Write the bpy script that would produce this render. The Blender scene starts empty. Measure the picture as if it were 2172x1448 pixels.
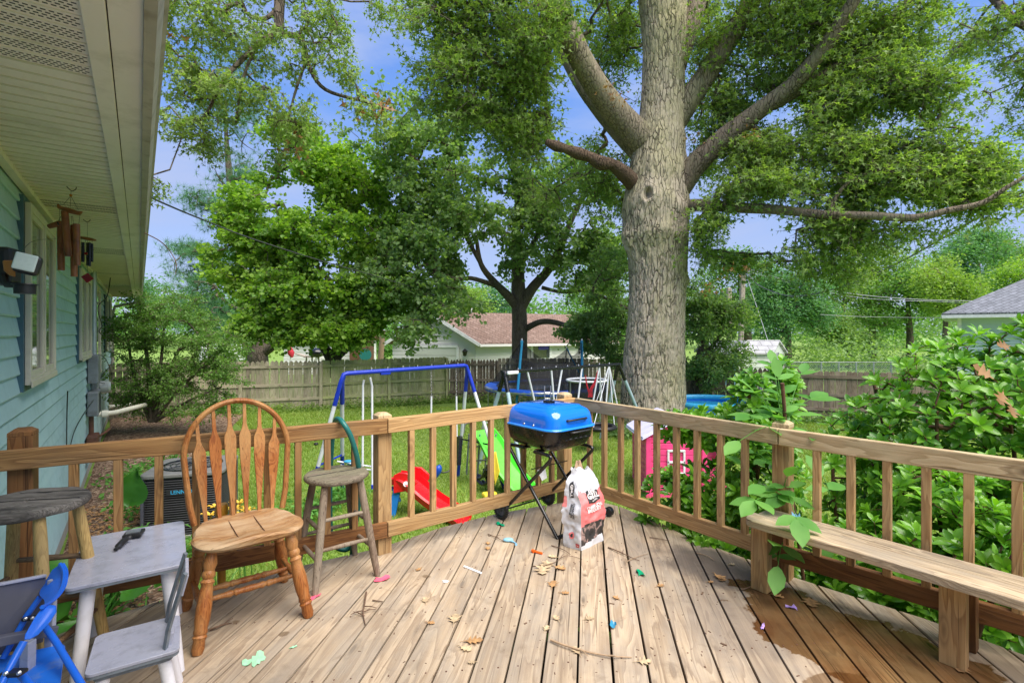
import bpy, math, random
import numpy as np
from mathutils import Vector, Matrix
random.seed(7); NR = np.random.default_rng(11)
S = bpy.context.scene; COL = S.collection; R = math.radians
# ---------------------------------------------------------------- camera
EYE = 1.40; F = 1068.0; CX = 1086.0; HY = 705.0; ZG = -1.10      # eye height above deck, focal px, horizon row, lawn height
cam = bpy.data.objects.new('camera', bpy.data.cameras.new('camera')); COL.objects.link(cam)
cam.location = (0, 0, EYE); cam.rotation_euler = (R(90), 0, 0)
cam.data.sensor_width = 36; cam.data.lens = F/2172*36; cam.data.shift_y = (HY-724)/2172
cam.data.clip_start = .02; cam.data.clip_end = 1500; S.camera = cam
# ---------------------------------------------------------------- world and sun
SUNV = Vector((.36, -.36, .86)).normalized()
w = bpy.data.worlds.new('World'); S.world = w; w.use_nodes = True; nt = w.node_tree
for n in list(nt.nodes): nt.nodes.remove(n)
def N(nt, t, **k):
    n = nt.nodes.new(t)
    for a, v in k.items():
        if a.startswith('i_'):
            n.inputs[a[2:].replace('_', ' ')].default_value = v
        else: setattr(n, a, v)
    return n
sky = N(nt, 'ShaderNodeTexSky'); sky.sky_type = 'NISHITA'; sky.sun_disc = False
sky.sun_elevation = math.asin(SUNV.z); sky.sun_rotation = math.atan2(SUNV.x, SUNV.y)
sky.air_density = 1.1; sky.dust_density = .6; sky.ozone_density = 2.2
tc = N(nt, 'ShaderNodeTexCoord'); mp = N(nt, 'ShaderNodeMapping'); mp.inputs['Scale'].default_value = (1.2, 1.2, 4.2)
no = N(nt, 'ShaderNodeTexNoise'); no.inputs['Scale'].default_value = 2.1; no.inputs['Detail'].default_value = 7; no.inputs['Roughness'].default_value = .55
rp = N(nt, 'ShaderNodeValToRGB'); rp.color_ramp.elements[0].position = .40; rp.color_ramp.elements[1].position = .66
rp.color_ramp.elements[0].color = (0, 0, 0, 1); rp.color_ramp.elements[1].color = (.85, .85, .85, 1)
EXPO = 1.5; SKYS = .10; kf = 1/(SKYS*2**EXPO)
sx = N(nt, 'ShaderNodeSeparateXYZ'); gr = N(nt, 'ShaderNodeValToRGB'); cr = gr.color_ramp
for _ in range(3): cr.elements.new(.5)
for e, (p, c) in zip(cr.elements, [(0., (.47, .53, .82)), (.14, (.38, .49, .86)), (.36, (.19, .38, .92)), (.62, (.11, .29, .88)), (1., (.08, .22, .76))]): e.position = p; e.color = (*c, 1)
sc_ = N(nt, 'ShaderNodeVectorMath', operation='SCALE'); sc_.inputs['Scale'].default_value = kf
tint = N(nt, 'ShaderNodeMix', data_type='RGBA'); tint.inputs[0].default_value = .86
mx = N(nt, 'ShaderNodeMix', data_type='RGBA'); mx.inputs[7].default_value = (.50*kf, .60*kf, .90*kf, 1)
bg = N(nt, 'ShaderNodeBackground'); bg.inputs[1].default_value = SKYS
wo = N(nt, 'ShaderNodeOutputWorld'); L = nt.links.new
L(tc.outputs['Generated'], mp.inputs[0]); L(mp.outputs[0], no.inputs['Vector']); L(no.outputs[0], rp.inputs[0])
L(tc.outputs['Generated'], sx.inputs[0]); L(sx.outputs['Z'], gr.inputs[0]); L(gr.outputs[0], sc_.inputs[0]); L(sky.outputs[0], tint.inputs[6]); L(sc_.outputs[0], tint.inputs[7]); L(tint.outputs[2], mx.inputs[6]); L(rp.outputs[0], mx.inputs[0]); L(mx.outputs[2], bg.inputs[0]); L(bg.outputs[0], wo.inputs[0])
sl = bpy.data.lights.new('sun', 'SUN'); sl.energy = 2.8; sl.angle = R(60); sl.color = (1, .93, .82)
so = bpy.data.objects.new('sun', sl); COL.objects.link(so); so.rotation_euler = SUNV.to_track_quat('Z', 'Y').to_euler()
S.view_settings.view_transform = 'Standard'; S.view_settings.look = 'None'; S.view_settings.gamma = 1
S.view_settings.exposure = EXPO; S.view_settings.use_curve_mapping = False
S.render.engine = 'CYCLES'
S.cycles.max_bounces = 6; S.cycles.diffuse_bounces = 4; S.cycles.transmission_bounces = 5; S.cycles.transparent_max_bounces = 8; S.cycles.caustics_reflective = False; S.cycles.caustics_refractive = False
# ---------------------------------------------------------------- placing
def at(px, py, Y): return Vector(((px-CX)/F*Y, Y, EYE+(HY-py)/F*Y))          # a point seen at (px,py), Y metres ahead
def on(px, py, z=0.0): return at(px, py, F*(EYE-z)/(py-HY))                   # the same, on the level z
AD = Vector((-.595, .804, 0)); ND = Vector((-.804, -.595, 0))                 # along the house, towards its wall
def wl(d, t, z): return ND*d+AD*t+Vector((0, 0, z))                           # house frame
# ---------------------------------------------------------------- things
def mat_of(o):
    m = o.matrix_basis.copy()
    while o.parent: o = o.parent; m = o.matrix_basis @ m
    return m
def thing(name, label, cat, loc=(0, 0, 0), rz=0, group=None, kind=None):
    o = bpy.data.objects.new(name, None); COL.objects.link(o); o.empty_display_size = .1
    o.location = loc; o.rotation_euler = (0, 0, rz); tag(o, label, cat, group, kind); return o
def tag(o, label=None, cat=None, group=None, kind=None):
    if label: o['label'] = label
    if cat: o['category'] = cat
    if group: o['group'] = group
    if kind: o['kind'] = kind
    return o
def kids(o): return [c for c in bpy.data.objects if c.parent == o]
def copy_tree(o, parent=None):
    c = o.copy(); COL.objects.link(c); c.parent = parent
    for ch in kids(o): copy_tree(ch, c)
    return c
def finish(name, me, mat, parent, smooth=None, bevel=0, M=None):
    if len(me.materials) == 0:
        for m in (mat if isinstance(mat, (list, tuple)) else [mat]): me.materials.append(m)
    o = bpy.data.objects.new(name, me); COL.objects.link(o)
    if M is not None: o.matrix_basis = (mat_of(parent).inverted() @ M) if parent else M
    if parent: o.parent = parent
    if smooth is not None:
        me.shade_smooth(); me.set_sharp_from_angle(angle=R(smooth))
    if bevel:
        b = o.modifiers.new('bevel', 'BEVEL'); b.width = bevel; b.segments = 2; b.limit_method = 'ANGLE'; b.angle_limit = R(40)
    return o
class MB:
    def __init__(s): s.v = []; s.f = []; s.mi = []
    def add(s, v, f, mi=0):
        b = len(s.v); s.v += [tuple(p) for p in v]; s.f += [tuple(i+b for i in q) for q in f]; s.mi += [mi]*len(f); return s
    def box(s, c, size, M=None, mi=0):
        x, y, z = [a/2 for a in size]; c = Vector(c)
        P = [Vector((a, b, d)) for d in (-z, z) for a, b in ((-x, -y), (x, -y), (x, y), (-x, y))]
        if M is not None: P = [M @ p for p in P]
        return s.add([c+p for p in P], [(3, 2, 1, 0), (4, 5, 6, 7), (0, 1, 5, 4), (1, 2, 6, 5), (2, 3, 7, 6), (3, 0, 4, 7)], mi)
    def beam(s, p0, p1, w, t, up=(0, 0, 1), mi=0):
        p0, p1 = Vector(p0), Vector(p1); x = (p1-p0).normalized(); y = Vector(up).cross(x).normalized(); z = x.cross(y)
        P = [p+y*a*w/2+z*b*t/2 for p in (p0, p1) for a, b in ((-1, -1), (1, -1), (1, 1), (-1, 1))]
        return s.add(P, [(0, 1, 2, 3), (7, 6, 5, 4), (0, 4, 5, 1), (1, 5, 6, 2), (2, 6, 7, 3), (3, 7, 4, 0)], mi)
    def tube(s, pts, r, n=8, caps=True, mi=0, flat=1.0, upv=None):
        pts = [Vector(p) for p in pts]; m = len(pts); rs = r if isinstance(r, (list, tuple)) else [r]*m
        t0 = (pts[1]-pts[0]).normalized(); u = Vector(upv) if upv else (Vector((0, 0, 1)) if abs(t0.z) < .9 else Vector((1, 0, 0)))
        V = []
        for i, p in enumerate(pts):
            t = ((pts[min(i+1, m-1)]-pts[max(i-1, 0)])).normalized()
            u = (u-t*u.dot(t)); u = u.normalized() if u.length > 1e-6 else t.orthogonal().normalized(); b = t.cross(u)
            for k in range(n):
                a = 2*math.pi*k/n; V.append(p+(b*math.cos(a)+u*math.sin(a)*flat)*rs[i])
        Fc = [(i*n+k, i*n+(k+1) % n, (i+1)*n+(k+1) % n, (i+1)*n+k) for i in range(m-1) for k in range(n)]
        if caps: Fc += [tuple(reversed(range(n))), tuple(range((m-1)*n, m*n))]
        return s.add(V, Fc, mi)
    def lathe(s, p0, p1, prof, n=14, mi=0):
        p0, p1 = Vector(p0), Vector(p1)
        return s.tube([p0.lerp(p1, a) for a, r in prof], [max(r, .0004) for a, r in prof], n, True, mi)
    def prism(s, poly, h, M=None, z0=0, mi=0):
        n = len(poly); P = [Vector((a, b, z)) for z in (z0, z0+h) for a, b in poly]
        if M is not None: P = [M @ p for p in P]
        return s.add(P, [tuple(reversed(range(n))), tuple(range(n, 2*n))]+[(i, (i+1) % n, n+(i+1) % n, n+i) for i in range(n)], mi)
    def ball(s, c, r, n=12, m=8, M=None, mi=0):
        c = Vector(c); rr = r if isinstance(r, (tuple, list)) else (r, r, r); V = []
        for i in range(m+1):
            th = math.pi*i/m*.998+.001*math.pi
            for k in range(n):
                a = 2*math.pi*k/n; p = Vector((rr[0]*math.sin(th)*math.cos(a), rr[1]*math.sin(th)*math.sin(a), -rr[2]*math.cos(th)))
                V.append(c+(M @ p if M is not None else p))
        return s.add(V, [(i*n+k, i*n+(k+1) % n, (i+1)*n+(k+1) % n, (i+1)*n+k) for i in range(m) for k in range(n)], mi)
    def torus(s, c, R1, r, axis=(0, 0, 1), n=28, k=8, mi=0, arc=(0, 2*math.pi)):
        ax = Vector(axis).normalized(); u = ax.orthogonal().normalized(); v = ax.cross(u); c = Vector(c)
        full = abs(arc[1]-arc[0]-2*math.pi) < 1e-3
        V = []; st = n if full else n+1
        for i in range(st):
            a = arc[0]+(arc[1]-arc[0])*i/n; d = u*math.cos(a)+v*math.sin(a)
            for j in range(k):
                b = 2*math.pi*j/k; V.append(c+d*(R1+r*math.cos(b))+ax*r*math.sin(b))
        return s.add(V, [(i*k+j, ((i+1) % st)*k+j, ((i+1) % st)*k+(j+1) % k, i*k+(j+1) % k) for i in range(n) for j in range(k)], mi)
    def mesh(s, name, M=None):
        me = bpy.data.meshes.new(name)
        V = s.v if M is None else [tuple(M @ Vector(p)) for p in s.v]
        me.from_pydata(V, [], s.f); me.polygons.foreach_set('material_index', s.mi); me.update(); return me
    def build(s, name, mat, parent=None, smooth=35, bevel=0, world=True):
        M = mat_of(parent).inverted() if (parent and world) else None
        return finish(name, s.mesh(name, M), mat, parent, smooth, bevel)
_mc = {}
def board(name, p0, p1, w, t, mat, parent=None, up=(0, 0, 1), bevel=.003, share=False, smooth=None):
    """a squared piece of timber: an object whose own X runs along the piece, so that grain follows it"""
    p0, p1 = Vector(p0), Vector(p1); x = (p1-p0); Ln = x.length; x.normalize(); y = Vector(up).cross(x).normalized(); z = x.cross(y)
    M = Matrix(((x.x, y.x, z.x, 0), (x.y, y.y, z.y, 0), (x.z, y.z, z.z, 0), (0, 0, 0, 1))); M.translation = (p0+p1)/2
    key = (name, round(Ln, 3), w, t, mat.name)
    if share and key in _mc: me = _mc[key]
    else:
        me = MB().box((0, 0, 0), (Ln, w, t)).mesh(name); _mc[key] = me
    return finish(name, me, mat, parent, smooth, bevel, M)
def np_mesh(name, V, Fc, mat, parent=None, smooth=False, world=True):
    V = np.asarray(V, dtype=np.float32)
    if parent and world:
        M = np.array(mat_of(parent).inverted()); V = (V @ M[:3, :3].T+M[:3, 3]).astype(np.float32)
    Fc = np.asarray(Fc, dtype=np.int32); k = Fc.shape[1]; me = bpy.data.meshes.new(name)
    me.vertices.add(len(V)); me.vertices.foreach_set('co', V.ravel())
    me.loops.add(Fc.size); me.loops.foreach_set('vertex_index', Fc.ravel())
    me.polygons.add(len(Fc)); me.polygons.foreach_set('loop_start', np.arange(len(Fc), dtype=np.int32)*k)
    me.polygons.foreach_set('use_smooth', np.full(len(Fc), smooth)); me.update(calc_edges=True); me.validate()
    return finish(name, me, mat, parent)
# value noise in numpy
def _h(i, j, k):
    n = (i*374761393+j*668265263+k*1442695041) & 0x7fffffff
    n = ((n ^ (n >> 13))*1274126177) & 0x7fffffff
    return ((n ^ (n >> 16)) & 0xffff)/65535.0
def vn(P):
    P = np.asarray(P, dtype=np.float64); I = np.floor(P).astype(np.int64); f = P-I; f = f*f*(3-2*f); r = 0
    for a in (0, 1):
        for b in (0, 1):
            for c in (0, 1):
                wgt = (f[..., 0] if a else 1-f[..., 0])*(f[..., 1] if b else 1-f[..., 1])*(f[..., 2] if c else 1-f[..., 2])
                r = r+wgt*_h(I[..., 0]+a, I[..., 1]+b, I[..., 2]+c)
    return r
def fbm(P, o=3):
    r = 0; a = .5; P = np.asarray(P)
    for i in range(o): r = r+a*vn(P*2**i+i*17.3); a *= .5
    return r/(1-.5**o)
def spline(pts, n=6):
    """Catmull-Rom through the points"""
    P = [Vector(p) for p in pts]; out = []
    for i in range(len(P)-1):
        a, b, c, d = P[max(i-1, 0)], P[i], P[i+1], P[min(i+2, len(P)-1)]
        for k in range(n):
            t = k/n; out.append(.5*((2*b)+(c-a)*t+(2*a-5*b+4*c-d)*t*t+(3*b-a-3*c+d)*t**3))
    return out+[P[-1]]
# ---------------------------------------------------------------- materials
def newmat(name):
    m = bpy.data.materials.new(name); m.use_nodes = True; nt = m.node_tree; b = nt.nodes['Principled BSDF']; return m, nt, b
def mixc(nt, a, b, fac, blend='MIX'):
    n = nt.nodes.new('ShaderNodeMix'); n.data_type = 'RGBA'; n.blend_type = blend
    for i, v in ((6, a), (7, b), (0, fac)):
        if hasattr(v, 'is_output') or hasattr(v, 'links'): nt.links.new(v, n.inputs[i])
        else: n.inputs[i].default_value = (*v, 1) if isinstance(v, tuple) and len(v) == 3 else v
    return n.outputs[2]
def noise(nt, vec, scale, detail=4, rough=.55, dist=0):
    n = nt.nodes.new('ShaderNodeTexNoise'); n.inputs['Scale'].default_value = scale; n.inputs['Detail'].default_value = detail
    n.inputs['Roughness'].default_value = rough; n.inputs['Distortion'].default_value = dist
    if vec is not None: nt.links.new(vec, n.inputs['Vector'])
    return n.outputs[0]
def ramp(nt, fac, stops):
    n = nt.nodes.new('ShaderNodeValToRGB'); cr = n.color_ramp
    while len(cr.elements) < len(stops): cr.elements.new(.5)
    for e, (p, c) in zip(cr.elements, stops):
        e.position = p; e.color = (*c, 1) if isinstance(c, tuple) else (c, c, c, 1)
    nt.links.new(fac, n.inputs[0]); return n.outputs[0]
def math_(nt, op, a, b=0):
    n = nt.nodes.new('ShaderNodeMath'); n.operation = op
    for i, v in ((0, a), (1, b)):
        if isinstance(v, (int, float)): n.inputs[i].default_value = v
        else: nt.links.new(v, n.inputs[i])
    return n.outputs[0]
def coords(nt, kind='Object', scale=(1, 1, 1), rnd=0, loc=(0, 0, 0)):
    t = nt.nodes.new('ShaderNodeTexCoord'); v = t.outputs[kind] if kind != 'World' else nt.nodes.new('ShaderNodeNewGeometry').outputs['Position']
    if rnd:
        oi = nt.nodes.new('ShaderNodeObjectInfo'); a = math_(nt, 'MULTIPLY', oi.outputs['Random'], rnd)
        va = nt.nodes.new('ShaderNodeVectorMath'); va.operation = 'ADD'; nt.links.new(v, va.inputs[0]); nt.links.new(a, va.inputs[1]); v = va.outputs[0]
    m = nt.nodes.new('ShaderNodeMapping'); m.inputs['Scale'].default_value = scale; m.inputs['Location'].default_value = loc
    nt.links.new(v, m.inputs[0]); return m.outputs[0]
def bump(nt, b, h, s=.3, d=.01):
    n = nt.nodes.new('ShaderNodeBump'); n.inputs['Strength'].default_value = s; n.inputs['Distance'].default_value = d
    nt.links.new(h, n.inputs['Height']); nt.links.new(n.outputs[0], b.inputs['Normal'])
def plain(name, c, rough=.5, metal=0, var=.12, scale=9, dirt=None, bmp=0, coat=0, space='Object', spec=.5):
    """one colour with slight mottling; dirt = (colour, amount, scale) adds shaped grime"""
    m, nt, b = newmat(name); v = coords(nt, space)
    n1 = noise(nt, v, scale, 5); c2 = tuple(x*(1-var) for x in c); c3 = tuple(min(1, x*(1+var)) for x in c)
    out = ramp(nt, n1, [(.3, c2), (.7, c3)])
    if dirt:
        n2 = noise(nt, v, dirt[2], 6, .65); f = ramp(nt, n2, [(.5, 0.), (.68, float(dirt[1]))]); out = mixc(nt, out, dirt[0], f)
    nt.links.new(out, b.inputs['Base Color']); b.inputs['Metallic'].default_value = metal; b.inputs['Coat Weight'].default_value = coat
    b.inputs['Specular IOR Level'].default_value = spec
    r = ramp(nt, noise(nt, v, scale*3, 4), [(.3, max(0, rough-.08)), (.7, min(1, rough+.08))]); nt.links.new(r, b.inputs['Roughness'])
    if bmp: bump(nt, b, noise(nt, v, scale*6, 4), .4, bmp)
    return m
def wood(name, light, dark, grey=None, greyamt=.5, rough=.75, ring=1.0, knots=True, bmp=.5, rnd=40, objvar=.25, extra=None, gscale=1.0, ax='X'):
    """timber whose grain runs along the object's X"""
    m, nt, b = newmat(name); A_ = (lambda x, y, z: (x, y, z)) if ax == 'X' else (lambda x, y, z: (y, z, x))
    v = coords(nt, 'Object', A_(1.0*gscale, 9*gscale, 9*gscale), rnd)
    big = noise(nt, v, .9, 3, .5, .6)
    rings = math_(nt, 'FRACT', math_(nt, 'MULTIPLY', big, 13*ring))
    rings = ramp(nt, rings, [(0., 1.), (.55, .25), (.9, .0), (1., 1.)])
    fine = noise(nt, coords(nt, 'Object', A_(3*gscale, 120*gscale, 120*gscale), rnd), 1.3, 6, .7)
    f = math_(nt, 'ADD', math_(nt, 'MULTIPLY', rings, .45), math_(nt, 'MULTIPLY', fine, .75))
    col = ramp(nt, f, [(.25, light), (.85, dark)])
    h = f
    if knots:
        vo = nt.nodes.new('ShaderNodeTexVoronoi'); vo.inputs['Scale'].default_value = 1; nt.links.new(coords(nt, 'Object', A_(2.4*gscale, 9*gscale, 5*gscale), rnd), vo.inputs['Vector'])
        k = ramp(nt, vo.outputs['Distance'], [(.05, 1.), (.13, .15), (.16, .45), (.22, 0.)])
        col = mixc(nt, col, tuple(x*.42 for x in dark), k)
    if grey:
        g = ramp(nt, noise(nt, coords(nt, 'Object', A_(1.5, 5, 5), rnd), 1.6, 6, .62), [(.42, 0.), (.62, float(greyamt))]); col = mixc(nt, col, grey, g)
    oi = nt.nodes.new('ShaderNodeObjectInfo')
    val = ramp(nt, oi.outputs['Random'], [(0., 1-objvar), (1., 1.+objvar*.4)]); col = mixc(nt, col, val, 1.0, 'MULTIPLY')
    cr = ramp(nt, noise(nt, coords(nt, 'Object', A_(1.1*gscale, 70*gscale, 70*gscale), rnd), 1.0, 2, .5), [(.30, 1.), (.34, 0.)])   # drying checks
    col = mixc(nt, col, tuple(x*.35 for x in dark), math_(nt, 'MULTIPLY', cr, .7))
    b.inputs['Roughness'].default_value = rough; b.inputs['Specular IOR Level'].default_value = .3
    if extra: col = extra(nt, b, col)
    nt.links.new(col, b.inputs['Base Color'])
    bump(nt, b, math_(nt, 'SUBTRACT', h, cr), bmp, .004)
    return m
def leafmat(name, c1, c2, trans=.45, rough=.45, clump=.5, yellow=None, spec=.4):
    """leaf: colour differs leaf by leaf and, slowly, from bough to bough; light passes through"""
    m, nt, b = newmat(name); g = nt.nodes.new('ShaderNodeNewGeometry')
    isl = math_(nt, 'FRACT', math_(nt, 'ADD', g.outputs['Random Per Island'], nt.nodes.new('ShaderNodeObjectInfo').outputs['Random'])); big = noise(nt, g.outputs['Position'], clump, 2)
    f = math_(nt, 'ADD', math_(nt, 'MULTIPLY', isl, .6), math_(nt, 'MULTIPLY', math_(nt, 'SUBTRACT', big, .3), 1.1))
    col = ramp(nt, f, [(.1, c1), (.9, c2)])
    if yellow: col = mixc(nt, col, yellow[0], ramp(nt, isl, [(1-yellow[1], 0.), (1-yellow[1]*.5, 1.)]))
    nt.links.new(col, b.inputs['Base Color']); b.inputs['Roughness'].default_value = rough; b.inputs['Specular IOR Level'].default_value = spec
    tr = nt.nodes.new('ShaderNodeBsdfTranslucent'); tcol = mixc(nt, col, (1.35, 1.45, .55), 1.0, 'MULTIPLY'); nt.links.new(tcol, tr.inputs[0])
    ms = nt.nodes.new('ShaderNodeMixShader'); ms.inputs[0].default_value = trans
    nt.links.new(b.outputs[0], ms.inputs[1]); nt.links.new(tr.outputs[0], ms.inputs[2]); nt.links.new(ms.outputs[0], nt.nodes['Material Output'].inputs[0])
    return m
M = {}
def deck_extra(nt, b, col):
    P = coords(nt, 'World'); sep = nt.nodes.new('ShaderNodeSeparateXYZ'); nt.links.new(P, sep.inputs[0])
    # grey-black mildew in blotches, a wet brown patch in front of the bench
    n = noise(nt, P, 1.3, 6, .6, .4)
    def blob(cx, cy, rx, ry, ang, edge=.28, sc=2.6, seed=0):
        m = nt.nodes.new('ShaderNodeMapping'); m.vector_type = 'TEXTURE'; m.inputs['Location'].default_value = (cx, cy, 0)
        m.inputs['Rotation'].default_value = (0, 0, ang); m.inputs['Scale'].default_value = (rx, ry, 1); nt.links.new(P, m.inputs[0])
        l = nt.nodes.new('ShaderNodeVectorMath'); l.operation = 'LENGTH'; nt.links.new(m.outputs[0], l.inputs[0])
        nn = noise(nt, P, sc, 7, .62, .3)
        return math_(nt, 'SUBTRACT', math_(nt, 'ADD', 1.0, math_(nt, 'MULTIPLY', math_(nt, 'SUBTRACT', nn, .5), edge*6)), l.outputs['Value'])
    wet = ramp(nt, blob(1.55, 2.22, .33, .62, .45), [(.0, 0.), (.04, 1.)])
    wet2 = ramp(nt, blob(1.27, 1.93, .20, .16, .3), [(.0, 0.), (.05, .8)])
    mild = ramp(nt, blob(1.22, 3.02, .28, .42, .75), [(0., 0.), (.35, .75)])
    mild2 = ramp(nt, blob(1.15, 2.35, .35, .5, .5), [(0., 0.), (.6, .45)])
    gr = ramp(nt, n, [(.46, 0.), (.68, .6)]); sm = ramp(nt, noise(nt, P, 7, 7, .7, .5), [(.55, 0.), (.70, .55)])
    col = mixc(nt, col, (.235, .19, .145), gr); col = mixc(nt, col, (.19, .14, .095), sm); col = mixc(nt, col, (.085, .07, .06), mild); col = mixc(nt, col, (.12, .095, .08), mild2)
    wcol2 = mixc(nt, (.40, .23, .12), (.55, .42, .26), ramp(nt, noise(nt, P, 3.5, 4), [(.35, 0.), (.65, 1.)]))
    col = mixc(nt, col, mixc(nt, col, wcol2, 1.0, 'MULTIPLY'), wet); col = mixc(nt, col, mixc(nt, col, (.5, .38, .27), 1.0, 'MULTIPLY'), wet2)
    # drops and spots
    vo = nt.nodes.new('ShaderNodeTexVoronoi'); vo.inputs['Scale'].default_value = 3.2; nt.links.new(P, vo.inputs['Vector'])
    dz = math_(nt, 'ADD', vo.outputs['Distance'], math_(nt, 'MULTIPLY', noise(nt, P, 16, 4), .16))
    sp = ramp(nt, dz, [(.125, .75), (.15, 0.)]); col = mixc(nt, col, (.14, .09, .05), sp)
    rr = ramp(nt, math_(nt, 'MAXIMUM', wet, wet2), [(0., .78), (1., .24)]); nt.links.new(rr, b.inputs['Roughness'])
    return col
M['deck'] = wood('deck_wood', (.56, .435, .295), (.30, .215, .14), (.35, .30, .24), .6, .78, .6, True, .45, 40, .20, deck_extra)
M['rail'] = wood('rail_wood', (.60, .38, .17), (.33, .18, .07), (.28, .22, .13), .35, .75, 1.0, True, .5, 40, .22)
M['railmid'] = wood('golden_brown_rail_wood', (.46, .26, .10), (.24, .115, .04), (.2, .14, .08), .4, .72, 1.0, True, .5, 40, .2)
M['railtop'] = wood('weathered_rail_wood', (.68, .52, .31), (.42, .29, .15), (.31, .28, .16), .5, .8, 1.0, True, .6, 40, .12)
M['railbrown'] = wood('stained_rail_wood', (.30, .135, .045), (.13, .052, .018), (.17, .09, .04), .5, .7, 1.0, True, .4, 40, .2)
M['bench'] = wood('bench_wood', (.60, .47, .30), (.30, .21, .125), (.30, .26, .20), .6, .8, 1.1, True, .9, 40, .1)
M['fence'] = wood('fence_wood', (.50, .44, .33), (.27, .225, .155), (.27, .29, .15), .6, .9, .8, True, .5, 60, .38)
M['fencegrn'] = wood('mossy_fence_wood', (.55, .53, .33), (.32, .31, .16), (.33, .38, .13), .75, .9, .8, True, .5, 60, .26)
M['fencedark'] = wood('dark_fence_wood', (.28, .22, .16), (.12, .09, .065), (.40, .35, .28), .35, .9, .8, True, .5, 60, .3)
M['oak'] = wood('varnished_oak', (.42, .155, .040), (.21, .06, .014), (.56, .33, .13), .6, .38, 1.3, False, .3, 10, .1, None, 1.8, ax='Z')
M['oakseat'] = wood('worn_oak', (.46, .26, .11), (.24, .11, .04), (.60, .45, .28), .65, .5, 1.3, False, .3, 10, .2, None, 1.8)
M['stool'] = wood('grey_weathered_wood', (.25, .205, .15), (.09, .07, .05), (.20, .21, .12), .5, .85, 1.3, False, .8, 10, .15, None, 2)
M['stooltop'] = wood('mildewed_seat_wood', (.27, .25, .225), (.085, .075, .065), (.035, .032, .03), .85, .8, 1.3, False, .9, 10, .1, None, 2)
M['stoolleg'] = wood('brown_weathered_wood', (.29, .22, .16), (.14, .095, .065), (.34, .29, .22), .55, .8, 1.3, False, .6, 10, .15, None, 2, ax='Z')
M['stoolyel'] = wood('yellowed_wood', (.58, .40, .15), (.36, .23, .08), (.2, .17, .10), .4, .65, 1.1, False, .4, 10, .1, None, 2, ax='Z')
M['stoolrung'] = wood('dark_rung_wood', (.26, .16, .085), (.10, .06, .035), (.2, .17, .13), .5, .8, 1.1, False, .5, 10, .1, None, 2)
M['greypaint'] = plain('grey_furniture_paint', (.34, .35, .42), .27, 0, .06, 3, ((.13, .13, .14), .35, 19), 0, 0)
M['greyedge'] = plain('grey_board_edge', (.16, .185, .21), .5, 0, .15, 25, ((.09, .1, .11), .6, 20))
M['whitepaint'] = plain('white_painted_wood', (.72, .70, .72), .45, 0, .05, 4, ((.45, .42, .38), .35, 12))
M['darkgrey'] = plain('dark_grey_panel', (.085, .088, .115), .5, 0, .1, 4, ((.16, .16, .18), .4, 6))
M['bluechair'] = plain('blue_plastic', (.010, .12, .62), .38, 0, .1, 5, ((.22, .25, .30), .0, 6))
M['blueseat'] = plain('scuffed_blue_plastic', (.014, .15, .66), .42, 0, .1, 5, ((.22, .27, .32), .85, 5.5))
M['bluetube'] = plain('blue_tube_paint', (.008, .065, .42), .35, 0, .1, 5)
M['blackplastic'] = plain('black_plastic', (.012, .012, .013), .45, 0, .2, 10)
M['blackmetal'] = plain('black_enamel', (.008, .008, .009), .28, .0, .2, 10, None, 0, .3)
M['steel'] = plain('steel', (.55, .55, .55), .35, .9, .1, 10)
M['rust'] = plain('rusty_brown_metal', (.10, .04, .022), .7, 0, .35, 14)
M['lid'] = plain('blue_lid_enamel', (.004, .17, .78), .14, 0, .03, 3, None, 0, .8)
M['lidrim'] = plain('blue_lid_rim', (.02, .25, .82), .2, 0, .03, 3, None, 0, .6)
M['siding'] = plain('teal_vinyl_siding', (.41, .605, .65), .5, 0, .05, 2, ((.20, .34, .34), .3, 3))
M['trim'] = plain('cream_trim', (.62, .58, .47), .45, 0, .05, 3, ((.40, .36, .28), .35, 6))
M['soffit'] = plain('cream_soffit', (.80, .73, .69), .5, 0, .05, 2, ((.50, .45, .38), .5, 4))
M['soffitline'] = plain('soffit_shadow_groove', (.62, .58, .50), .6, 0, .1, 6)  # groove shade put into the colour of the rib strips
M['gutter'] = plain('grey_gutter', (.42, .37, .30), .5, 0, .1, 5, ((.22, .18, .13), .7, 9))
M['bluetrim'] = plain('blue_window_channel', (.05, .12, .16), .5)
M['greymetal'] = plain('grey_box_metal', (.21, .23, .25), .5, .2, .1, 8, ((.10, .09, .08), .5, 11))
M['galv'] = plain('galvanised_pipe', (.40, .44, .44), .4, .6, .1, 12)
M['pvc'] = plain('white_pipe', (.70, .68, .58), .4, 0, .05, 8)
M['clear'] = plain('cloudy_meter_glass', (.32, .36, .36), .12, 0, .1, 12, None, 0, 1)
M['cable'] = plain('black_cable', (.012, .013, .014), .5)
M['bamboo'] = plain('bamboo', (.26, .085, .025), .42, 0, .3, 18, ((.12, .035, .012), .6, 14))
M['chimeblack'] = plain('black_chime_tube', (.012, .012, .02), .3, .3)
M['redsail'] = plain('red_wind_sail', (.32, .005, .012), .2, 0, .1, 8, None, 0, .6)
M['hook'] = plain('bronze_hook', (.05, .03, .02), .4, .6)
M['amber'] = plain('amber_plastic', (.42, .16, .03), .35)
M['lens'] = plain('frosted_lamp_lens', (.62, .72, .70), .25, 0, .04, 8)
M['conc'] = plain('concrete', (.36, .35, .32), .9, 0, .15, 6)
M['hose'] = plain('green_hose', (.012, .13, .115), .4, 0, .12, 20)
M['bagwhite'] = plain('white_paper_sack', (.66, .67, .72), .6, 0, .05, 8, ((.42, .42, .44), .3, 9), .004)
M['bagred'] = plain('faded_red_print', (.82, .20, .20), .6, 0, .08, 8, ((.86, .42, .40), .5, 7), .004)
M['bagkraft'] = plain('kraft_paper', (.55, .38, .24), .8)
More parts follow.
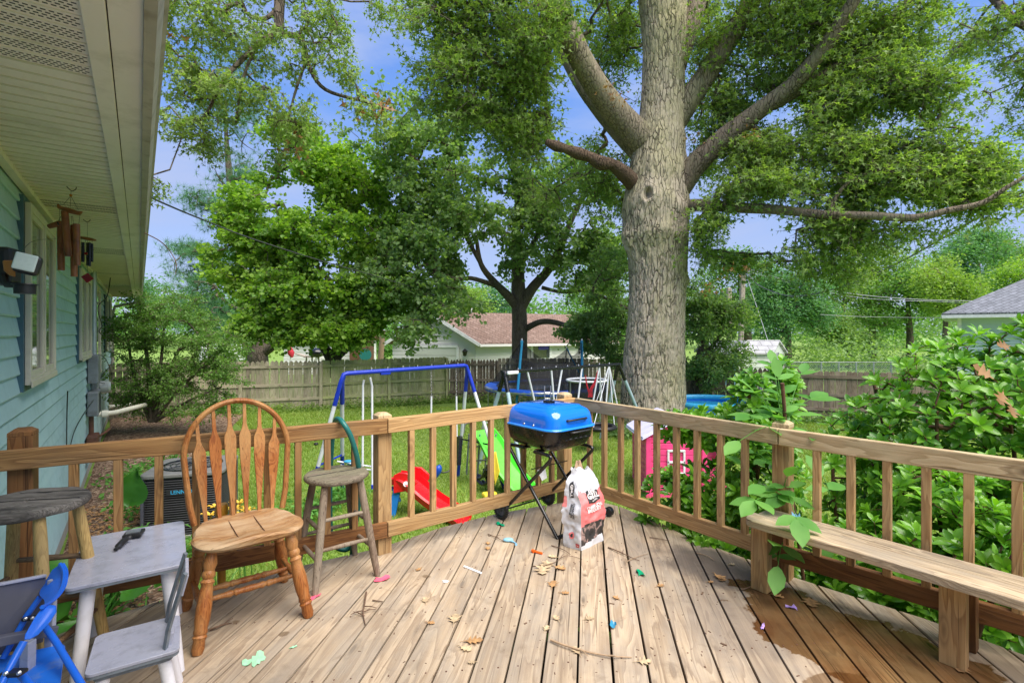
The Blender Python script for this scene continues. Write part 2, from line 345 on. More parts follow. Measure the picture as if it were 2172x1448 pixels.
M['ink'] = plain('black_print', (.03, .03, .032), .6)
M['inkwhite'] = plain('white_print', (.85, .80, .80), .6)
M['inkred'] = plain('red_print', (.55, .02, .03), .6)
def bagphoto():
    m, nt, b = newmat('printed_coals'); v = coords(nt, 'Object'); vo = nt.nodes.new('ShaderNodeTexVoronoi'); vo.inputs['Scale'].default_value = 13
    nt.links.new(v, vo.inputs['Vector']); n = noise(nt, v, 16, 4, .6, 1.2)
    c = ramp(nt, math_(nt, 'ADD', math_(nt, 'MULTIPLY', vo.outputs['Distance'], .5), math_(nt, 'MULTIPLY', n, .7)), [(.3, (.012, .011, .012)), (.60, (.05, .045, .045)), (.68, (.45, .30, .27)), (.75, (.10, .08, .08))])
    nt.links.new(c, b.inputs['Base Color']); b.inputs['Roughness'].default_value = .6; return m
M['bagphoto'] = bagphoto()
M['swingblue'] = plain('blue_swing_paint', (.010, .035, .42), .35)
M['swingwhite'] = plain('white_swing_paint', (.68, .70, .74), .4)
M['swinggrey'] = plain('pale_blue_grey_paint', (.35, .47, .52), .4)
M['chain'] = plain('chain_metal', (.35, .35, .34), .4, .6)
M['lime'] = plain('lime_slide_plastic', (.12, .72, .06), .35)
M['redpl'] = plain('red_slide_plastic', (.70, .008, .014), .32)
M['bluepl'] = plain('blue_slide_plastic', (.015, .20, .66), .4)
M['yellowpl'] = plain('yellow_cloth', (.75, .58, .04), .6)
M['pink'] = plain('pink_playhouse_plastic', (.90, .07, .26), .4)
M['lilac'] = plain('lilac_roof_plastic', (.62, .60, .80), .45)
M['white'] = plain('white_plastic', (.78, .78, .80), .4)
M['poolblue'] = plain('blue_pool_wall', (.01, .16, .68), .35)
M['unitcover'] = plain('grey_unit_cover', (.20, .20, .19), .6, 0, .1, 8)
M['poollight'] = plain('pale_blue_pool_rim', (.05, .42, .72), .35)
def watermat():
    m, nt, b = newmat('pool_water'); b.inputs['Base Color'].default_value = (.03, .30, .45, 1); b.inputs['Roughness'].default_value = .06
    bump(nt, b, noise(nt, coords(nt, 'World'), 6, 3), .15, .02); return m
M['water'] = watermat()
M['trampblue'] = plain('blue_trampoline_pad', (.01, .09, .52), .45)
M['polefoam'] = plain('light_blue_foam', (.03, .30, .55), .55)
def netmat():
    m, nt, b = newmat('black_netting'); b.inputs['Base Color'].default_value = (.01, .01, .012, 1); b.inputs['Roughness'].default_value = .7
    t = nt.nodes.new('ShaderNodeBsdfTransparent'); ms = nt.nodes.new('ShaderNodeMixShader'); ms.inputs[0].default_value = .70
    nt.links.new(t.outputs[0], ms.inputs[1]); nt.links.new(b.outputs[0], ms.inputs[2]); nt.links.new(ms.outputs[0], nt.nodes['Material Output'].inputs[0]); return m
M['net'] = netmat()
M['redrope'] = plain('red_cord', (.55, .03, .05), .7)
M['bwhite'] = plain('white_clapboard', (.76, .74, .73), .6, 0, .05, .8)
M['doorwhite'] = plain('white_garage_door', (.58, .60, .56), .6, 0, .04, 1)
M['shedwall'] = plain('pale_shed_wall', (.56, .60, .54), .6)
M['shedgrey'] = plain('grey_shed_door', (.25, .26, .28), .6)
M['shedblue'] = plain('blue_shed_wall', (.14, .34, .44), .6)
M['rightwall'] = plain('pale_blue_siding', (.50, .62, .62), .6, 0, .04, 1)
def shingle(name, a, b_, sc=3.2):
    m, nt, b = newmat(name); br = nt.nodes.new('ShaderNodeTexBrick'); br.inputs['Scale'].default_value = sc; br.inputs['Mortar Size'].default_value = .03
    br.inputs['Color1'].default_value = (*a, 1); br.inputs['Color2'].default_value = (*b_, 1); br.inputs['Mortar'].default_value = (*[x*.35 for x in a], 1)
    br.inputs['Row Height'].default_value = .45; br.inputs['Brick Width'].default_value = .9
    nt.links.new(coords(nt, 'Object'), br.inputs['Vector']); c = mixc(nt, br.outputs[0], tuple(x*.6 for x in a), ramp(nt, noise(nt, coords(nt, 'Object'), 5, 5), [(.4, 0.), (.7, .7)]))
    nt.links.new(c, b.inputs['Base Color']); b.inputs['Roughness'].default_value = .9; bump(nt, b, br.outputs[1], .4, -.02); return m
M['roofbrown'] = shingle('brown_shingles', (.205, .13, .10), (.27, .185, .15))
M['roofgrey'] = shingle('grey_shingles', (.17, .18, .20), (.24, .25, .28))
M['roofpale'] = shingle('pale_shed_shingles', (.42, .42, .44), (.52, .52, .53), 2)
M['glass'] = None
def glassmat(name, tint, rough=.04):
    m, nt, b = newmat(name); v = coords(nt, 'Object', (1.3, 1.3, 1.3)); c = ramp(nt, noise(nt, v, 2.2, 3, .5, .6), [(.35, tuple(x*.45 for x in tint)), (.65, tint)])
    nt.links.new(c, b.inputs['Base Color']); b.inputs['Roughness'].default_value = rough; b.inputs['IOR'].default_value = 1.9; return m
M['glass'] = glassmat('window_glass', (.16, .20, .15)); M['darkglass'] = glassmat('dark_window_glass', (.05, .055, .05))
M['purple'] = plain('violet_window_poster', (.10, .07, .55), .4)
M['curtain'] = plain('pale_curtain', (.55, .52, .45), .8)
M['wiregrey'] = plain('grey_wire', (.06, .06, .065), .5); M['wirelight'] = plain('pale_wire', (.35, .36, .38), .5)
M['polewood'] = wood('pole_wood', (.50, .44, .36), (.28, .23, .18), None, 0, .9, 1, False, .3, 5, .1)
M['dirt'] = plain('dark_gap_backing', (.075, .05, .032), .95, 0, .4, 4)
M['yellowflower'] = plain('yellow_petal', (.85, .52, .06), .5, 0, .15, 30)
M['balloonpink'] = plain('pink_rubber', (.85, .13, .22), .4, 0, .1, 30); M['balloongreen'] = plain('green_rubber', (.0, .30, .14), .3, 0, .1, 30)
M['balloonblue'] = plain('pale_blue_rubber', (.25, .52, .72), .35, 0, .1, 30); M['balloonteal'] = plain('blue_rubber', (.04, .26, .42), .3, 0, .1, 30)
M['balloonlilac'] = plain('lilac_rubber', (.42, .28, .62), .35, 0, .1, 30)
M['chalkgreen'] = plain('pale_green_scrap', (.35, .68, .42), .8, 0, .1, 30); M['orange'] = plain('orange_plastic', (.75, .12, .01), .4)
M['deadleaf'] = plain('dry_oak_leaf', (.38, .21, .085), .7, 0, .5, 30); M['paledead'] = plain('pale_dry_leaf', (.46, .34, .20), .75, 0, .45, 30)
M['twig'] = plain('twig_bark', (.13, .075, .045), .8, 0, .35, 40); M['paletwig'] = plain('pale_twig_bark', (.38, .26, .16), .8, 0, .2, 40)
M['stem'] = plain('brown_stem', (.12, .055, .028), .8, 0, .3, 20); M['redstem'] = plain('reddish_shoot', (.30, .10, .03), .6, 0, .2, 20)
M['blackbag'] = plain('black_plastic_sack', (.01, .01, .012), .25, 0, .2, 14, None, 0, .3)
M['yellowpole'] = plain('mustard_pole', (.48, .23, .02), .45, 0, .1, 10)
def barkmat(name, light, dark, moss, sc=1.0, fiss=.6):
    """furrowed bark: long plates parted by dark fissures"""
    m, nt, b = newmat(name); wv = nt.nodes.new('ShaderNodeVectorMath'); wv.operation = 'MULTIPLY_ADD'
    nz = nt.nodes.new('ShaderNodeTexNoise'); nz.inputs['Scale'].default_value = 3.2*sc; nz.inputs['Detail'].default_value = 4; nt.links.new(coords(nt, 'World', (1, 1, .6)), nz.inputs['Vector'])
    nt.links.new(nz.outputs[1], wv.inputs[0]); wv.inputs[1].default_value = (1.5, 1.5, 1.1); nt.links.new(coords(nt, 'World', (sc*9, sc*9, sc*1.9)), wv.inputs[2])
    vo = nt.nodes.new('ShaderNodeTexVoronoi'); vo.feature = 'DISTANCE_TO_EDGE'; vo.inputs['Scale'].default_value = 1; nt.links.new(wv.outputs[0], vo.inputs['Vector'])
    gate = ramp(nt, noise(nt, coords(nt, 'World', (2, 2, 1)), 1.4, 4), [(.38, .25), (.62, 1.)])
    crk = math_(nt, 'MULTIPLY', ramp(nt, vo.outputs['Distance'], [(0.0, 1.), (.04, .6), (.11, 0.)]), gate)
    n1 = noise(nt, coords(nt, 'World', (sc*20, sc*20, sc*6)), 1, 7, .7); col = ramp(nt, n1, [(.3, dark), (.62, light)])
    col = mixc(nt, col, moss, ramp(nt, noise(nt, coords(nt, 'World', (.9, .9, .5)), 1.3, 5, .6), [(.44, 0.), (.64, .75)]))
    col = mixc(nt, col, tuple(x*1.25 for x in light), ramp(nt, noise(nt, coords(nt, 'World', (3, 3, 2)), 2.3, 6, .7), [(.58, 0.), (.68, .6)]))
    col = mixc(nt, col, tuple(x*.25 for x in dark), math_(nt, 'MULTIPLY', crk, fiss)); nt.links.new(col, b.inputs['Base Color']); b.inputs['Roughness'].default_value = .92
    b.inputs['Specular IOR Level'].default_value = .2
    bump(nt, b, math_(nt, 'SUBTRACT', math_(nt, 'MULTIPLY', n1, .6), math_(nt, 'MULTIPLY', crk, 1.2)), .9, .03); return m
M['bark'] = barkmat('oak_bark', (.53, .46, .355), (.36, .30, .225), (.42, .385, .22), 1.35, .9)
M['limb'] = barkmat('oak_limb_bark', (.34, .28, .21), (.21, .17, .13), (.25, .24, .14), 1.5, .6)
M['limbdark'] = barkmat('shaded_limb_bark', (.27, .215, .16), (.15, .115, .085), (.19, .19, .11), 1.5, .6)  # darker copy of the limb bark; shade of the right-hand limbs put into colour
M['darkbark'] = barkmat('dark_bark', (.24, .19, .145), (.12, .095, .07), (.10, .10, .06), 1.6, .5)
M['deadbark'] = barkmat('rotten_bark', (.20, .14, .10), (.06, .042, .032), (.15, .10, .07), 3, .9)
M['leafoak'] = leafmat('oak_leaf', (.16, .27, .07), (.37, .50, .14), .52, .4, .55)
M['leafmid'] = leafmat('dark_oak_leaf', (.13, .24, .08), (.30, .44, .16), .5, .4, .5)
M['leafmaple'] = leafmat('maple_leaf', (.12, .27, .035), (.32, .48, .07), .5, .42, .30)
M['leafpine'] = leafmat('pine_needle', (.06, .19, .075), (.14, .32, .13), .2, .5, .4)
M['leafshrub'] = leafmat('shrub_leaf', (.08, .20, .035), (.22, .38, .08), .45, .45, .8)
M['leaffar'] = leafmat('far_leaf', (.09, .23, .05), (.24, .42, .10), .4, .5, .25)
M['leafbright'] = leafmat('far_bright_leaf', (.17, .31, .05), (.36, .49, .10), .4, .5, .25)
M['leafblue'] = leafmat('far_bluish_leaf', (.08, .22, .08), (.20, .40, .16), .4, .5, .25)
M['leafrhod'] = leafmat('glossy_shrub_leaf', (.07, .22, .022), (.23, .47, .045), .35, .28, 1.6, ((.22, .48, .03), .16), .55)
M['leafash'] = leafmat('broad_leaf', (.075, .24, .04), (.19, .42, .09), .4, .5, 5, None, .25)
M['leafbig'] = leafmat('burdock_leaf', (.04, .16, .02), (.08, .25, .03), .3, .4, 2)
M['leafrust'] = leafmat('rust_leaf', (.20, .10, .03), (.40, .22, .08), .3, .5, 2)
M['blade'] = leafmat('grass_blade', (.19, .30, .045), (.37, .48, .10), .4, .5, .5, ((.34, .32, .09), .06))
def lawnmat():
    m, nt, b = newmat('lawn'); P = coords(nt, 'World'); n = noise(nt, P, 9, 7, .75); n2 = noise(nt, P, .45, 4)
    c = ramp(nt, n, [(.3, (.08, .155, .02)), (.5, (.17, .28, .04)), (.72, (.30, .40, .08))]); c = mixc(nt, c, (.17, .19, .05), ramp(nt, n2, [(.52, 0.), (.72, .5)]))
    nt.links.new(c, b.inputs['Base Color']); b.inputs['Roughness'].default_value = .95; bump(nt, b, n, 1, .05); return m
M['lawn'] = lawnmat()
def mulchmat():
    m, nt, b = newmat('wood_chip_mulch'); P = coords(nt, 'World', (1, 1, 1)); vo = nt.nodes.new('ShaderNodeTexVoronoi'); vo.inputs['Scale'].default_value = 26; nt.links.new(noise_vec(nt, P), vo.inputs['Vector'])
    c = ramp(nt, vo.outputs['Color'], [(.2, (.10, .05, .03)), (.5, (.22, .13, .08)), (.8, (.42, .30, .21))]); nt.links.new(c, b.inputs['Base Color']); b.inputs['Roughness'].default_value = .95
    bump(nt, b, vo.outputs['Distance'], 1, .03); return m
def noise_vec(nt, P):
    n = nt.nodes.new('ShaderNodeTexNoise'); n.inputs['Scale'].default_value = 8; nt.links.new(P, n.inputs['Vector'])
    v = nt.nodes.new('ShaderNodeVectorMath'); v.operation = 'MULTIPLY_ADD'; nt.links.new(n.outputs[1], v.inputs[0]); v.inputs[1].default_value = (.15, .15, .15); nt.links.new(P, v.inputs[2]); return v.outputs[0]
M['mulch'] = mulchmat()
# ---------------------------------------------------------------- ground
def ground():
    xs = np.concatenate([np.linspace(-400, -30, 10), np.linspace(-28, 28, 140), np.linspace(30, 400, 10)])
    ys = np.concatenate([np.linspace(-60, -8, 6), np.linspace(-7, 40, 120), np.linspace(45, 900, 14)])
    X, Y = np.meshgrid(xs, ys); P = np.stack([X*.35, Y*.35, X*0], -1)
    Z = ZG+(fbm(P, 3)-.5)*.10*np.clip((np.hypot(X, Y)-3)/6, 0, 1)
    V = np.stack([X, Y, Z], -1).reshape(-1, 3); nx = len(xs); i, j = np.meshgrid(np.arange(nx-1), np.arange(len(ys)-1)); a = (j*nx+i).ravel()
    o = np_mesh('lawn', V, np.stack([a, a+1, a+nx+1, a+nx], 1), M['lawn'], smooth=True); tag(o, kind='structure'); return o
ground()
def patch(name, pts, z, mat, sub=26, amp=.02, kind='structure', thick=True):
    """ground bed: a slightly mounded irregular sheet"""
    c = sum((Vector(p) for p in pts), Vector((0, 0)))/len(pts); V = []; n = len(pts)*6
    ring = []
    for k in range(n):
        i = k//6; a, b = Vector(pts[i]), Vector(pts[(i+1) % len(pts)]); ring.append(a.lerp(b, (k % 6)/6))
    L_ = 10; V = []
    for l in range(L_+1):
        s = l/L_
        for k, p in enumerate(ring):
            q = c.lerp(p, s); q = q+Vector((random.uniform(-.06, .06), random.uniform(-.06, .06)))*(s > .9)
            V.append((q.x, q.y, z+(amp if s < .97 else -.05)*(1-s*s*.6)+random.uniform(-.012, .012)))
    Fc = [(l*n+k, l*n+(k+1) % n, (l+1)*n+(k+1) % n, (l+1)*n+k) for l in range(L_) for k in range(n)]
    return tag(np_mesh(name, V, Fc, mat, smooth=True), kind=kind)
patch('mulch_bed', [wl(.68, 2.6, 0).xy, wl(.68, 20, 0).xy, wl(-.9, 19.5, 0).xy, wl(-2.6, 17.2, 0).xy, wl(-1.6, 14, 0).xy, wl(-.6, 11, 0).xy, wl(-.3, 7, 0).xy, wl(-.15, 4, 0).xy], ZG+.03, M['mulch'], amp=.06)
# ---------------------------------------------------------------- deck
BD = Vector((.1472, .989, 0)).normalized(); BN = Vector((BD.y, -BD.x, 0)); PIT = .1445; OFF = -.038
edge_px = [(195, 1317), (390, 1257), (600, 1208), (805, 1161), (932, 1119), (1060, 1087), (1180, 1067), (1262, 1061), (1313, 1073), (1356, 1090), (1400, 1107), (1458, 1138), (1509, 1157), (1590, 1186), (1667, 1218), (1783, 1255), (1960, 1310), (2172, 1387)]
edge = [on(x, y) for x, y in edge_px]
poly = [wl(.66, -1.6, 0), wl(.66, 3.0, 0)]+edge+[Vector((3.0, 1.35, 0)), Vector((2.4, -1.6, 0))]
def clip(P, n, c):                                                             # keep n.p >= c
    out = []
    for i in range(len(P)):
        a, b = P[i], P[(i+1) % len(P)]; da, db = n.dot(a)-c, n.dot(b)-c
        if da >= 0: out.append(a)
        if (da < 0) != (db < 0): out.append(a.lerp(b, da/(da-db)))
    return out
deck = thing('deck', 'weathered wooden deck of long boards running away from the house', 'deck', (0, 0, 0), kind='structure')
for k in range(-26, 24):
    c0 = OFF+k*PIT+random.uniform(.0035, .0055); c1 = OFF+(k+1)*PIT-random.uniform(.0035, .0055)
    P = clip(clip(poly, BN, c0), -BN, -c1)
    if len(P) < 3: continue
    cx = sum(P, Vector())/len(P); Mb = Matrix(((BD.x, -BN.x, 0, cx.x), (BD.y, -BN.y, 0, cx.y), (0, 0, 1, random.uniform(-.001, .001)), (0, 0, 0, 1)))
    inv = Mb.inverted(); L2 = [(inv @ p) for p in P]
    ar = sum(L2[i].x*L2[(i+1) % len(L2)].y-L2[(i+1) % len(L2)].x*L2[i].y for i in range(len(L2)))
    if ar < 0: L2 = L2[::-1]
    if abs(ar) < .01: continue
    Q = []
    for p in L2:
        if not Q or (Q[-1]-p.xy).length > .004: Q.append(p.xy.copy())
    me = MB().prism([(q.x, q.y) for q in Q], .032, z0=-.032).mesh('deck_board')
    finish('deck_board', me, M['deck'], deck, None, .003, Mb)
    # screw heads
for k, (a, b) in enumerate(zip(edge[:-1], edge[1:])):
    d = (b-a).normalized(); n = Vector((d.y, -d.x, 0))                          # inward
    board('rim_skirt', a+n*.05+Vector((0, 0, -.52)), b+n*.05+Vector((0, 0, -.52)), .035, .96, M['railbrown'], deck)  # deepened to the lawn, added to hide lit grass behind the board gaps
for y in (-.9, -.2, .5, 1.2, 1.9): board('joist', Vector((-1.9 if y > .9 else -.3, y, -.145)), Vector((2.2, y-.35, -.145)), .04, .22, M['railbrown'], deck)
sc = MB()
for y in (2.15, 2.62, 3.08, 3.55):
    for k in range(-20, 14):
        for s in (.28, .72):
            c = OFF+(k+s)*PIT; p = BN*c; p = p+BD*((y-p.y)/BD.y+.12*c)
            if all((Vector((0, 0, 1)).cross(edge[i+1]-edge[i])).dot(p-edge[i]) < -.06 for i in range(len(edge)-1)) and -2.2 < p.x < 2.3:
                sc.lathe(p+Vector((0, 0, -.002)), p+Vector((0, 0, .0014)), [(0, .0042), (1, .0038)], 7)
tag(sc.build('screw_heads', M['rust'], deck, None), kind='stuff')
# ---------------------------------------------------------------- railings
RZ = .86
C0 = on(1218, 843, RZ); LM = on(820, 887, RZ); LE = on(63, 950.6, RZ); RM = on(1652, 908, RZ); RE = on(2172, 975, RZ)
LX = LE+(LE-LM).normalized()*.30; RX = RE+(RE-RM).normalized()*.7
def seg_at(px, a, b):
    k = (px-CX)/F; t = (k*a.y-a.x)/((b.x-a.x)-k*(b.y-a.y)); return a.lerp(b, t)
def railing(lab, segs, bal, mats, posts, grp='deck railings'):
    root = thing('deck_railing', lab, 'railing', (segs[0][1].x, segs[0][1].y, 0), group=grp)
    Z = lambda v, z: Vector((v.x, v.y, z))
    for (a, b), (mt, mb_, *_x) in zip(segs, mats):
        d = (b-a).normalized(); e = d*.0
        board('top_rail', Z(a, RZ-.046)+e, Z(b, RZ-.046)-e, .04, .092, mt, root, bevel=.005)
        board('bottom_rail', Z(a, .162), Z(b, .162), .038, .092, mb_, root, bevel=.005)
    for (px, i) in bal:
        a, b = segs[i]; p = seg_at(px, a, b); d = (b-a).normalized()
        mt = mats[i][2] if len(mats[i]) > 2 else M['rail']
        board('baluster', Z(p, .205), Z(p, RZ-.09), .036, .036, mt, root, up=d, share=True)
    for (p, n, mt, top) in posts:                                                # n points outwards
        c = Z(p, 0)+n*.066; po = board('post', Z(c, -.45), Z(c, top), .09, .09, mt, root, up=n, bevel=.004)
        cp = MB(); u = n.cross(Vector((0, 0, 1)))
        P = [(-.045, -.045), (.045, -.045), (.045, .045), (-.045, .045)]
        V = [Z(c, top)+u*x*s+n*y*s+Vector((0, 0, h)) for s, h in ((1., .0005), (.98, .018), (.55, .034)) for x, y in P]
        cp.add(V, [(0, 3, 2, 1), (8, 9, 10, 11)]+[(r*4+i, r*4+(i+1) % 4, r*4+4+(i+1) % 4, r*4+4+i) for r in (0, 1) for i in range(4)]); cp.build('post_top', M['railtop'] if mt is not M['railbrown'] else mt, po, None)
    return root
nL = lambda a, b: Vector((-(b-a).y, (b-a).x, 0)).normalized()
gap = .0035
sL = [(LX, LM), (LM+(C0-LM).normalized()*gap, C0)]
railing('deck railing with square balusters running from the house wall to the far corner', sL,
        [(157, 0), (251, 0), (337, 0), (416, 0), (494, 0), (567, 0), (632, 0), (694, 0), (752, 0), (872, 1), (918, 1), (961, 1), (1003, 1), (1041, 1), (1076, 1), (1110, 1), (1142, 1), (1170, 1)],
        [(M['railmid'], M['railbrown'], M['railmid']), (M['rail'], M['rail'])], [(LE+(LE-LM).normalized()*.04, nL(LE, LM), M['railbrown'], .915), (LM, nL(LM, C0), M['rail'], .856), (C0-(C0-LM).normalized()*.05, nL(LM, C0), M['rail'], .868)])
dR = (RM-C0).normalized(); sR = [(C0+dR*.028, RM), (RM+(RE-RM).normalized()*gap, RX)]
railing('deck railing passing behind the long bench and through the green bushes', sR,
        [(1251, 0), (1282, 0), (1317, 0), (1352, 0), (1393, 0), (1435, 0), (1479, 0), (1529, 0), (1580, 0), (1733, 1), (1805, 1), (1882, 1), (1965, 1), (2055, 1), (2158, 1), (2275, 1)],
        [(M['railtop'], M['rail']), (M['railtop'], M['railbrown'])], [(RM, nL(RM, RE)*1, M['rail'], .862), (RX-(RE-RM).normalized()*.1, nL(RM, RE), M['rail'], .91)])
# ---------------------------------------------------------------- house
HM = Matrix(((AD.x, ND.x, 0), (AD.y, ND.y, 0), (0, 0, 1)))
TE = 19.8; DW = .70
house = thing('house', 'teal clapboard house with cream soffit and gutter on the left', 'house', wl(DW, 0, ZG))
def hb(m, t0, t1, d0, d1, z0, z1, mi=0): return m.box(wl((d0+d1)/2, (t0+t1)/2, (z0+z1)/2), (abs(t1-t0), abs(d1-d0), abs(z1-z0)), HM, mi)
hb(MB(), -3, TE-.05, DW+.03, DW+8, -.85, 2.6).build('wall_core', M['siding'], house, None)
hb(MB(), -3, TE-.02, DW+.02, DW+.3, ZG-.2, -.86).build('foundation', M['conc'], house, None)
EX = .14; z = -.87; k = 0
while z < 2.47:
    top = min(z+EX+.012, 2.475); m = MB(); P = [(DW+.028, z), (DW-.001, z), (DW-.006, z+.010), (DW+.0165, top), (DW+.028, top)]
    t0, t1 = -3, TE
    V = [wl(d, t, zz) for t in (t0, t1) for d, zz in P]
    m.add(V, [(0, 1, 2, 3, 4), (9, 8, 7, 6, 5)]+[(i, 5+i, 5+(i+1) % 5, (i+1) % 5) for i in range(5)])
    m.build('siding_board', M['siding'], house, None); z += EX
hb(MB(), TE-.02, TE+.07, DW-.02, DW+.1, -.9, 2.46).build('corner_trim', M['trim'], house, None)
# soffit panels
def soffit(t0, t1, vent):
    m = MB(); hb(m, t0+.001, t1-.001, .155, DW-.02, 2.478, 2.495); o = m.build('soffit_panel', M['soffit'], house, None)
    g = MB(); n = 3; W_ = (t1-t0)/n
    for i in range(n):
        a = t0+i*W_; hb(g, a, a+.012, .157, DW-.022, 2.4735, 2.4785)
    g.build('soffit_rib', M['soffitline'] if not vent else M['soffit'], o, None)
    if vent:
        s = MB()
        for i in range(n):
            for r in range(4):
                tt = t0+i*W_+.028+r*.018; d = .165+(r % 2)*.011
                while d < DW-.04:
                    s.box(wl(d+.008, tt, 2.4772), (.005, .0135, .0016), HM); d += .0215
        tag(s.build('vent_slots', M['ink'], o, None), kind='stuff')
t = -.9
while t < TE-.3:
    vent = (t < 2.75) or (5.2 < t < 5.75) or (8.2 < t < 8.75) or (11.3 < t < 11.8) or (14.3 < t < 14.8)
    soffit(t, min(t+.305, TE-.3), vent); t += .305
m = MB(); hb(m, -3, TE-.3, DW-.05, DW-.002, 2.44, 2.477); m.build('wall_moulding', M['soffit'], house, None)
m = MB(); hb(m, -3, TE-.3, .0885, .156, 2.458, 2.476); m.build('soffit_trim', M['soffit'], house, None, .003)
m = MB(); hb(m, -3, TE-.3, -.012, .0845, 2.464, 2.485); m.build('fascia_wrap', M['soffit'], house, None, .002)
m = MB(); P = [(-.012, 2.60), (-.012, 2.445), (-.048, 2.440), (-.062, 2.485), (-.070, 2.54), (-.085, 2.56), (-.085, 2.585), (-.078, 2.585), (-.074, 2.566), (-.058, 2.548), (-.050, 2.49), (-.040, 2.452), (-.018, 2.455), (-.018, 2.60)]
V = [wl(d, t, zz) for t in (-3, TE-.25) for d, zz in P]; n = len(P)
m.add(V, [(i, n+i, n+(i+1) % n, (i+1) % n) for i in range(n)]+[tuple(range(n)), tuple(reversed(range(n, 2*n)))]); m.build('gutter', M['gutter'], house, 25)
m = MB(); P = [(-.05, 2.61), (-.05, 2.64), (4.5, 4.35), (9, 2.64), (9, 2.60), (4.5, 4.31)]; V = [wl(d, t, zz) for t in (-3, TE) for d, zz in P]
m.add(V, [(i, 6+i, 6+(i+1) % 6, (i+1) % 6) for i in range(6)]+[(5, 4, 3, 2, 1, 0), (6, 7, 8, 9, 10, 11)]); m.build('roof', M['roofbrown'], house, None)
m = MB(); m.tube([wl(-.03, TE-.3, 2.44), wl(-.03, TE-.28, 2.36), wl(.60, TE-.12, 2.2), wl(.66, TE-.1, 2.0), wl(.66, TE-.1, -.8), wl(.4, TE, -1.0)], .045, 8); m.build('downspout', M['gutter'], house, 30)
def window(t0, t1, z0, z1, split=True, glass='glass', tall=None):
    w_ = MB(); f = .055
    hb(w_, t0-.045, t1+.045, DW-.022, DW+.02, z0-.045, z1+.045); root = w_.build('window', M['bluetrim'], house, None)
    fr = MB()
    for a, b, c, d in ((t0, t1, z0, z0+f), (t0, t1, z1-f, z1), (t0, t0+f, z0+f, z1-f), (t1-f, t1, z0+f, z1-f)): hb(fr, a, b, DW-.058, DW-.023, c, d)
    hb(fr, t0-.01, t1+.01, DW-.066, DW-.059, z0-.02, z0+.03)
    fr.build('frame', M['trim'], root, None, .004)
    spans = [(t0+f, (t0+t1)/2-.02), ((t0+t1)/2+.02, t1-f)] if split else [(t0+f, t1-f)]
    if split: hb(MB(), (t0+t1)/2-.0195, (t0+t1)/2+.0195, DW-.062, DW-.023, z0+f+.001, z1-f-.001).build('mullion', M['trim'], root, None, .003)
    for a, b in spans:
        s = MB(); g = .045
        for q in ((a, b, z0+f, z0+f+g), (a, b, z1-f-g, z1-f), (a, a+g, z0+f+g, z1-f-g), (b-g, b, z0+f+g, z1-f-g)): hb(s, q[0]+.001, q[1]-.001, DW-.050, DW-.0235, q[2], q[3])
        s.build('sash', M['trim'], root, None, .003)
        hb(MB(), a+g+.001, b-g-.001, DW-.034, DW-.0235, z0+f+g, z1-f-g).build('pane', M[glass], root, None)
window(5.1, 6.5, 1.01, 2.36); window(9.25, 11.1, 1.01, 2.31); window(12.0, 13.6, .60, 2.31, False); window(16.0, 16.9, .95, 2.3, False); window(18.2, 18.8, .95, 2.3, False)
# electrical gear on the wall; t from the picture column
def T(px): Y = 1329*DW/(295-px); return (Y+.4165)/.804
tP = T(189)
m = MB(); m.tube([wl(.64, tP, 2.47), wl(.64, tP, 1.0)], .045, 10); pipe = m.build('conduit', M['galv'], house, 30)
for zz in (1.3, 2.0): hb(MB(), tP-.09, tP+.09, .65, .695, zz, zz+.03).build('pipe_strap', M['galv'], pipe, None)
t1 = tP-.55
m = MB(); hb(m, t1, t1+.62, .55, .69, .55, 1.02); m.build('breaker_box', M['greymetal'], house, None, .01)
m = MB(); hb(m, t1+.75, t1+1.5, .60, .69, .15, .62); mt = m.build('meter_box', M['greymetal'], house, None, .01)
m = MB(); c = wl(.6, t1+1.25, .38); m.lathe(c, c-ND*.17, [(0, .11), (.1, .12), (.8, .115), (1, .09)], 18); m.build('meter', M['clear'], mt, 30)
m = MB(); hb(m, t1-.15, t1+.45, .54, .69, .02, .42); bx = m.build('disconnect_box', M['greymetal'], house, None, .02)
for i in range(4): hb(MB(), t1+.02+i*.1, t1+.05+i*.1, .535, .54, .06, .38).build('box_louvre', M['blackplastic'], bx, None)
m = MB(); m.tube([wl(.64, t1-.05, .03), wl(.64, t1-.05, -.3)], .035, 8); m.build('conduit', M['rust'], house, 30)
m = MB(); hb(m, t1-.35, t1+.12, .54, .69, -.62, -.28); bb = m.build('junction_box', M['rust'], house, None, .02)
m = MB(); m.tube([wl(.55, t1+.1, -.35), wl(.45, t1+.25, -.3), wl(.42, t1+.32, -.27)], .02, 7); m.build('lever', M['rust'], bb, 30)
m = MB(); m.tube([wl(.69, T(205), -.28), wl(.42, T(205)+.1, -.28), wl(-.1, T(205)+.9, -.26)], .05, 12, True); m.tube([wl(.62, T(205), -.28), wl(.52, T(205), -.28)], .075, 12); m.build('vent_pipe', M['pvc'], house, 30)
m = MB(); m.tube([wl(.69, TE-2, -.65), wl(.2, TE-1.8, -.65)], .05, 10); m.build('vent_pipe', M['pvc'], house, 30)
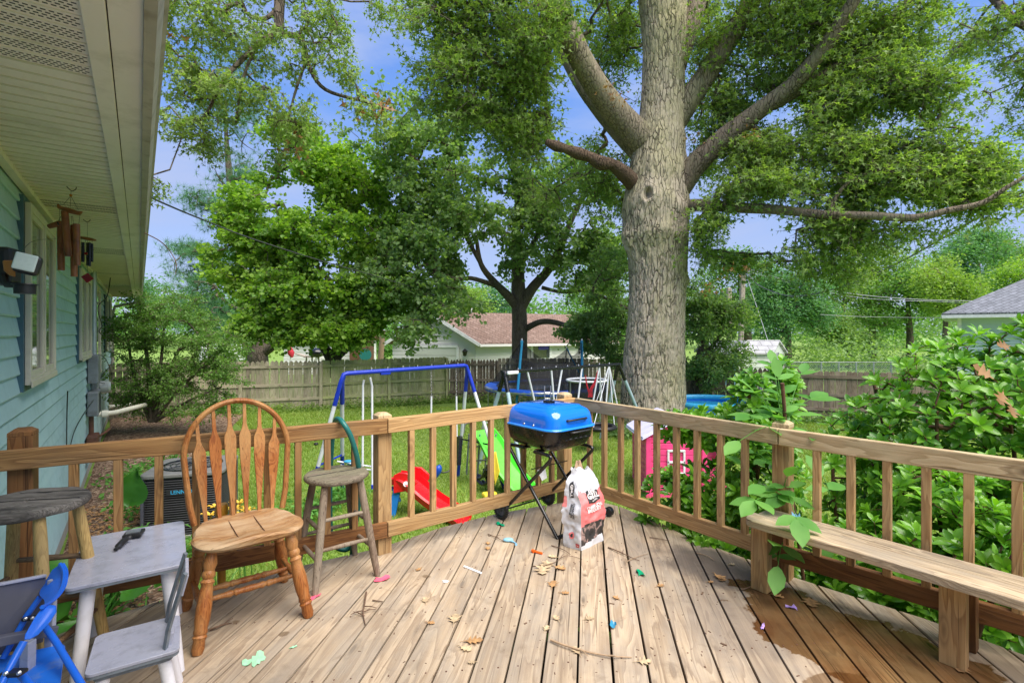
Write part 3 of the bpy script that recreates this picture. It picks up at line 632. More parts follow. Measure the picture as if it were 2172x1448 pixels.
# ---- cables that hang on the wall
def cable(name, lab, pts, r, mat, n=5, cat='cable'):
    m = MB(); m.tube(spline(pts, n), r, 6); o = m.build(name, M[mat], None, 30); tag(o, lab, cat); return o
t2 = T(133)
cable('hanging_cable', 'thin black cable drooping from a hook on the teal siding to the grey boxes', [wl(.66, T(133), .73-.0), wl(.68, T(134)+.1, .35), wl(.67, T(135), -.02), wl(.67, T(150), .13), wl(.66, T(168), .2), wl(.60, t1, .30)], .006, 'cable')
cable('looped_cable', 'black cable running from the soffit corner in loose loops to the breaker box', [wl(.45, T(198), 2.46), wl(.5, T(198), 2.1), wl(.6, T(190)+.2, 1.85), wl(.62, T(205), 1.55), wl(.6, T(196), 1.4), wl(.5, T(215), 1.2), wl(.45, T(232), .9), wl(.5, T(225), .65), wl(.56, T(200), .62), wl(.54, t1+.5, .6)], .008, 'cable', 6)
cable('looped_cable', 'short black cable looping out beside the meter', [wl(.58, t1+.62, .52), wl(.5, t1+1.3, .45), wl(.44, t1+2.0, .5), wl(.5, t1+1.5, .85), wl(.57, t1+.9, 1.0)], .006, 'cable', 6)
# ---- security lamp
def lamp():
    c = at(14, 566, 1.86+.35); 
    rt = thing('security_light', 'black wall floodlight with frosted square lens beside the first window', 'outdoor light', c)
    Y = c.y; X = Vector((1, 0, 0)); Z = Vector((0, 0, 1))
    f = lambda px, py, y=0: at(px, py, Y+y)
    b = MB(); b.box(f(6, 565, .06), (.10, .10, .17), Matrix.Rotation(.3, 3, 'Z')); b.build('housing', M['blackplastic'], rt, None, .02)
    b = MB(); P = [(5, 552), (30, 552), (32, 572), (33, 588), (20, 584), (8, 574)]
    V = [f(x, y, -.03) for x, y in P]+[f(x, y, .04) for x, y in P]; b.add(V, [(5, 4, 3, 2, 1, 0), (6, 7, 8, 9, 10, 11)]+[(i, (i+1) % 6, 6+(i+1) % 6, 6+i) for i in range(6)]); b.build('cover', M['amber'], rt, None, .006)
    hd = MB(); Mr = (Matrix.Rotation(R(38), 3, 'Z') @ Matrix.Rotation(R(13), 3, 'Y')); cc = f(51, 556, -.03)
    hd.box(cc+Vector((-.012, .03, -.006)), (.088, .05, .088), Mr); head = hd.build('lamp_head', M['blackplastic'], rt, None, .016)
    l = MB(); l.box(cc+Vector((.008, -.004, 0)), (.074, .012, .074), Mr); l.build('lens', M['lens'], head, None, .0055)
    a = MB(); a.tube([f(8, 585, .02), f(15, 604), f(40, 604)], .014, 8); a.build('arm', M['blackplastic'], rt, 30)
    s = MB(); s.lathe(f(53, 602), f(53, 623), [(0, .044), (.1, .046), (.12, .038), (.85, .037), (1, .037)], 18); s.build('sensor', M['blackplastic'], rt, 30)
lamp()
cable('thin_wire', 'hair-thin wire slanting from the floodlight up to the window top', [at(46, 534, 2.2), at(75, 510, 3.0), wl(.63, T(101), 2.30)], .0015, 'cable', 4, 'wire')
# ---- wind chimes
def chime_bamboo():
    Y = 3.72; f = lambda cx, cy, y=0: at(100+cx/6.033, 380+cy/6.033, Y+y)
    rt = thing('wind_chime', 'brown bamboo wind chime with split tubes hanging from the soffit', 'wind chime', f(320, 60))
    m = MB(); m.tube(spline([f(245, 88), f(280, 125), f(320, 152), f(365, 130), f(370, 90), f(325, 65), f(322, 45)], 4), .003, 6); m.build('hook', M['hook'], rt, 30)
    m = MB(); m.ball(f(303, 208), .010, 10, 6); m.build('bead', M['amber'], rt, 60)
    m = MB()
    for a, b in (((303, 215), (205, 330)), ((303, 215), (295, 360)), ((303, 215), (400, 395)), ((160, 385), (160, 540)), ((180, 470), (140, 540)), ((312, 470), (318, 590)), ((325, 470), (340, 575)), ((420, 450), (405, 580)), ((306, 150), (303, 210))): m.tube([f(*a), f(*b)], .0013, 5)
    m.build('string', M['cable'], rt, 30)
    m = MB(); m.tube([f(140, 325), f(165, 365), f(290, 405), f(400, 435), f(445, 418)], [.010, .024, .036, .028, .008], 12, True, 0, .55); m.build('top_plate', M['bamboo'], rt, 50)
    for a, b, r, y in (((175, 540), (180, 1165), .0225, .02), ((225, 412), (272, 985), .0225, -.02), ((345, 590), (345, 1245), .0215, .03), ((375, 575), (385, 1100), .021, -.03)):
        m = MB(); A, B = f(*a, y), f(*b, y); n = 14
        m.lathe(A, B, [(0, r), (.30, r), (.31, r*1.07), (.33, r), (.66, r), (.67, r*1.07), (.69, r), (1, r*.95)], n)
        m.build('chime_tube', M['bamboo'], rt, 40)
    m = MB(); m.tube([f(25, 605), f(150, 570)], [.017, .021], 12); m.tube([f(150, 570), f(153, 569)], .015, 12, True, 1); m.build('clapper', [M['bamboo'], M['ink']], rt, 40)
def chime_black():
    Y = 4.8; f = lambda cx, cy, y=0: at(100+cx/6.033, 380+cy/6.033, Y+y)
    rt = thing('wind_chime', 'small wind chime of black metal tubes with a red diamond sail', 'wind chime', f(515, 480))
    m = MB(); m.tube(spline([f(455, 508), f(480, 530), f(515, 548), f(550, 525), f(535, 490), f(505, 480), f(503, 465)], 4), .003, 6); m.build('hook', M['hook'], rt, 30)
    m = MB()
    for a, b in (((515, 548), (515, 745)), ((438, 765), (440, 810)), ((490, 775), (490, 860)), ((575, 790), (575, 830)), ((515, 780), (515, 1200)), ((545, 780), (545, 820))): m.tube([f(*a), f(*b)], .0012, 5)
    m.build('string', M['cable'], rt, 30)
    m = MB(); m.tube([f(415, 745), f(440, 750), f(515, 762), f(590, 775), f(615, 770)], [.02, .045, .055, .04, .01], 14, True, 0, .3); m.build('top_plate', M['bamboo'], rt, 50)
    for x, a, b, r, y in ((457, 808, 1060, .0135, 0), (520, 815, 1105, .0125, .03), (541, 812, 1112, .0125, -.03), (574, 825, 1058, .0105, .01)):
        m = MB(); m.lathe(f(x, a, y), f(x, b, y), [(0, r), (1, r)], 12); m.build('chime_tube', M['chimeblack'], rt, 40)
    m = MB(); m.ball(f(500, 952), (.016, .016, .014)); m.build('clapper', M['redsail'], rt, 60)
    m = MB(); P = [f(515, 1198), f(430, 1248, -.01), f(505, 1325), f(592, 1275, .01)]; m.add(P+[p+Vector((.002, .006, 0)) for p in P], [(0, 1, 2, 3), (7, 6, 5, 4)]+[(i, 4+i, 4+(i+1) % 4, (i+1) % 4) for i in range(4)]); m.build('sail', M['redsail'], rt, None, .001)
chime_bamboo(); chime_black()
patch('gap_backing', [wl(.68, -1.4, 0).xy, wl(.68, 2.9, 0).xy, (-2.0, 2.5), (-.8, 3.25), (.45, 4.2), (1.6, 3.0), (2.2, 2.1), (2.9, 1.2), (2.3, -1.5)], ZG+.06, M['dirt'], amp=.03)  # dark ground sheet added so the gaps between deck boards stay dark
# ---------------------------------------------------------------- furniture on the deck
V3 = Vector
def frame2(loc, rz): return Matrix.Translation(loc) @ Matrix.Rotation(rz, 4, 'Z')
def windsor():
    c = V3((-1.315, 2.50, 0)); fr = V3((.62, -.785, 0)).normalized(); rz = math.atan2(fr.y, fr.x)-math.pi/2    # local +Y = front
    rt = thing('windsor_chair', 'varnished oak windsor chair with arched back and arrow-shaped spindles', 'chair', c, rz)
    SH = .445
    # saddle seat
    def out(a):
        x = math.cos(a); y = math.sin(a); r = .235+.012*math.cos(4*a)
        px_ = .245*(abs(x)**.55)*(1 if x > 0 else -1); py_ = .215*(abs(y)**.62)*(1 if y > 0 else -1)
        if y < 0: px_ *= 1-.22*(-y)
        if abs(x) > .8 and y < .1 and y > -.55: px_ *= .93
        return px_, py_
    n = 56; m = MB(); rings = []
    for (s, zt) in ((0, -.010), (.35, -.011), (.65, -.005), (.86, .006), (.96, .004), (1.0, -.006), (.99, -.020), (.90, -.036), (.6, -.040), (0, -.040)):
        for k in range(n):
            x, y = out(2*math.pi*k/n); zz = zt+(.010*max(0, y/.2)*(1-abs(x)/.25)*.0)+(.012*math.cos(x*13)*(y > .1)*(y-.1)*8 if zt > -.015 else 0)*s
            m.v.append((x*s, y*s, SH+zz))
    for i in range(9):
        for k in range(n): m.f.append((i*n+k, i*n+(k+1) % n, (i+1)*n+(k+1) % n, (i+1)*n+k)); m.mi.append(0)
    m.build('seat', M['oakseat'], rt, 40, 0, False)
    g = MB()
    for x in (-.17, -.055, .06, .165): g.box((x, -.01, SH-.0068), (.0016, .33, .006))
    g.build('seat_joint', M['rust'], rt, None, 0, False)
    # bow
    cb, tilt = -.165, .16
    def bk(x, h): return (x, cb-.02*(1-(x/.26)**2)-tilt*h, SH-.005+h)
    bow = [];
    for i in range(41):
        a = math.pi*i/40; u = math.cos(a); hh = math.sin(a)
        x = -.245*u ; h = .33+.262*hh
        bow.append((x, h))
    pts = [(-.205, 0), (-.225, .10), (-.236, .22)]+bow+[(.236, .22), (.225, .10), (.205, 0)]
    m = MB(); P = [bk(x, h) for x, h in pts]; m.tube(P, .0185, 10, True, 0, .8); m.build('back_bow', M['oak'], rt, 40, 0, False)
    for i in range(6):
        x0 = -.155+.062*i; x1 = x0*1.20; top = .33+.262*math.sqrt(max(0, 1-(x1/.245)**2))
        prof = [(0, .0085), (.12, .010), (.3, .017), (.50, .0255), (.66, .0285), (.70, .027), (.76, .014), (.80, .0095), (1, .0075)]
        A = V3(bk(x0, 0)); B = V3(bk(x1, top)); d = B-A; ux = V3((1, 0, 0)); nn = d.normalized().cross(ux).normalized()
        m = MB(); th = .006; Vs = []
        for s, wv in prof:
            p = A+d*s; t_ = th if s > .08 else .0075
            Vs += [p-ux*wv-nn*t_, p+ux*wv-nn*t_, p+ux*wv+nn*t_, p-ux*wv+nn*t_]
        q = len(prof); m.add(Vs, [(i_*4+k, i_*4+(k+1) % 4, i_*4+4+(k+1) % 4, i_*4+4+k) for i_ in range(q-1) for k in range(4)]+[(3, 2, 1, 0), (q*4-4, q*4-3, q*4-2, q*4-1)])
        m.build('spindle', M['oak'], rt, 30, .002, False)
    legp = [(0, .017), (.10, .026), (.16, .030), (.22, .022), (.24, .027), (.27, .029), (.30, .021), (.33, .030), (.36, .024), (.40, .026), (.55, .032), (.68, .031), (.76, .026), (.80, .029), (.82, .024), (.84, .030), (.87, .024), (.95, .026), (1., .020)]
    L_ = {}
    for sx, sy in ((-1, 1), (1, 1), (-1, -1), (1, -1)):
        A = V3((sx*.165, .115 if sy > 0 else -.13, SH-.03)); B = V3((sx*.235, .21 if sy > 0 else -.245, 0)); L_[sx, sy] = (A, B)
        m = MB(); m.lathe(A, B, legp, 14); m.build('leg', M['oak'], rt, 45, 0, False)
    sp = [(0, .009), (.12, .011), (.25, .013), (.30, .017), (.33, .011), (.36, .017), (.40, .013), (.5, .016), (.6, .013), (.64, .017), (.67, .011), (.70, .017), (.75, .013), (.88, .011), (1, .009)]
    for s in (-1, 1):
        m = MB(); m.lathe(L_[s, 1][0].lerp(L_[s, 1][1], .62), L_[s, -1][0].lerp(L_[s, -1][1], .62), [(0, .01), (.5, .016), (1, .01)], 10); m.build('side_stretcher', M['oak'], rt, 45, 0, False)
    for fy in (.30, .58):
        a = L_[-1, 1][0].lerp(L_[-1, 1][1], .62).lerp(L_[-1, -1][0].lerp(L_[-1, -1][1], .62), fy); b = a.copy(); b.x = -a.x
        m = MB(); m.lathe(a, b, sp, 10); m.build('cross_stretcher', M['oak'], rt, 45, 0, False)
windsor()
def stool(lab, c, h, r, foot, rz, mats, name='bar_stool', rungs=(.35, .62)):
    rt = thing(name, lab, 'stool', c, rz)
    n = 40; m = MB(); mt, ml, mr = mats
    for s, z in ((0, .004), (.5, .002), (.86, .004), (.96, .001), (1.0, -.007), (1.01, -.018), (.98, -.028), (.86, -.033), (0, -.033)):
        for k in range(n):
            a = 2*math.pi*k/n; q = s*r*(1+.012*math.sin(3*a+1)+.008*math.sin(11*a)*(s > .9)); m.v.append((q*math.cos(a), q*math.sin(a), h+z+.0015*math.sin(7*a)))
    for i in range(8):
        for k in range(n): m.f.append((i*n+k, i*n+(k+1) % n, (i+1)*n+(k+1) % n, (i+1)*n+k)); m.mi.append(0)
    m.build('seat', mt, rt, 45, 0, False)
    g = MB(); g.box((0, .0, h+.0035), (2*r*.93, .0022, .0036)); g.box((r*.2, r*.55, h+.0035), (1.3*r, .0014, .0036)); g.build('seat_crack', M['ink'], rt, None, 0, False)
    P = {}
    for i, (sx, sy) in enumerate(((1, 1), (-1, 1), (-1, -1), (1, -1))):
        A = V3((sx*r*.55, sy*r*.55, h-.02)); B = V3((sx*foot, sy*foot, 0)); P[i] = (A, B); m = MB()
        m.lathe(A, B, [(0, .018), (.15, .021), (.5, .022), (.85, .020), (1, .016)], 12); m.build('leg', ml, rt, 45, 0, False)
    for j, q in enumerate(rungs):
        for i in range(4):
            qq = q+(.09 if i % 2 else 0); a = P[i][0].lerp(P[i][1], qq); b = P[(i+1) % 4][0].lerp(P[(i+1) % 4][1], qq)
            m = MB(); m.lathe(a, b, [(0, .009), (.5, .0125), (1, .009)], 9); m.build('rung', mr, rt, 45, 0, False)
    return rt
stool('grey weathered wooden bar stool with cracked round seat right of the arched chair', V3((-1.02, 2.93, 0)), .585, .178, .175, R(38), (M['stool'], M['stoolleg'], M['stoolleg']))
stool('yellowed bar stool with black mildewed seat at the left edge by the railing', V3((-1.90, 1.97, 0)), .74, .195, .185, R(12), (M['stooltop'] if 'stooltop' in M else M['stool'], M['stoolyel'], M['stoolrung']), rungs=(.36, .60))
def rrect(w, d, r, n=5):
    P = []
    for cx, cy, a0 in ((w/2-r, d/2-r, 0), (-w/2+r, d/2-r, 90), (-w/2+r, -d/2+r, 180), (w/2-r, -d/2+r, 270)):
        for k in range(n+1): a = R(a0+90*k/n); P.append((cx+r*math.cos(a), cy+r*math.sin(a)))
    return P
def kidtable():
    c = V3((-1.66, 2.205, 0)); d = V3((.56, -.83, 0)); rz = math.atan2(d.y, d.x)
    rt = thing('kids_table', 'low grey childs table with white round legs beside the arched chair', 'table', c, rz)
    top = MB().prism(rrect(.575, .385, .03), .014, z0=.437).build('tabletop', M['greypaint'], rt, 30, .002, False)
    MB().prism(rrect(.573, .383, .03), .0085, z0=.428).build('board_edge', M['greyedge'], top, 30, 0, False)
    for sx, sy in ((1, 1), (1, -1), (-1, 1), (-1, -1)):
        m = MB(); m.lathe((sx*.215, sy*.125, .427), (sx*.262, sy*.165, 0), [(0, .025), (.5, .0235), (1, .021)], 16); m.build('leg', M['whitepaint'], rt, 40, 0, False)
kidtable()
def kidchair():
    c = on(290, 1362, .265); c.z = 0; d = V3((.80, .60, 0)).normalized(); rz = math.atan2(d.y, d.x)-R(4)       # local +X = the back of the chair
    rt = thing('kids_chair', 'small grey childs chair with white legs tucked against the low table', 'chair', c, rz)
    s = MB().prism(rrect(.265, .27, .025), .012, z0=.255).build('seat', M['greypaint'], rt, 30, .002, False)
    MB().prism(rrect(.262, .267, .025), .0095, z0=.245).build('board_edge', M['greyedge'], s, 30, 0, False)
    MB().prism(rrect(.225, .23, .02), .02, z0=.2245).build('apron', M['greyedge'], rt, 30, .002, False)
    for sx, sy in ((1, 1), (1, -1), (-1, 1), (-1, -1)):
        m = MB(); m.lathe((sx*.085, sy*.085, .224), (sx*.125, sy*.125, 0), [(0, .0215), (.5, .020), (1, .018)], 14); m.build('leg', M['whitepaint'], rt, 40, 0, False)
    for y in (-.10, .10):
        m = MB(); P = [(.088, y, .256), (.098, y, .33), (.122, y, .42), (.150, y, .52)]
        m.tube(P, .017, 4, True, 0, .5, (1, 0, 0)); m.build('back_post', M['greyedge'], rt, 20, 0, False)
    for z_, x_, hgt in ((.47, .146, .075), (.285, .104, .05)):
        m = MB(); m.box((x_, 0, z_), (.012, .175, hgt), Matrix.Rotation(R(14), 3, 'Y')); m.build('back_slat', M['greypaint'], rt, None, .002, False)
kidchair()
def scraper():
    f = lambda px, py, z=.47: on(px, py, z)
    rt = thing('grill_brush', 'black handled grill scraper lying on the grey table', 'brush', f(262, 1145, .452))
    m = MB(); P = [f(245, 1165, .462), f(252, 1157, .467), f(264, 1145, .470), f(275, 1138, .474)]; m.tube(spline(P, 4), [.009]*4+[.0155]*5+[.014]*3+[.018], 8, True, 0, .7); m.build('handle', M['blackplastic'], rt, 50)
    a, b = f(264, 1133, .468), f(304, 1128, .468); m = MB(); m.beam(a, b, .075, .016); m.build('brush_head', M['blackplastic'], rt, None, .004)
    m = MB(); m.beam(a+V3((.008, 0, .0095)), b+V3((-.012, 0, .0095)), .045, .004); m.build('scraper_plate', M['steel'], rt, None)
scraper()
def bluechair():
    g = lambda cx, cy, Y: at(cx/4.702, 1140+cy/4.702, Y)
    rt = thing('folding_chair', 'bright blue plastic childs folding chair with scuffed seat in the corner', 'chair', V3((-1.45, 1.42, 0)))
    q = lambda cx, cy, z: on(cx/4.702, 1140+cy/4.702, z)
    SZ = .30; P = [q(-140, 1215, SZ), q(655, 1050, SZ), q(600, 1470, SZ), q(-330, 1640, SZ)]
    m = MB(); c = sum(P, V3())/4; n = 8; ring = []
    for i in range(4):
        a, b, d = P[i-1], P[i], P[(i+1) % 4]
        for t in (.0, .25, .5, .75, 1.):
            u = b.lerp(a, .09*(1-t)**2); v = b.lerp(d, .09*t**2); ring.append(b+(a-b)*.08*(1-t)**2+(d-b)*.08*t**2)
    k = len(ring); m.add([p+V3((0, 0, z))-(p-c)*s for z, s in ((-.022, .02), (-.004, 0), (.0, .015), (-.003, .08)) for p in ring]+[c+V3((0, 0, -.006)), c+V3((0, 0, -.022))],
        [(j*k+i, j*k+(i+1) % k, (j+1)*k+(i+1) % k, (j+1)*k+i) for j in range(3) for i in range(k)]+[(3*k+i, 3*k+(i+1) % k, 4*k) for i in range(k)]+[((i+1) % k, i, 4*k+1) for i in range(k)])
    m.build('seat', M['blueseat'], rt, 35)
    # curved back shell, seen from behind its left edge
    Yb0, Yb1 = 1.78, 1.60
    U = [g(600, 262, 1.82), g(640, 345, 1.78), g(625, 480, 1.70), g(560, 590, 1.62), g(470, 668, 1.55), g(420, 690, 1.52)]
    Lw = [g(520, 320, 1.82), g(430, 470, 1.80), g(392, 560, 1.75), g(440, 620, 1.66), g(440, 680, 1.57), g(412, 700, 1.53)]
    U = spline(U, 4); Lw = spline(Lw, 4); k = len(U); m = MB(); o = V3((.004, .012, 0))
    m.add(U+Lw+[p+o for p in U]+[p+o for p in Lw], [(i, i+1, k+i+1, k+i) for i in range(k-1)]+[(2*k+i+1, 2*k+i, 3*k+i, 3*k+i+1) for i in range(k-1)]+[(i+1, i, 2*k+i, 2*k+i+1) for i in range(k-1)]+[(k+i, k+i+1, 3*k+i+1, 3*k+i) for i in range(k-1)])
    m.tube(U, .0065, 6); m.build('backrest', M['bluechair'], rt, 50)
    m = MB(); A = [g(412, 690, 1.53), g(500, 700, 1.53), g(505, 770, 1.52), g(440, 870, 1.50), g(300, 1020, 1.46), g(225, 1025, 1.45), g(240, 960, 1.46), g(330, 810, 1.50)]
    m.add(A+[p+V3((.004, .02, 0)) for p in A], [tuple(range(7, -1, -1)), tuple(range(8, 16))]+[(i, (i+1) % 8, 8+(i+1) % 8, 8+i) for i in range(8)]); m.build('back_side', M['bluechair'], rt, 40, .006)
    for P_, r in (([g(400, 590, 1.76), g(270, 770, 1.74), g(30, 1200, 1.68)], .0095), ([g(240, 1030, 1.46), g(90, 1300, 1.42), g(-40, 1560, 1.36)], .0100)):
        m = MB(); m.tube(P_, r, 10); m.build('back_tube', M['bluechair'], rt, 40)
    for P_ in ([g(440, 870, 1.72), g(560, 1040, 1.68), g(800, 1440, 1.56), g(900, 1600, 1.53)], [g(215, 1370, 1.44), g(330, 1500, 1.40), g(500, 1750, 1.35)]):
        m = MB(); m.tube(P_, .0100, 10); m.build('leg', M['bluechair'], rt, 40)
    for a, b, Y in (((235, 805), (350, 795), 1.73), ((20, 1350), (240, 1340), 1.41)):
        m = MB(); m.beam(g(*a, Y), g(*b, Y), .012, .030 if Y < 1.5 else .022, (0, -1, 0)); br = m.build('hinge', M['blackplastic'], rt, None, .004)
        for s in (.2, .8): 
            p = g(*a, Y-.012).lerp(g(*b, Y-.012), s); mm = MB(); mm.lathe(p, p+V3((0, -.006, 0)), [(0, .006), (1, .004)], 10); mm.build('rivet', M['steel'], br, 30)
bluechair()
def panel():
    f = lambda px, py, Y: at(px, py, Y)
    rt = thing('toy_bench', 'dark grey panelled childs bench behind the blue folding chair', 'bench', V3((-1.66, 1.66, 0)))
    A, B = f(-60, 1252, 1.62), f(97, 1222, 1.80); Hh = .235
    m = MB(); V = [A, B, B-V3((-.02, 0, Hh)), A-V3((0, 0, Hh))]; n = V3((-.6, .8, 0)).normalized()*.012
    V[2] = B+V3((-.01, 0, -Hh)); m.add(V+[p+n for p in V], [(3, 2, 1, 0), (4, 5, 6, 7), (0, 1, 5, 4), (1, 2, 6, 5), (2, 3, 7, 6), (3, 0, 4, 7)]); m.build('back_panel', M['darkgrey'], rt, None, .002)
    m = MB(); m.beam(A+V3((0, 0, .004)), B+V3((0, 0, .004)), .016, .009); m.build('panel_edge', M['greypaint'], rt, None, .002)
    m = MB(); m.beam(f(112, 1228, 1.79), f(104, 1392, 1.77), .028, .016, (0, -1, 0)); m.build('leg', M['greypaint'], rt, None, .003)
    m = MB(); m.beam(f(-60, 1370, 1.58), f(118, 1335, 1.78), .03, .03); m.build('seat', M['darkgrey'], rt, None, .003)
    for a in ((-40, 1375, 1.52), (60, 1358, 1.66)):
        p = f(*a); m = MB(); m.beam(p, V3((p.x-.01, p.y, 0)), .03, .03, (0, 1, 0)); m.build('leg', M['greypaint'], rt, None, .003)
panel()
# ---------------------------------------------------------------- bench
def bench():
    rt = thing('bench', 'long bare plank bench on square legs along the right railing', 'bench', V3((1.5, 2.45, 0)))
    d = V3((.615, -.788, 0)).normalized(); n = V3((.788, .615, 0)).normalized(); A = on(1581, 1100, .395)
    B = A+d*1.55; z0 = .357
    P = [A+n*.03-d*.0, A+d*.03, B, B+n*.27, A+n*.245+d*.0, A+n*.215-d*.02, A+n*.1-d*.025]
    bx = d; Mx = Matrix(((bx.x, n.x, 0, A.x), (bx.y, n.y, 0, A.y), (0, 0, 1, 0), (0, 0, 0, 1))); inv = Mx.inverted()
    def plank(a, b, rd, nm='seat_plank'):
        Q = [(0.03 if rd else 0, a), (1.55, a), (1.55, b), (0.0, b)]
        if rd: Q = [(.035, a), (1.55, a), (1.55, b), (-.02, b), (-.025, a+.07), (-.012, a+.03), (.008, a+.008)]
        me = MB().prism(Q, .038, z0=z0).mesh(nm); finish(nm, me, M['bench'], rt, None, .004, Mx)
    plank(0, .138, True); plank(.1395, .272, False)
    for px, py in ((1609, 1253), (2019, 1414)):
        p = on(px, py, 0)+n*.03; board('leg', V3((p.x, p.y, 0)), V3((p.x, p.y, z0)), .088, .06, M['rail'], rt, up=n)
        q = p+n*.19; board('leg', V3((q.x, q.y, 0)), V3((q.x, q.y, z0)), .088, .06, M['railbrown'], rt, up=n)
        board('cross_brace', V3((p.x, p.y, z0-.045))+n*.032, V3((q.x, q.y, z0-.045))-n*.032, .035, .085, M['railbrown'], rt)
bench()
# ---------------------------------------------------------------- grill
def grill():
    c = V3((.275, 3.74, 0)); s = V3((.76, .65, 0)).normalized(); fr = V3((.65, -.76, 0)).normalized(); rz = math.atan2(s.y, s.x)   # local +X = s ; local -Y = front
    rt = thing('charcoal_grill', 'portable charcoal grill with glossy blue lid on a black folding cart', 'grill', c, rz)
    RZ_ = .725; W_, D_ = .46, .54
    def loops(prof, W, D, r, z0, n=7):
        V = []; P0 = None
        for (sc, z) in prof:
            P = rrect(W*sc, D*sc, r*min(1, sc)*1.0, n); V += [V3((x, y, z0+z)) for x, y in P]; k = len(P)
        return V, k
    def shell(prof, W, D, r, nm, mat, cap=True):
        V, k = loops(prof, W, D, r, RZ_); m = MB(); L_ = len(prof)
        F_ = [(j*k+i, j*k+(i+1) % k, (j+1)*k+(i+1) % k, (j+1)*k+i) for j in range(L_-1) for i in range(k)]
        F_ += [tuple(range((L_-1)*k, L_*k))]+[tuple(reversed(range(k)))]
        if prof[-1][1] < prof[0][1]: F_ = [tuple(reversed(f)) for f in F_]
        m.add(V, F_); return m.build(nm, mat, rt, 60, 0, False)
    lid = shell([(1.0, .012), (.99, .035), (.975, .066), (.945, .096), (.885, .120), (.80, .134), (.73, .143), (.715, .150), (.3, .155)], W_, D_, .09, 'lid', M['lid'])
    shell([(.99, -.004), (1.055, -.002), (1.065, .004), (1.055, .010), (1.01, .014)], W_, D_, .10, 'lid_rim', M['lidrim'])
    shell([(1.01, -.006), (1.0, -.03), (.975, -.07), (.92, -.105), (.82, -.135), (.62, -.16), (.3, -.17)], W_, D_, .09, 'bowl', M['blackmetal'])
    # ribs pressed into the lid top
    # front (local -Y) handles
    def handle(x0, x1, z, y, parent, mat=M['blackplastic']):
        m = MB(); m.tube(spline([(x0, y+.014, z), (x0+.006, y-.026, z+.004), ((x0+x1)/2, y-.034, z+.006), (x1-.006, y-.026, z+.004), (x1, y+.014, z)], 4), .0095, 8, True, 0, .8)
        m.build('handle', mat, parent, 50, 0, False)
    yF = -D_/2
    handle(-.085, .105, RZ_+.062, yF+.018, rt); handle(-.06, .12, RZ_-.022, yF+.002, rt)
    m = MB(); m.box((.03, yF+.017, RZ_-.062), (.26, .018, .035), Matrix.Rotation(R(-18), 3, 'X')); vp = m.build('vent_plate', M['blackmetal'], rt, None, .003, False)
    for i in range(4): m = MB(); m.box((-.05+i*.052, yF+.0065, RZ_-.064), (.026, .004, .014), Matrix.Rotation(R(-18), 3, 'X')); m.build('vent_hole', M['ink'], vp, None, 0, False)
    m = MB(); m.lathe((0, 0, RZ_+.153), (0, 0, RZ_+.162), [(0, .045), (.5, .045), (1, .03)], 20)
    for i in range(4): a = math.pi/2*i+.4; m.tube([(0, 0, RZ_+.166), (.045*math.cos(a), .045*math.sin(a), RZ_+.164)], .006, 6)
    m.build('top_vent', M['blackmetal'], rt, 30, 0, False)
    for y in (-.075, .02):
        m = MB(); m.lathe((-W_/2+.002, y, RZ_+.022), (-W_/2-.004, y, RZ_+.022), [(0, .009), (1, .006)], 10); m.build('bolt', M['steel'], rt, 30, 0, False)
    for y in (-.18, -.17): pass
    m = MB(); m.lathe((-W_/2+.006, -.17, RZ_-.03), (-W_/2-.004, -.17, RZ_-.03), [(0, .005), (1, .004)], 8); m.build('bolt', M['steel'], rt, 30, 0, False)
    # brand script shown on the lid only as a small raised scroll
    m = MB(); m.tube(spline([(-.19+i*.008, yF+.008, RZ_+.030+.006*math.sin(i*1.7)) for i in range(9)], 3), .0012, 5); m.build('script_badge', M['lidrim'], rt, 40, 0, False)
    # folding cart: two U frames crossing
    T_ = .0125; hw = .215
    for nm, ends, topy, w2 in (('wheel_frame', (.27, .055), -.235, hw), ('foot_frame', (-.27, .0), .235, hw-.03)):
        y0, zb = ends; zt = .555; pts = []
        A = V3((-w2, y0, zb)); B = V3((-w2, topy, zt-.02)); B2 = V3((-w2+.03, topy-.02*(1 if topy < 0 else -1), zt+.01)); C2 = V3((w2-.03, B2.y, zt+.01)); C = V3((w2, topy, zt-.02)); D = V3((w2, y0, zb))
        b1 = B.lerp(A, .12); c1 = C.lerp(D, .12)
        # top run bends to horizontal under the bowl
        hy = topy*.62; p = [A, A.lerp(B, .5), b1, V3((-w2+.004, topy, zt)), V3((-w2+.01, hy, zt+.012))]
        q = [V3((w2-.01, hy, zt+.012)), V3((w2-.004, topy, zt)), c1, D.lerp(C, .5), D]
        m = MB(); m.tube([A, b1]+spline([b1, V3((-w2, topy*1.0, zt-.012)), V3((-w2, topy*.8, zt+.006)), V3((-w2, topy*.3, zt+.006))], 4)[1:], T_, 10); m.build('leg', M['blackmetal'], rt, 40, 0, False)
        m = MB(); m.tube([D, c1]+spline([c1, V3((w2, topy*1.0, zt-.012)), V3((w2, topy*.8, zt+.006)), V3((w2, topy*.3, zt+.006))], 4)[1:], T_, 10); m.build('leg', M['blackmetal'], rt, 40, 0, False)
        m = MB(); m.tube([V3((-w2, topy*.35, zt+.006)), V3((w2, topy*.35, zt+.006))], T_, 10); m.build('cross_tube', M['blackmetal'], rt, 40, 0, False)
    m = MB(); m.tube([(-hw, .255, .068), (hw, .255, .068)], .006, 8); m.build('axle', M['blackmetal'], rt, 40, 0, False)
    m = MB(); m.tube([(-hw+.03, -.01, .42), (hw-.03, -.01, .42)], .004, 8); m.build('cross_wire', M['blackmetal'], rt, 40, 0, False)
    m = MB(); m.tube([(-hw+.03, -.27, .012), (hw-.03, -.27, .012)], .0125, 8); m.build('foot_bar', M['blackmetal'], rt, 40, 0, False)
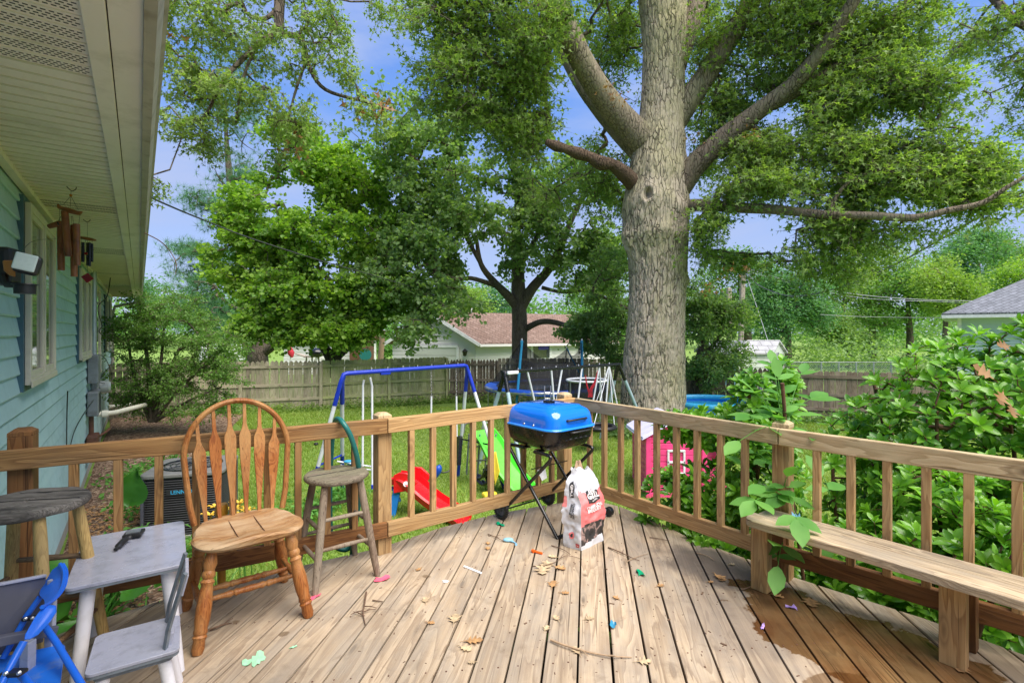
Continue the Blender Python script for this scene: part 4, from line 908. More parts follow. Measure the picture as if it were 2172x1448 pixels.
    for x in (-hw-.03, hw+.03):
        m = MB(); yy = .265; zz = .083
        m.torus((x, yy, zz), .066, .015, (1, 0, 0), 36, 8)
        for k in range(30):
            a = 2*math.pi*k/30; m.box((x, yy+.0805*math.cos(a), zz+.0805*math.sin(a)), (.024, .006, .005), Matrix.Rotation(a, 3, 'X'))
        ty = m.build('wheel', M['blackplastic'], rt, 40, 0, False)
        m = MB(); m.lathe((x-.006, yy, zz), (x+.006, yy, zz), [(0, .054), (1, .054)], 24)
        for k in range(6):
            a = 2*math.pi*k/6; m.box((x, yy+.026*math.cos(a), zz+.026*math.sin(a)), (.020, .034, .009), Matrix.Rotation(a, 3, 'X'))
        m.lathe((x-.014, yy, zz), (x+.014, yy, zz), [(0, .010), (1, .010)], 14); m.build('hub', M['darkgrey'], ty, 40, 0, False)
    m = MB(); V = [(-.12, .0, .40), (-.05, -.01, .41), (-.04, -.02, .335), (-.10, -.03, .325)]; m.add([V3(p) for p in V]+[V3(p)+V3((0, .0015, 0)) for p in V], [(0, 1, 2, 3), (7, 6, 5, 4), (0, 4, 5, 1), (1, 5, 6, 2), (2, 6, 7, 3), (3, 7, 4, 0)]); m.build('hang_tag', M['white'], rt, None, 0, False)
grill()
# ---------------------------------------------------------------- charcoal sack
def textobj(name, body, size, M4, mat, parent, ext=.0004, align='CENTER', bold=0, sx=1.0):
    cu = bpy.data.curves.new(name, 'FONT'); cu.body = body; cu.size = size; cu.extrude = ext; cu.align_x = align; cu.align_y = 'CENTER'; cu.offset = bold; cu.resolution_u = 2; cu.space_line = .82
    tmp = bpy.data.objects.new(name+'_curve', cu); COL.objects.link(tmp); dg = bpy.context.evaluated_depsgraph_get(); me = bpy.data.meshes.new_from_object(tmp.evaluated_get(dg)); bpy.data.objects.remove(tmp); bpy.data.curves.remove(cu)
    me.name = name; me.transform(Matrix.Diagonal((sx, 1, 1, 1)))
    return me
def sack():
    c = V3((.455, 3.30, 0)); K = on(1233, 1168, 0); Lp = on(1197, 1157, 0); Rp = on(1279, 1146, 0)
    rt = thing('charcoal_sack', 'crumpled white and red paper sack of charcoal standing before the grill', 'bag', c)
    eL = (Lp-K); eR = (Rp-K); far = K+eL+eR
    H = .50
    def surf(u, h):                                                    # u 0..4 round the sack: K->R, R->far, far->L, L->K
        base = [K, Rp, far, Lp]; i = int(u) % 4; f = u-int(u); a, b = base[i], base[(i+1) % 4]; p = a.lerp(b, f); ctr = (K+far)/2
        bul = 1+.10*math.sin(math.pi*min(1, h/H*1.15))
        top = max(0, (h-.30)/(H-.30)); q = ctr+(p-ctr)*bul
        # the neck pinches to a ridge that leans left
        ax = (Rp-Lp).normalized(); nr = V3((-ax.y, ax.x, 0)); rel = q-ctr; w_ = rel.dot(ax); d_ = rel.dot(nr)
        w_ *= 1-.55*top**1.3; d_ *= 1-.86*top**.8
        q = ctr+ax*(w_-.035*top)+nr*d_; zz = h+.035*top*math.sin(f*6+i)*.4
        nv = (vn(np.array([[q.x*16+3, q.y*16, h*17]]))[0]-.5); nv2 = (vn(np.array([[q.x*46+3, q.y*46, h*52]]))[0]-.5); dir_ = (q-ctr); dir_.z = 0
        if dir_.length > 1e-5: q = q+dir_.normalized()*(nv*.030+nv2*.013)*(.3+min(1, h/.08)*.7)
        return V3((q.x, q.y, zz))
    nu, nh = 88, 56; m = MB()
    for j in range(nh+1):
        for i in range(nu): m.v.append(tuple(surf(4*i/nu, H*j/nh)))
    for j in range(nh):
        for i in range(nu):
            m.f.append((j*nu+i, j*nu+(i+1) % nu, (j+1)*nu+(i+1) % nu, (j+1)*nu+i)); u = 4*(i+.5)/nu; h = H*(j+.5)/nh
            k = 0
            if u < 1:
                lo = .045+.06*u; mid = .15+.015*math.sin(u*3)-.04*max(0, u-.7)
                if h < lo*.55: k = 0
                elif h < mid: k = 2
                elif h < .375-.03*math.sin(u*3): k = 1
            if u > 3 and u < 3.16 and .26 < h < .33: k = 1
            m.mi.append(k)
    m.f.append(tuple(reversed(range(nu)))); m.mi.append(0)
    m.build('sack_body', [M['bagwhite'], M['bagred'], M['bagphoto']], rt, 70)
    tc = surf(1.0, H)*.5+surf(3.0, H)*.5; m = MB(); ax = (Rp-Lp).normalized()
    for s, ang in ((-.035, .25), (.03, -.35)):
        p = tc+ax*s; q = p+V3((ax.x*ang*.1, ax.y*ang*.1, .045)); m.beam(p-V3((0, 0, .06)), q, .026, .003, (ax.y, -ax.x, 0))
    m.build('inner_liner', M['bagkraft'], rt, None)
    def wrap(me, side, u0, h0, rot, name, mat, off=.0035, mi=None):
        """bend lettering onto the sack face; side 0 = front right, 3 = left"""
        Lw = (Rp-K).length if side == 0 else (K-Lp).length; cr_, sr_ = math.cos(rot), math.sin(rot)
        for v in me.vertices:
            x, y = v.co.x*cr_-v.co.y*sr_, v.co.x*sr_+v.co.y*cr_; u = u0+x/Lw; h = h0+y; u = min(.985, max(.015, u)); e = .01
            p = surf(side+u, h); du = surf(side+min(.99, u+e), h)-surf(side+max(.0, u-e), h); dh = surf(side+u, h+.006)-surf(side+u, max(0, h-.006)); n = du.cross(dh).normalized()
            v.co = p+n*(off+max(0, v.co.z)*.3)
        return finish(name, (me.transform(mat_of(rt).inverted()) or me), mat, rt)
    def badge(side, u, h, w_, hh, rot, off):
        me = bpy.data.meshes.new('logo_plate'); n = 14; Vv = []; Ff = []
        for j in range(9):
            for i in range(n+1):
                x = (i/n-.5)*w_; y = (j/8-.5)*hh; yy = y-(abs(x)/w_*-.32*hh if y < 0 else abs(x)/w_*.22*hh)*abs(y)/(hh/2); Vv.append((x, yy, 0))
        for j in range(8):
            for i in range(n): a = j*(n+1)+i; Ff.append((a, a+1, a+n+2, a+n+1))
        me.from_pydata(Vv, [], Ff); return wrap(me, side, u, h, rot, 'logo_plate', M['ink'], off)
    I4 = Matrix.Identity(4)
    badge(0, .56, .325, .125, .088, 0, .003)
    wrap(textobj('t', 'EXPERT', .024, I4, None, None, bold=.0008), 0, .56, .355, 0, 'lettering', M['inkwhite'], .005)
    wrap(textobj('t', 'GRILL', .047, I4, None, None, bold=.0015), 0, .56, .327, 0, 'lettering', M['inkwhite'], .005)
    wrap(textobj('t', '★★★★★', .014, I4, None, None), 0, .56, .300, 0, 'lettering', M['inkwhite'], .005)
    wrap(textobj('t', 'CHARCOAL\nBRIQUETS', .029, I4, None, None, bold=.0015), 0, .55, .25, 0, 'lettering', M['inkwhite'], .0035)
    badge(3, .52, .375, .095, .045, R(-90), .003)
    wrap(textobj('t', 'EXPERT', .013, I4, None, None, bold=.0004), 3, .72, .378, R(-90), 'lettering', M['ink'], .0045)
    wrap(textobj('t', 'GRILL', .029, I4, None, None, bold=.001), 3, .52, .37, R(-90), 'lettering', M['inkwhite'], .005)
    wrap(textobj('t', 'CHARCOAL\nBRIQUETS', .019, I4, None, None, bold=.0006), 3, .55, .245, R(-90), 'lettering', M['ink'], .0035)
    me = bpy.data.meshes.new('seal'); n = 22; me.from_pydata([(0, 0, 0)]+[(.021*math.cos(2*math.pi*i/n), .021*math.sin(2*math.pi*i/n), 0) for i in range(n)], [], [(0, i+1, (i+1) % n+1) for i in range(n)]); wrap(me, 3, .48, .085, 0, 'seal', M['bagred'], .003)
    me = bpy.data.meshes.new('seal'); me.from_pydata([(0, 0, 0)]+[(.010*math.cos(2*math.pi*i/n), .012*math.sin(2*math.pi*i/n), 0) for i in range(n)], [], [(0, i+1, (i+1) % n+1) for i in range(n)]); wrap(me, 3, .48, .085, 0, 'seal_print', M['ink'], .0045)
    me = bpy.data.meshes.new('size_mark'); me.from_pydata([(-.012, -.010, 0), (.012, -.010, 0), (.012, .014, 0), (-.012, .014, 0)], [], [(0, 1, 2, 3)]); wrap(me, 3, .80, .028, 0, 'size_mark', M['inkred'], .003)
    wrap(textobj('t', '16', .018, I4, None, None), 3, .80, .030, 0, 'lettering', M['inkwhite'], .0045)
sack()
def caster():
    p = on(1290, 1095, 0)
    rt = thing('wheel_bracket', 'black roller on a bent metal bracket lying behind the charcoal sack', 'hardware', p)
    m = MB(); m.lathe(at(1288, 1086, p.y-.01), at(1294, 1083, p.y+.03), [(0, .035), (1, .035)], 18); m.build('roller', M['blackplastic'], rt, 40, .004)
    m = MB(); m.beam(at(1270, 1076, p.y), at(1286, 1082, p.y-.01), .014, .022, (0, -1, 0)); m.beam(at(1268, 1089, p.y), at(1286, 1094, p.y-.01), .014, .02, (0, -1, 0)); m.build('bracket', M['greymetal'], rt, None, .002)
caster()
# ---------------------------------------------------------------- hose over the rail
def hose():
    rt = thing('garden_hose', 'dark green garden hose looped over the railing behind the grey stool', 'hose', at(730, 900, 3.1))
    p0 = seg_at(718, *sL[0]); o = nL(LE, LM)
    z = lambda px, py, Y: at(px, py, Y)
    pts = [z(745, 1185, 3.35), z(753, 1120, 3.22), z(762, 1050, 3.12), z(760, 985, 3.02), z(746, 930, 2.98), z(730, 900, 2.97), z(719, 889, 3.03), z(711, 893, 3.16), z(705, 930, 3.25), z(701, 1000, 3.28), z(700, 1080, 3.3), z(706, 1150, 3.3), z(735, 1165, 3.32), z(752, 1140, 3.34)]
    m = MB(); m.tube(spline(pts, 7), .0155, 9); m.build('hose_pipe', M['hose'], rt, 60)
hose()
# ---------------------------------------------------------------- litter on the deck
def flat_poly(name, pts, z, mat, lab, cat, grp=None, curl=.01, parent=None):
    """a thin curled scrap: fan with lifted points"""
    c = sum((V3((*p, 0)) for p in pts), V3())/len(pts); n = len(pts)
    V = [V3((c.x, c.y, z+.002))]+[V3((p[0], p[1], z+abs(random.gauss(0, curl)))) for p in pts]; V = [v for v in V]
    mid = [V3(((p[0]+c.x)/2, (p[1]+c.y)/2, z+.002+abs(random.gauss(0, curl*.5)))) for p in pts]
    V += mid; m = MB(); F_ = [(0, n+1+i, n+1+(i+1) % n) for i in range(n)]+[(n+1+i, 1+i, 1+(i+1) % n, n+1+(i+1) % n) for i in range(n)]
    V2 = [v+V3((0, 0, .0012)) for v in V]; k = len(V)
    m.add([v-c for v in V], [tuple(reversed(f)) for f in F_]); m.add([v-c for v in V2], F_)
    m.v = m.v; o = m.build(name, mat, None, 60); o.location = c; tag(o, lab, cat, grp); return o
def oakleaf(px, py, size, ang, mat, lab, z=0.0, grp='dry oak leaves scattered on the deck', pos=None):
    c = pos or on(px, py, z); half = [(0, .03), (.18, .06), (.34, .36), (.40, .13), (.66, .46), (.66, .14), (.86, .24), (1.0, .0)]
    pts = [(x, y) for x, y in half]+[(x, -y*random.uniform(.8, 1.1)) for x, y in reversed(half[:-1])]
    ca, sa = math.cos(ang), math.sin(ang); n = len(half); m = MB(); V = []
    for x, y in half: 
        zz = .16*size*(abs(x-.5)**2)*2*random.uniform(.4, 1.3)
        for yy, lift in ((y, .22), (0, 0), (-y, .28)): V.append(V3(((x*ca-yy*sa)*size, (x*sa+yy*ca)*size, zz+abs(yy)*size*lift*random.uniform(.3, 1.6)+.003)))
    F_ = [(i*3+j, i*3+j+1, i*3+4+j, i*3+3+j) for i in range(n-1) for j in (0, 1)]
    m.add(V, F_); m.add([v+V3((0, 0, .001)) for v in V], [tuple(reversed(f)) for f in F_])
    m.tube([V[1]+V3((0, 0, .001)), V3((-.25*size*ca, -.25*size*sa, .004))], .0012, 4)
    o = m.build('dry_leaf', mat, None, 60); o.location = c; tag(o, lab, 'leaf', grp); return o
rr = random.Random(5)
leaves = [(1652/1, 0, 0, '')]
LV = [(1160, 1190, .16, 'pale dry oak leaf in the pile below the grill, uppermost'), (1150, 1200, .17, 'large pale dry oak leaf at the left of the pile below the sack'), (1185, 1183, .13, 'dry oak leaf at the right of the pile beside the charcoal sack'), (1175, 1202, .12, 'dry oak leaf lying lowest in the pile below the sack'),
      (962, 1325, .14, 'single star-shaped dry leaf upper left of the curled pair'), (985, 1362, .13, 'curled pale oak leaf low on the deck left of centre'), (975, 1372, .11, 'broken oak leaf scrap touching the curled pale leaf'),
      (1515, 1218, .15, 'orange oak leaf on the dark mildew left of the bench leg'), (1538, 1226, .12, 'curled rusty leaf at the right of the pair by the bench'), (1500, 1235, .07, 'little leaf chip below the orange oak leaf'),
      (1170, 1248, .11, 'brown curled leaf halfway down the deck below the pile'), (1188, 1258, .09, 'shrivelled dark leaf just right of the brown curled one'), (903, 1280, .08, 'small lone leaf beside a board gap left of centre'), (893, 1205, .07, 'small reddish leaf right of the grey stool foot'),
      (1715, 1268, .15, 'orange brown oak leaf lying in the wet patch'), (1638, 1262, .08, 'rusty leaf scrap at the foot of the front bench leg'), (1315, 1273, .08, 'tan leaf scrap left of the yellowish leaf'), (1393, 1245, .09, 'yellowish leaf caught in a board gap below the green balloon'),
      (1350, 1405, .10, 'tan oak leaf at the right end of the long twig'), (1230, 1390, .10, 'forked leaf under the left half of the long twig'), (1185, 1318, .08, 'small curled leaf above the long twig'), (1240, 1315, .08, 'brittle leaf crumb right of the small curled leaf'),
      (1035, 1160, .10, 'rusty leaf fragment above the white stick'), (1545, 1198, .06, 'tiny reddish leaf near the bench leg'), (2050, 1415, .12, 'dark wet leaf beside the second bench leg'), (1155, 1340, .09, 'leaf stood on edge in a gap near the twig end'), (1035, 1150, .08, 'brown leaf near the top of the left boards'), (905, 1320, .06, 'faded crumb of leaf left of the star-shaped one'), (1010, 1405, .06, 'tiny tan leaf near the bottom left boards')]
for px, py, s, lab in LV: oakleaf(px, py, s*rr.uniform(.5, .74), rr.uniform(0, 6.3), M['deadleaf'] if ('orange' in lab or 'rust' in lab or 'brown' in lab or rr.random() < .35) else M['paledead'], lab)
def blobscrap(px, py, s, mat, lab, n=12, cat='balloon', grp=None, curl=.006, asp=.6, name='burst_balloon'):
    c = on(px, py, 0); a0 = rr.uniform(0, 3); pts = []
    for i in range(n):
        a = 2*math.pi*i/n; r = s*rr.uniform(.45, 1.1); x, y = r*math.cos(a), r*asp*math.sin(a); pts.append((c.x+x*math.cos(a0)-y*math.sin(a0), c.y+x*math.sin(a0)+y*math.cos(a0)))
    return flat_poly(name, pts, 0.001, mat, lab, cat, grp, curl)
blobscrap(808, 1229, .055, M['balloonpink'], 'bright pink burst balloon right of the grey stool'); blobscrap(668, 1266, .06, M['balloonpink'], 'crumpled pink balloon scrap by the front chair leg', asp=.35)
blobscrap(1358, 1217, .05, M['balloongreen'], 'shiny green burst balloon lying right of centre', curl=.012, asp=.5); blobscrap(1059, 1113, .05, M['balloongreen'], 'shredded green balloon beside the grill wheel', curl=.012, asp=.4)
blobscrap(1302, 1327, .035, M['balloonteal'], 'small blue balloon scrap above the long twig', curl=.015, asp=.6); blobscrap(1678, 1290, .035, M['balloonlilac'], 'pale lilac balloon neck on the edge of the wet patch', curl=.01, asp=.35)
blobscrap(1617, 1330, .03, M['balloonlilac'], 'tiny violet balloon ring lying by a board gap', curl=.01, asp=.3)
blobscrap(548, 1397, .055, M['chalkgreen'], 'large pale green crumbled scrap near the bottom left', 16, 'scrap', None, .004, .5, 'green_scrap'); blobscrap(523, 1405, .035, M['chalkgreen'], 'small pale green crumb left of the larger scrap', 10, 'scrap', None, .004, .6, 'green_scrap'); blobscrap(622, 1373, .022, M['chalkgreen'], 'tiny pale green fleck above the crumbled scraps', 8, 'scrap', None, .003, .4, 'green_scrap')
blobscrap(1700, 1097, .04, M['balloonblue'], 'crumpled foil scrap lying on the bench plank end', 12, 'scrap', None, .012, .5, 'foil_scrap').location = on(1690, 1098, .397)
blobscrap(944, 1233, .022, M['white'], 'round milky plastic disc between two boards', 14, 'scrap', None, .001, .9, 'plastic_disc')
m = MB(); a = on(1078, 1144, .012); m.ball(a, (.036, .022, .013)); o = m.build('balloon_bulb', M['balloonblue'], None, 60); tag(o, 'pale blue deflated balloon in front of the grill', 'balloon'); nk = MB(); nk.tube([on(1084, 1146, .01), on(1092, 1150, .006), on(1095, 1154, .008)], [.009, .004, .009], 7); nk.build('balloon_neck', M['balloonblue'], o, 60)
m = MB(); m.beam(on(984, 1200, .004), on(1021, 1215, .004), .014, .006); tag(m.build('white_stick', M['white'], None, None, .001), 'flat white plastic stick lying across two boards', 'stick')
m = MB(); m.tube([on(1131, 1168, .008), on(1150, 1173, .008)], .008, 8); m.tube([on(1129, 1167, .009), on(1133, 1169, .009)], .011, 8); tag(m.build('orange_toy_peg', M['orange'], None, 40), 'small bright orange plastic peg left of the leaf pile', 'toy')
def twig(lab, pts, r, mat, side=()):
    m = MB(); P = spline([on(x, y, z) for x, y, z in pts], 5); m.tube(P, [r*(1-.6*i/len(P)) for i in range(len(P))], 6)
    for i, dx, dy in side: p = P[i % len(P)]; m.tube([p, p+V3((dx*.5, dy*.5, .006)), p+V3((dx, dy, .003))], [r*.6, r*.5, r*.3], 5)
    o = m.build('twig', mat, None, 60); tag(o, lab, 'twig', 'twigs fallen on the deck')
twig('long pale twig lying across the boards near the bottom centre', [(1168, 1356, .01), (1200, 1368, .014), (1250, 1382, .01), (1295, 1390, .012), (1340, 1393, .006)], .0052, M['paletwig'], [(8, .03, -.05), (14, .05, -.02)])
twig('thin reddish twig right of the charcoal sack', [(1290, 1160, .006), (1315, 1170, .012), (1340, 1182, .01), (1356, 1188, .006)], .004, M['twig'], [(6, .02, .05)])
twig('grey straight twig on the dark stain near the right railing', [(1378, 1139, .006), (1400, 1142, .01), (1420, 1146, .006)], .003, M['twig'])
twig('dark branching twig right of the chair seat shadow', [(777, 1255, .006), (772, 1285, .012), (770, 1300, .008), (775, 1325, .006)], .005, M['twig'], [(5, .07, -.02), (8, -.05, -.04), (9, .06, .02), (11, -.06, .03)])
twig('short dark twig right of the branching one', [(790, 1272, .006), (812, 1275, .006)], .0035, M['twig'])
twig('brown curved twig running under the leaf pile', [(1170, 1156, .006), (1195, 1165, .012), (1210, 1175, .008)], .003, M['twig'])
twig('curling stem below the charcoal sack', [(1130, 1200, .006), (1170, 1195, .012), (1200, 1178, .012), (1235, 1185, .006)], .003, M['twig'], [(8, .03, .06)])
twig('wiry twig tangled behind the pale blue balloon', [(1035, 1132, .006), (1055, 1140, .012), (1070, 1148, .006)], .003, M['twig'], [(4, .04, .03), (6, -.03, .04)])
twig('knotty dark twig before the left front chair leg', [(445, 1335, .006), (462, 1328, .015), (480, 1322, .008), (492, 1320, .006)], .005, M['twig'], [(4, -.03, -.05), (8, .02, .05)])
twig('thin crooked twig beside the green balloon', [(1330, 1190, .006), (1352, 1180, .008), (1376, 1173, .006)], .0025, M['paletwig'])
twig('slender twig left of the bench leg', [(1478, 1172, .006), (1500, 1178, .01), (1515, 1188, .006)], .003, M['paletwig'])
twig('broken twig at the foot of the bench leg', [(1572, 1250, .006), (1585, 1246, .01), (1598, 1240, .006)], .004, M['twig'])
# crumbs of bark and leaf too many to count
m = MB()
for i in range(300):
    px = rr.gauss(1250, 280); py = rr.uniform(1100, 1440)
    if not (430 < px < 2000): continue
    c = on(px, py, 0)
    if c.y > 3.9: continue
    s = rr.uniform(.001, .004)*(1 if rr.random() < .9 else 2); a = rr.uniform(0, 6.3)
    m.box(c+V3((0, 0, s*.3)), (s*rr.uniform(1, 4), s, s*.5), Matrix.Rotation(a, 3, 'Z'))
tag(m.build('leaf_crumbs', M['twig'], None, None), 'tiny dark crumbs of bark and leaf strewn over the boards', 'debris', kind='stuff')
# dark rag over the deck edge, yellow post in black sack
m = MB(); P = [on(842, 1136, 0), on(862, 1120, 0), on(885, 1112, 0), on(903, 1120, 0)]; P = [p+V3((0, .02, .01)) for p in P]; m.tube(spline(P, 4), [.02, .03, .035, .035, .04, .04, .045, .045, .04, .035, .03, .03, .02], 8, True, 0, .6); tag(m.build('black_rag', M['blackbag'], None, 60), 'black cloth bundle lying at the deck edge behind the middle post', 'cloth')
rt = thing('yellow_post', 'mustard yellow post standing in a black sack behind the arched chair', 'post', at(470, 1255, 2.78)); m = MB(); m.tube([at(470, 1290, 2.78), at(470, 1092, 2.78)], .021, 12); m.build('pole', M['yellowpole'], rt, 40)
m = MB(); m.lathe(at(470, 1093, 2.78), at(470, 1068, 2.78), [(0, .030), (.2, .033), (.8, .033), (1, .028)], 14); m.build('pole_cap', M['yellowpole'], rt, 40)
m = MB()
for i in range(16): a = 2*math.pi*i/16; p = at(470, 1262, 2.78); m.ball(p+V3((.055*math.cos(a), .035*math.sin(a), rr.uniform(-.02, .015))), (rr.uniform(.03, .045), .03, rr.uniform(.02, .035)), 7, 5)
m.build('sack', M['blackbag'], rt, 60)

m = MB(); m.tube(spline([at(306, 494, 4.5), at(340, 512, 4.6), at(362, 535, 4.7), at(374, 560, 4.7), at(372, 582, 4.7)], 5), [.005]*8+[.004]*8+[.003]*5, 5); m.tube(spline([at(350, 520, 4.65), at(362, 545, 4.7), at(368, 556, 4.7)], 3), .002, 4); tag(m.build('bare_twig', M['twig'], None, 60), 'bare thin twig arching down beside the gutter end', 'twig')
# ---------------------------------------------------------------- fences
def fence(lab, segs, mat, grp='privacy fences round the lawn', top='dog', pw=.14, postside=1, rails=True):
    a0 = segs[0][0]; root = thing('privacy_fence', lab, 'fence', (a0[0], a0[1], ZG), group=grp)
    for (a, b, h0, h1) in segs:
        a = V3((*a, 0)); b = V3((*b, 0)); d = (b-a); Ln = d.length; d.normalize(); n = V3((-d.y, d.x, 0)); n = n if n.y > 0 else -n
        cnt = int(Ln/pw); hmin = min(h0, h1)
        for i in range(cnt):
            s = (i+.5)/cnt; p = a.lerp(b, s)+n*.03; h = h0+(h1-h0)*s+random.gauss(0, .008); w_ = pw-(.012 if pw == .15 else .004)
            key = (top, round(w_, 3), mat.name)
            if key not in _mc:
                if top == 'dog': Q = [(0, -w_/2), (1.5, -w_/2), (1.53, -w_/2+.03), (1.53, w_/2-.03), (1.5, w_/2), (0, w_/2)]
                else: Q = [(0, -w_/2), (1.46, -w_/2), (1.50, -w_/2*.7), (1.535, -w_/2*.25), (1.54, 0), (1.535, w_/2*.25), (1.50, w_/2*.7), (1.46, w_/2), (0, w_/2)]
                _mc[key] = MB().prism(Q, .018, z0=-.009).mesh('picket')
            me = _mc[key]; yv = V3((d.x, d.y, 0)); zv = -n; ang = random.gauss(0, .006)
            Mx = Matrix(((0, yv.x, zv.x*-1, p.x), (0, yv.y, zv.y*-1, p.y), (1, 0, 0, ZG+.02), (0, 0, 0, 1))) @ Matrix.Rotation(ang, 4, 'Z') @ Matrix.Diagonal(((h-.02)/1.53, 1, 1, 1))
            finish('picket', me, mat, root, None, 0, Mx)
        for hh in (.22, .5, .87):
            z0, z1 = ZG+h0*hh+.02, ZG+h1*hh+.02
            board('rail', V3((a.x, a.y, z0)), V3((b.x, b.y, z1)), .04, .085, mat, root, bevel=0)
        board('post', V3((b.x, b.y, ZG-.1))-n*.03, V3((b.x, b.y, ZG+h1-.03))-n*.03, .095, .095, mat, root, up=n, bevel=.004)
    return root
gp = lambda px, py: (on(px, py, ZG).x, on(px, py, ZG).y)
def fp(px, Y): return ((px-CX)/F*Y, Y)
fence('grey brown dog-eared fence on the left behind the tall shrub', [(fp(215, 14.2), fp(356, 14.95), 1.60, 1.62), (fp(356, 14.95), fp(510, 15.7), 1.62, 1.60)], M['fence'], pw=.15)
fence('weathered brown picket fence section behind the swing set top left', [(fp(510, 15.7), fp(681, 16.4), 1.60, 1.58)], M['fence'], top='point', pw=.135)
fence('greenish mossy fence section behind the blue swing bar', [(fp(681, 16.4), fp(825, 17.3), 1.60, 1.60), (fp(825, 17.3), fp(947, 18.1), 1.60, 1.62)], M['fencegrn'], pw=.145)
fence('dark stockade fence section between mossy fence and trampoline', [(fp(947, 18.1), fp(1056, 18.4), 1.52, 1.5)], M['fencedark'], top='point', pw=.105)
fence('grey fence section running behind the trampoline', [(fp(1056, 18.4), fp(1190, 18.6), 1.56, 1.56), (fp(1190, 18.6), fp(1335, 18.3), 1.56, 1.52)], M['fence'], pw=.14)
fence('dark brown stockade fence on the right with pointed pickets', [(fp(1440, 16.9), fp(1512, 15.6), 1.45, 1.46), (fp(1512, 15.6), fp(1690, 14.4), 1.46, 1.42)], M['fencedark'], top='point', pw=.12)
fence('dark board fence at the far right behind the glossy bushes', [(fp(1690, 14.4), fp(1930, 13.9), 1.42, 1.38), (fp(1930, 13.9), fp(2260, 13.4), 1.38, 1.34)], M['fencedark'], pw=.14)
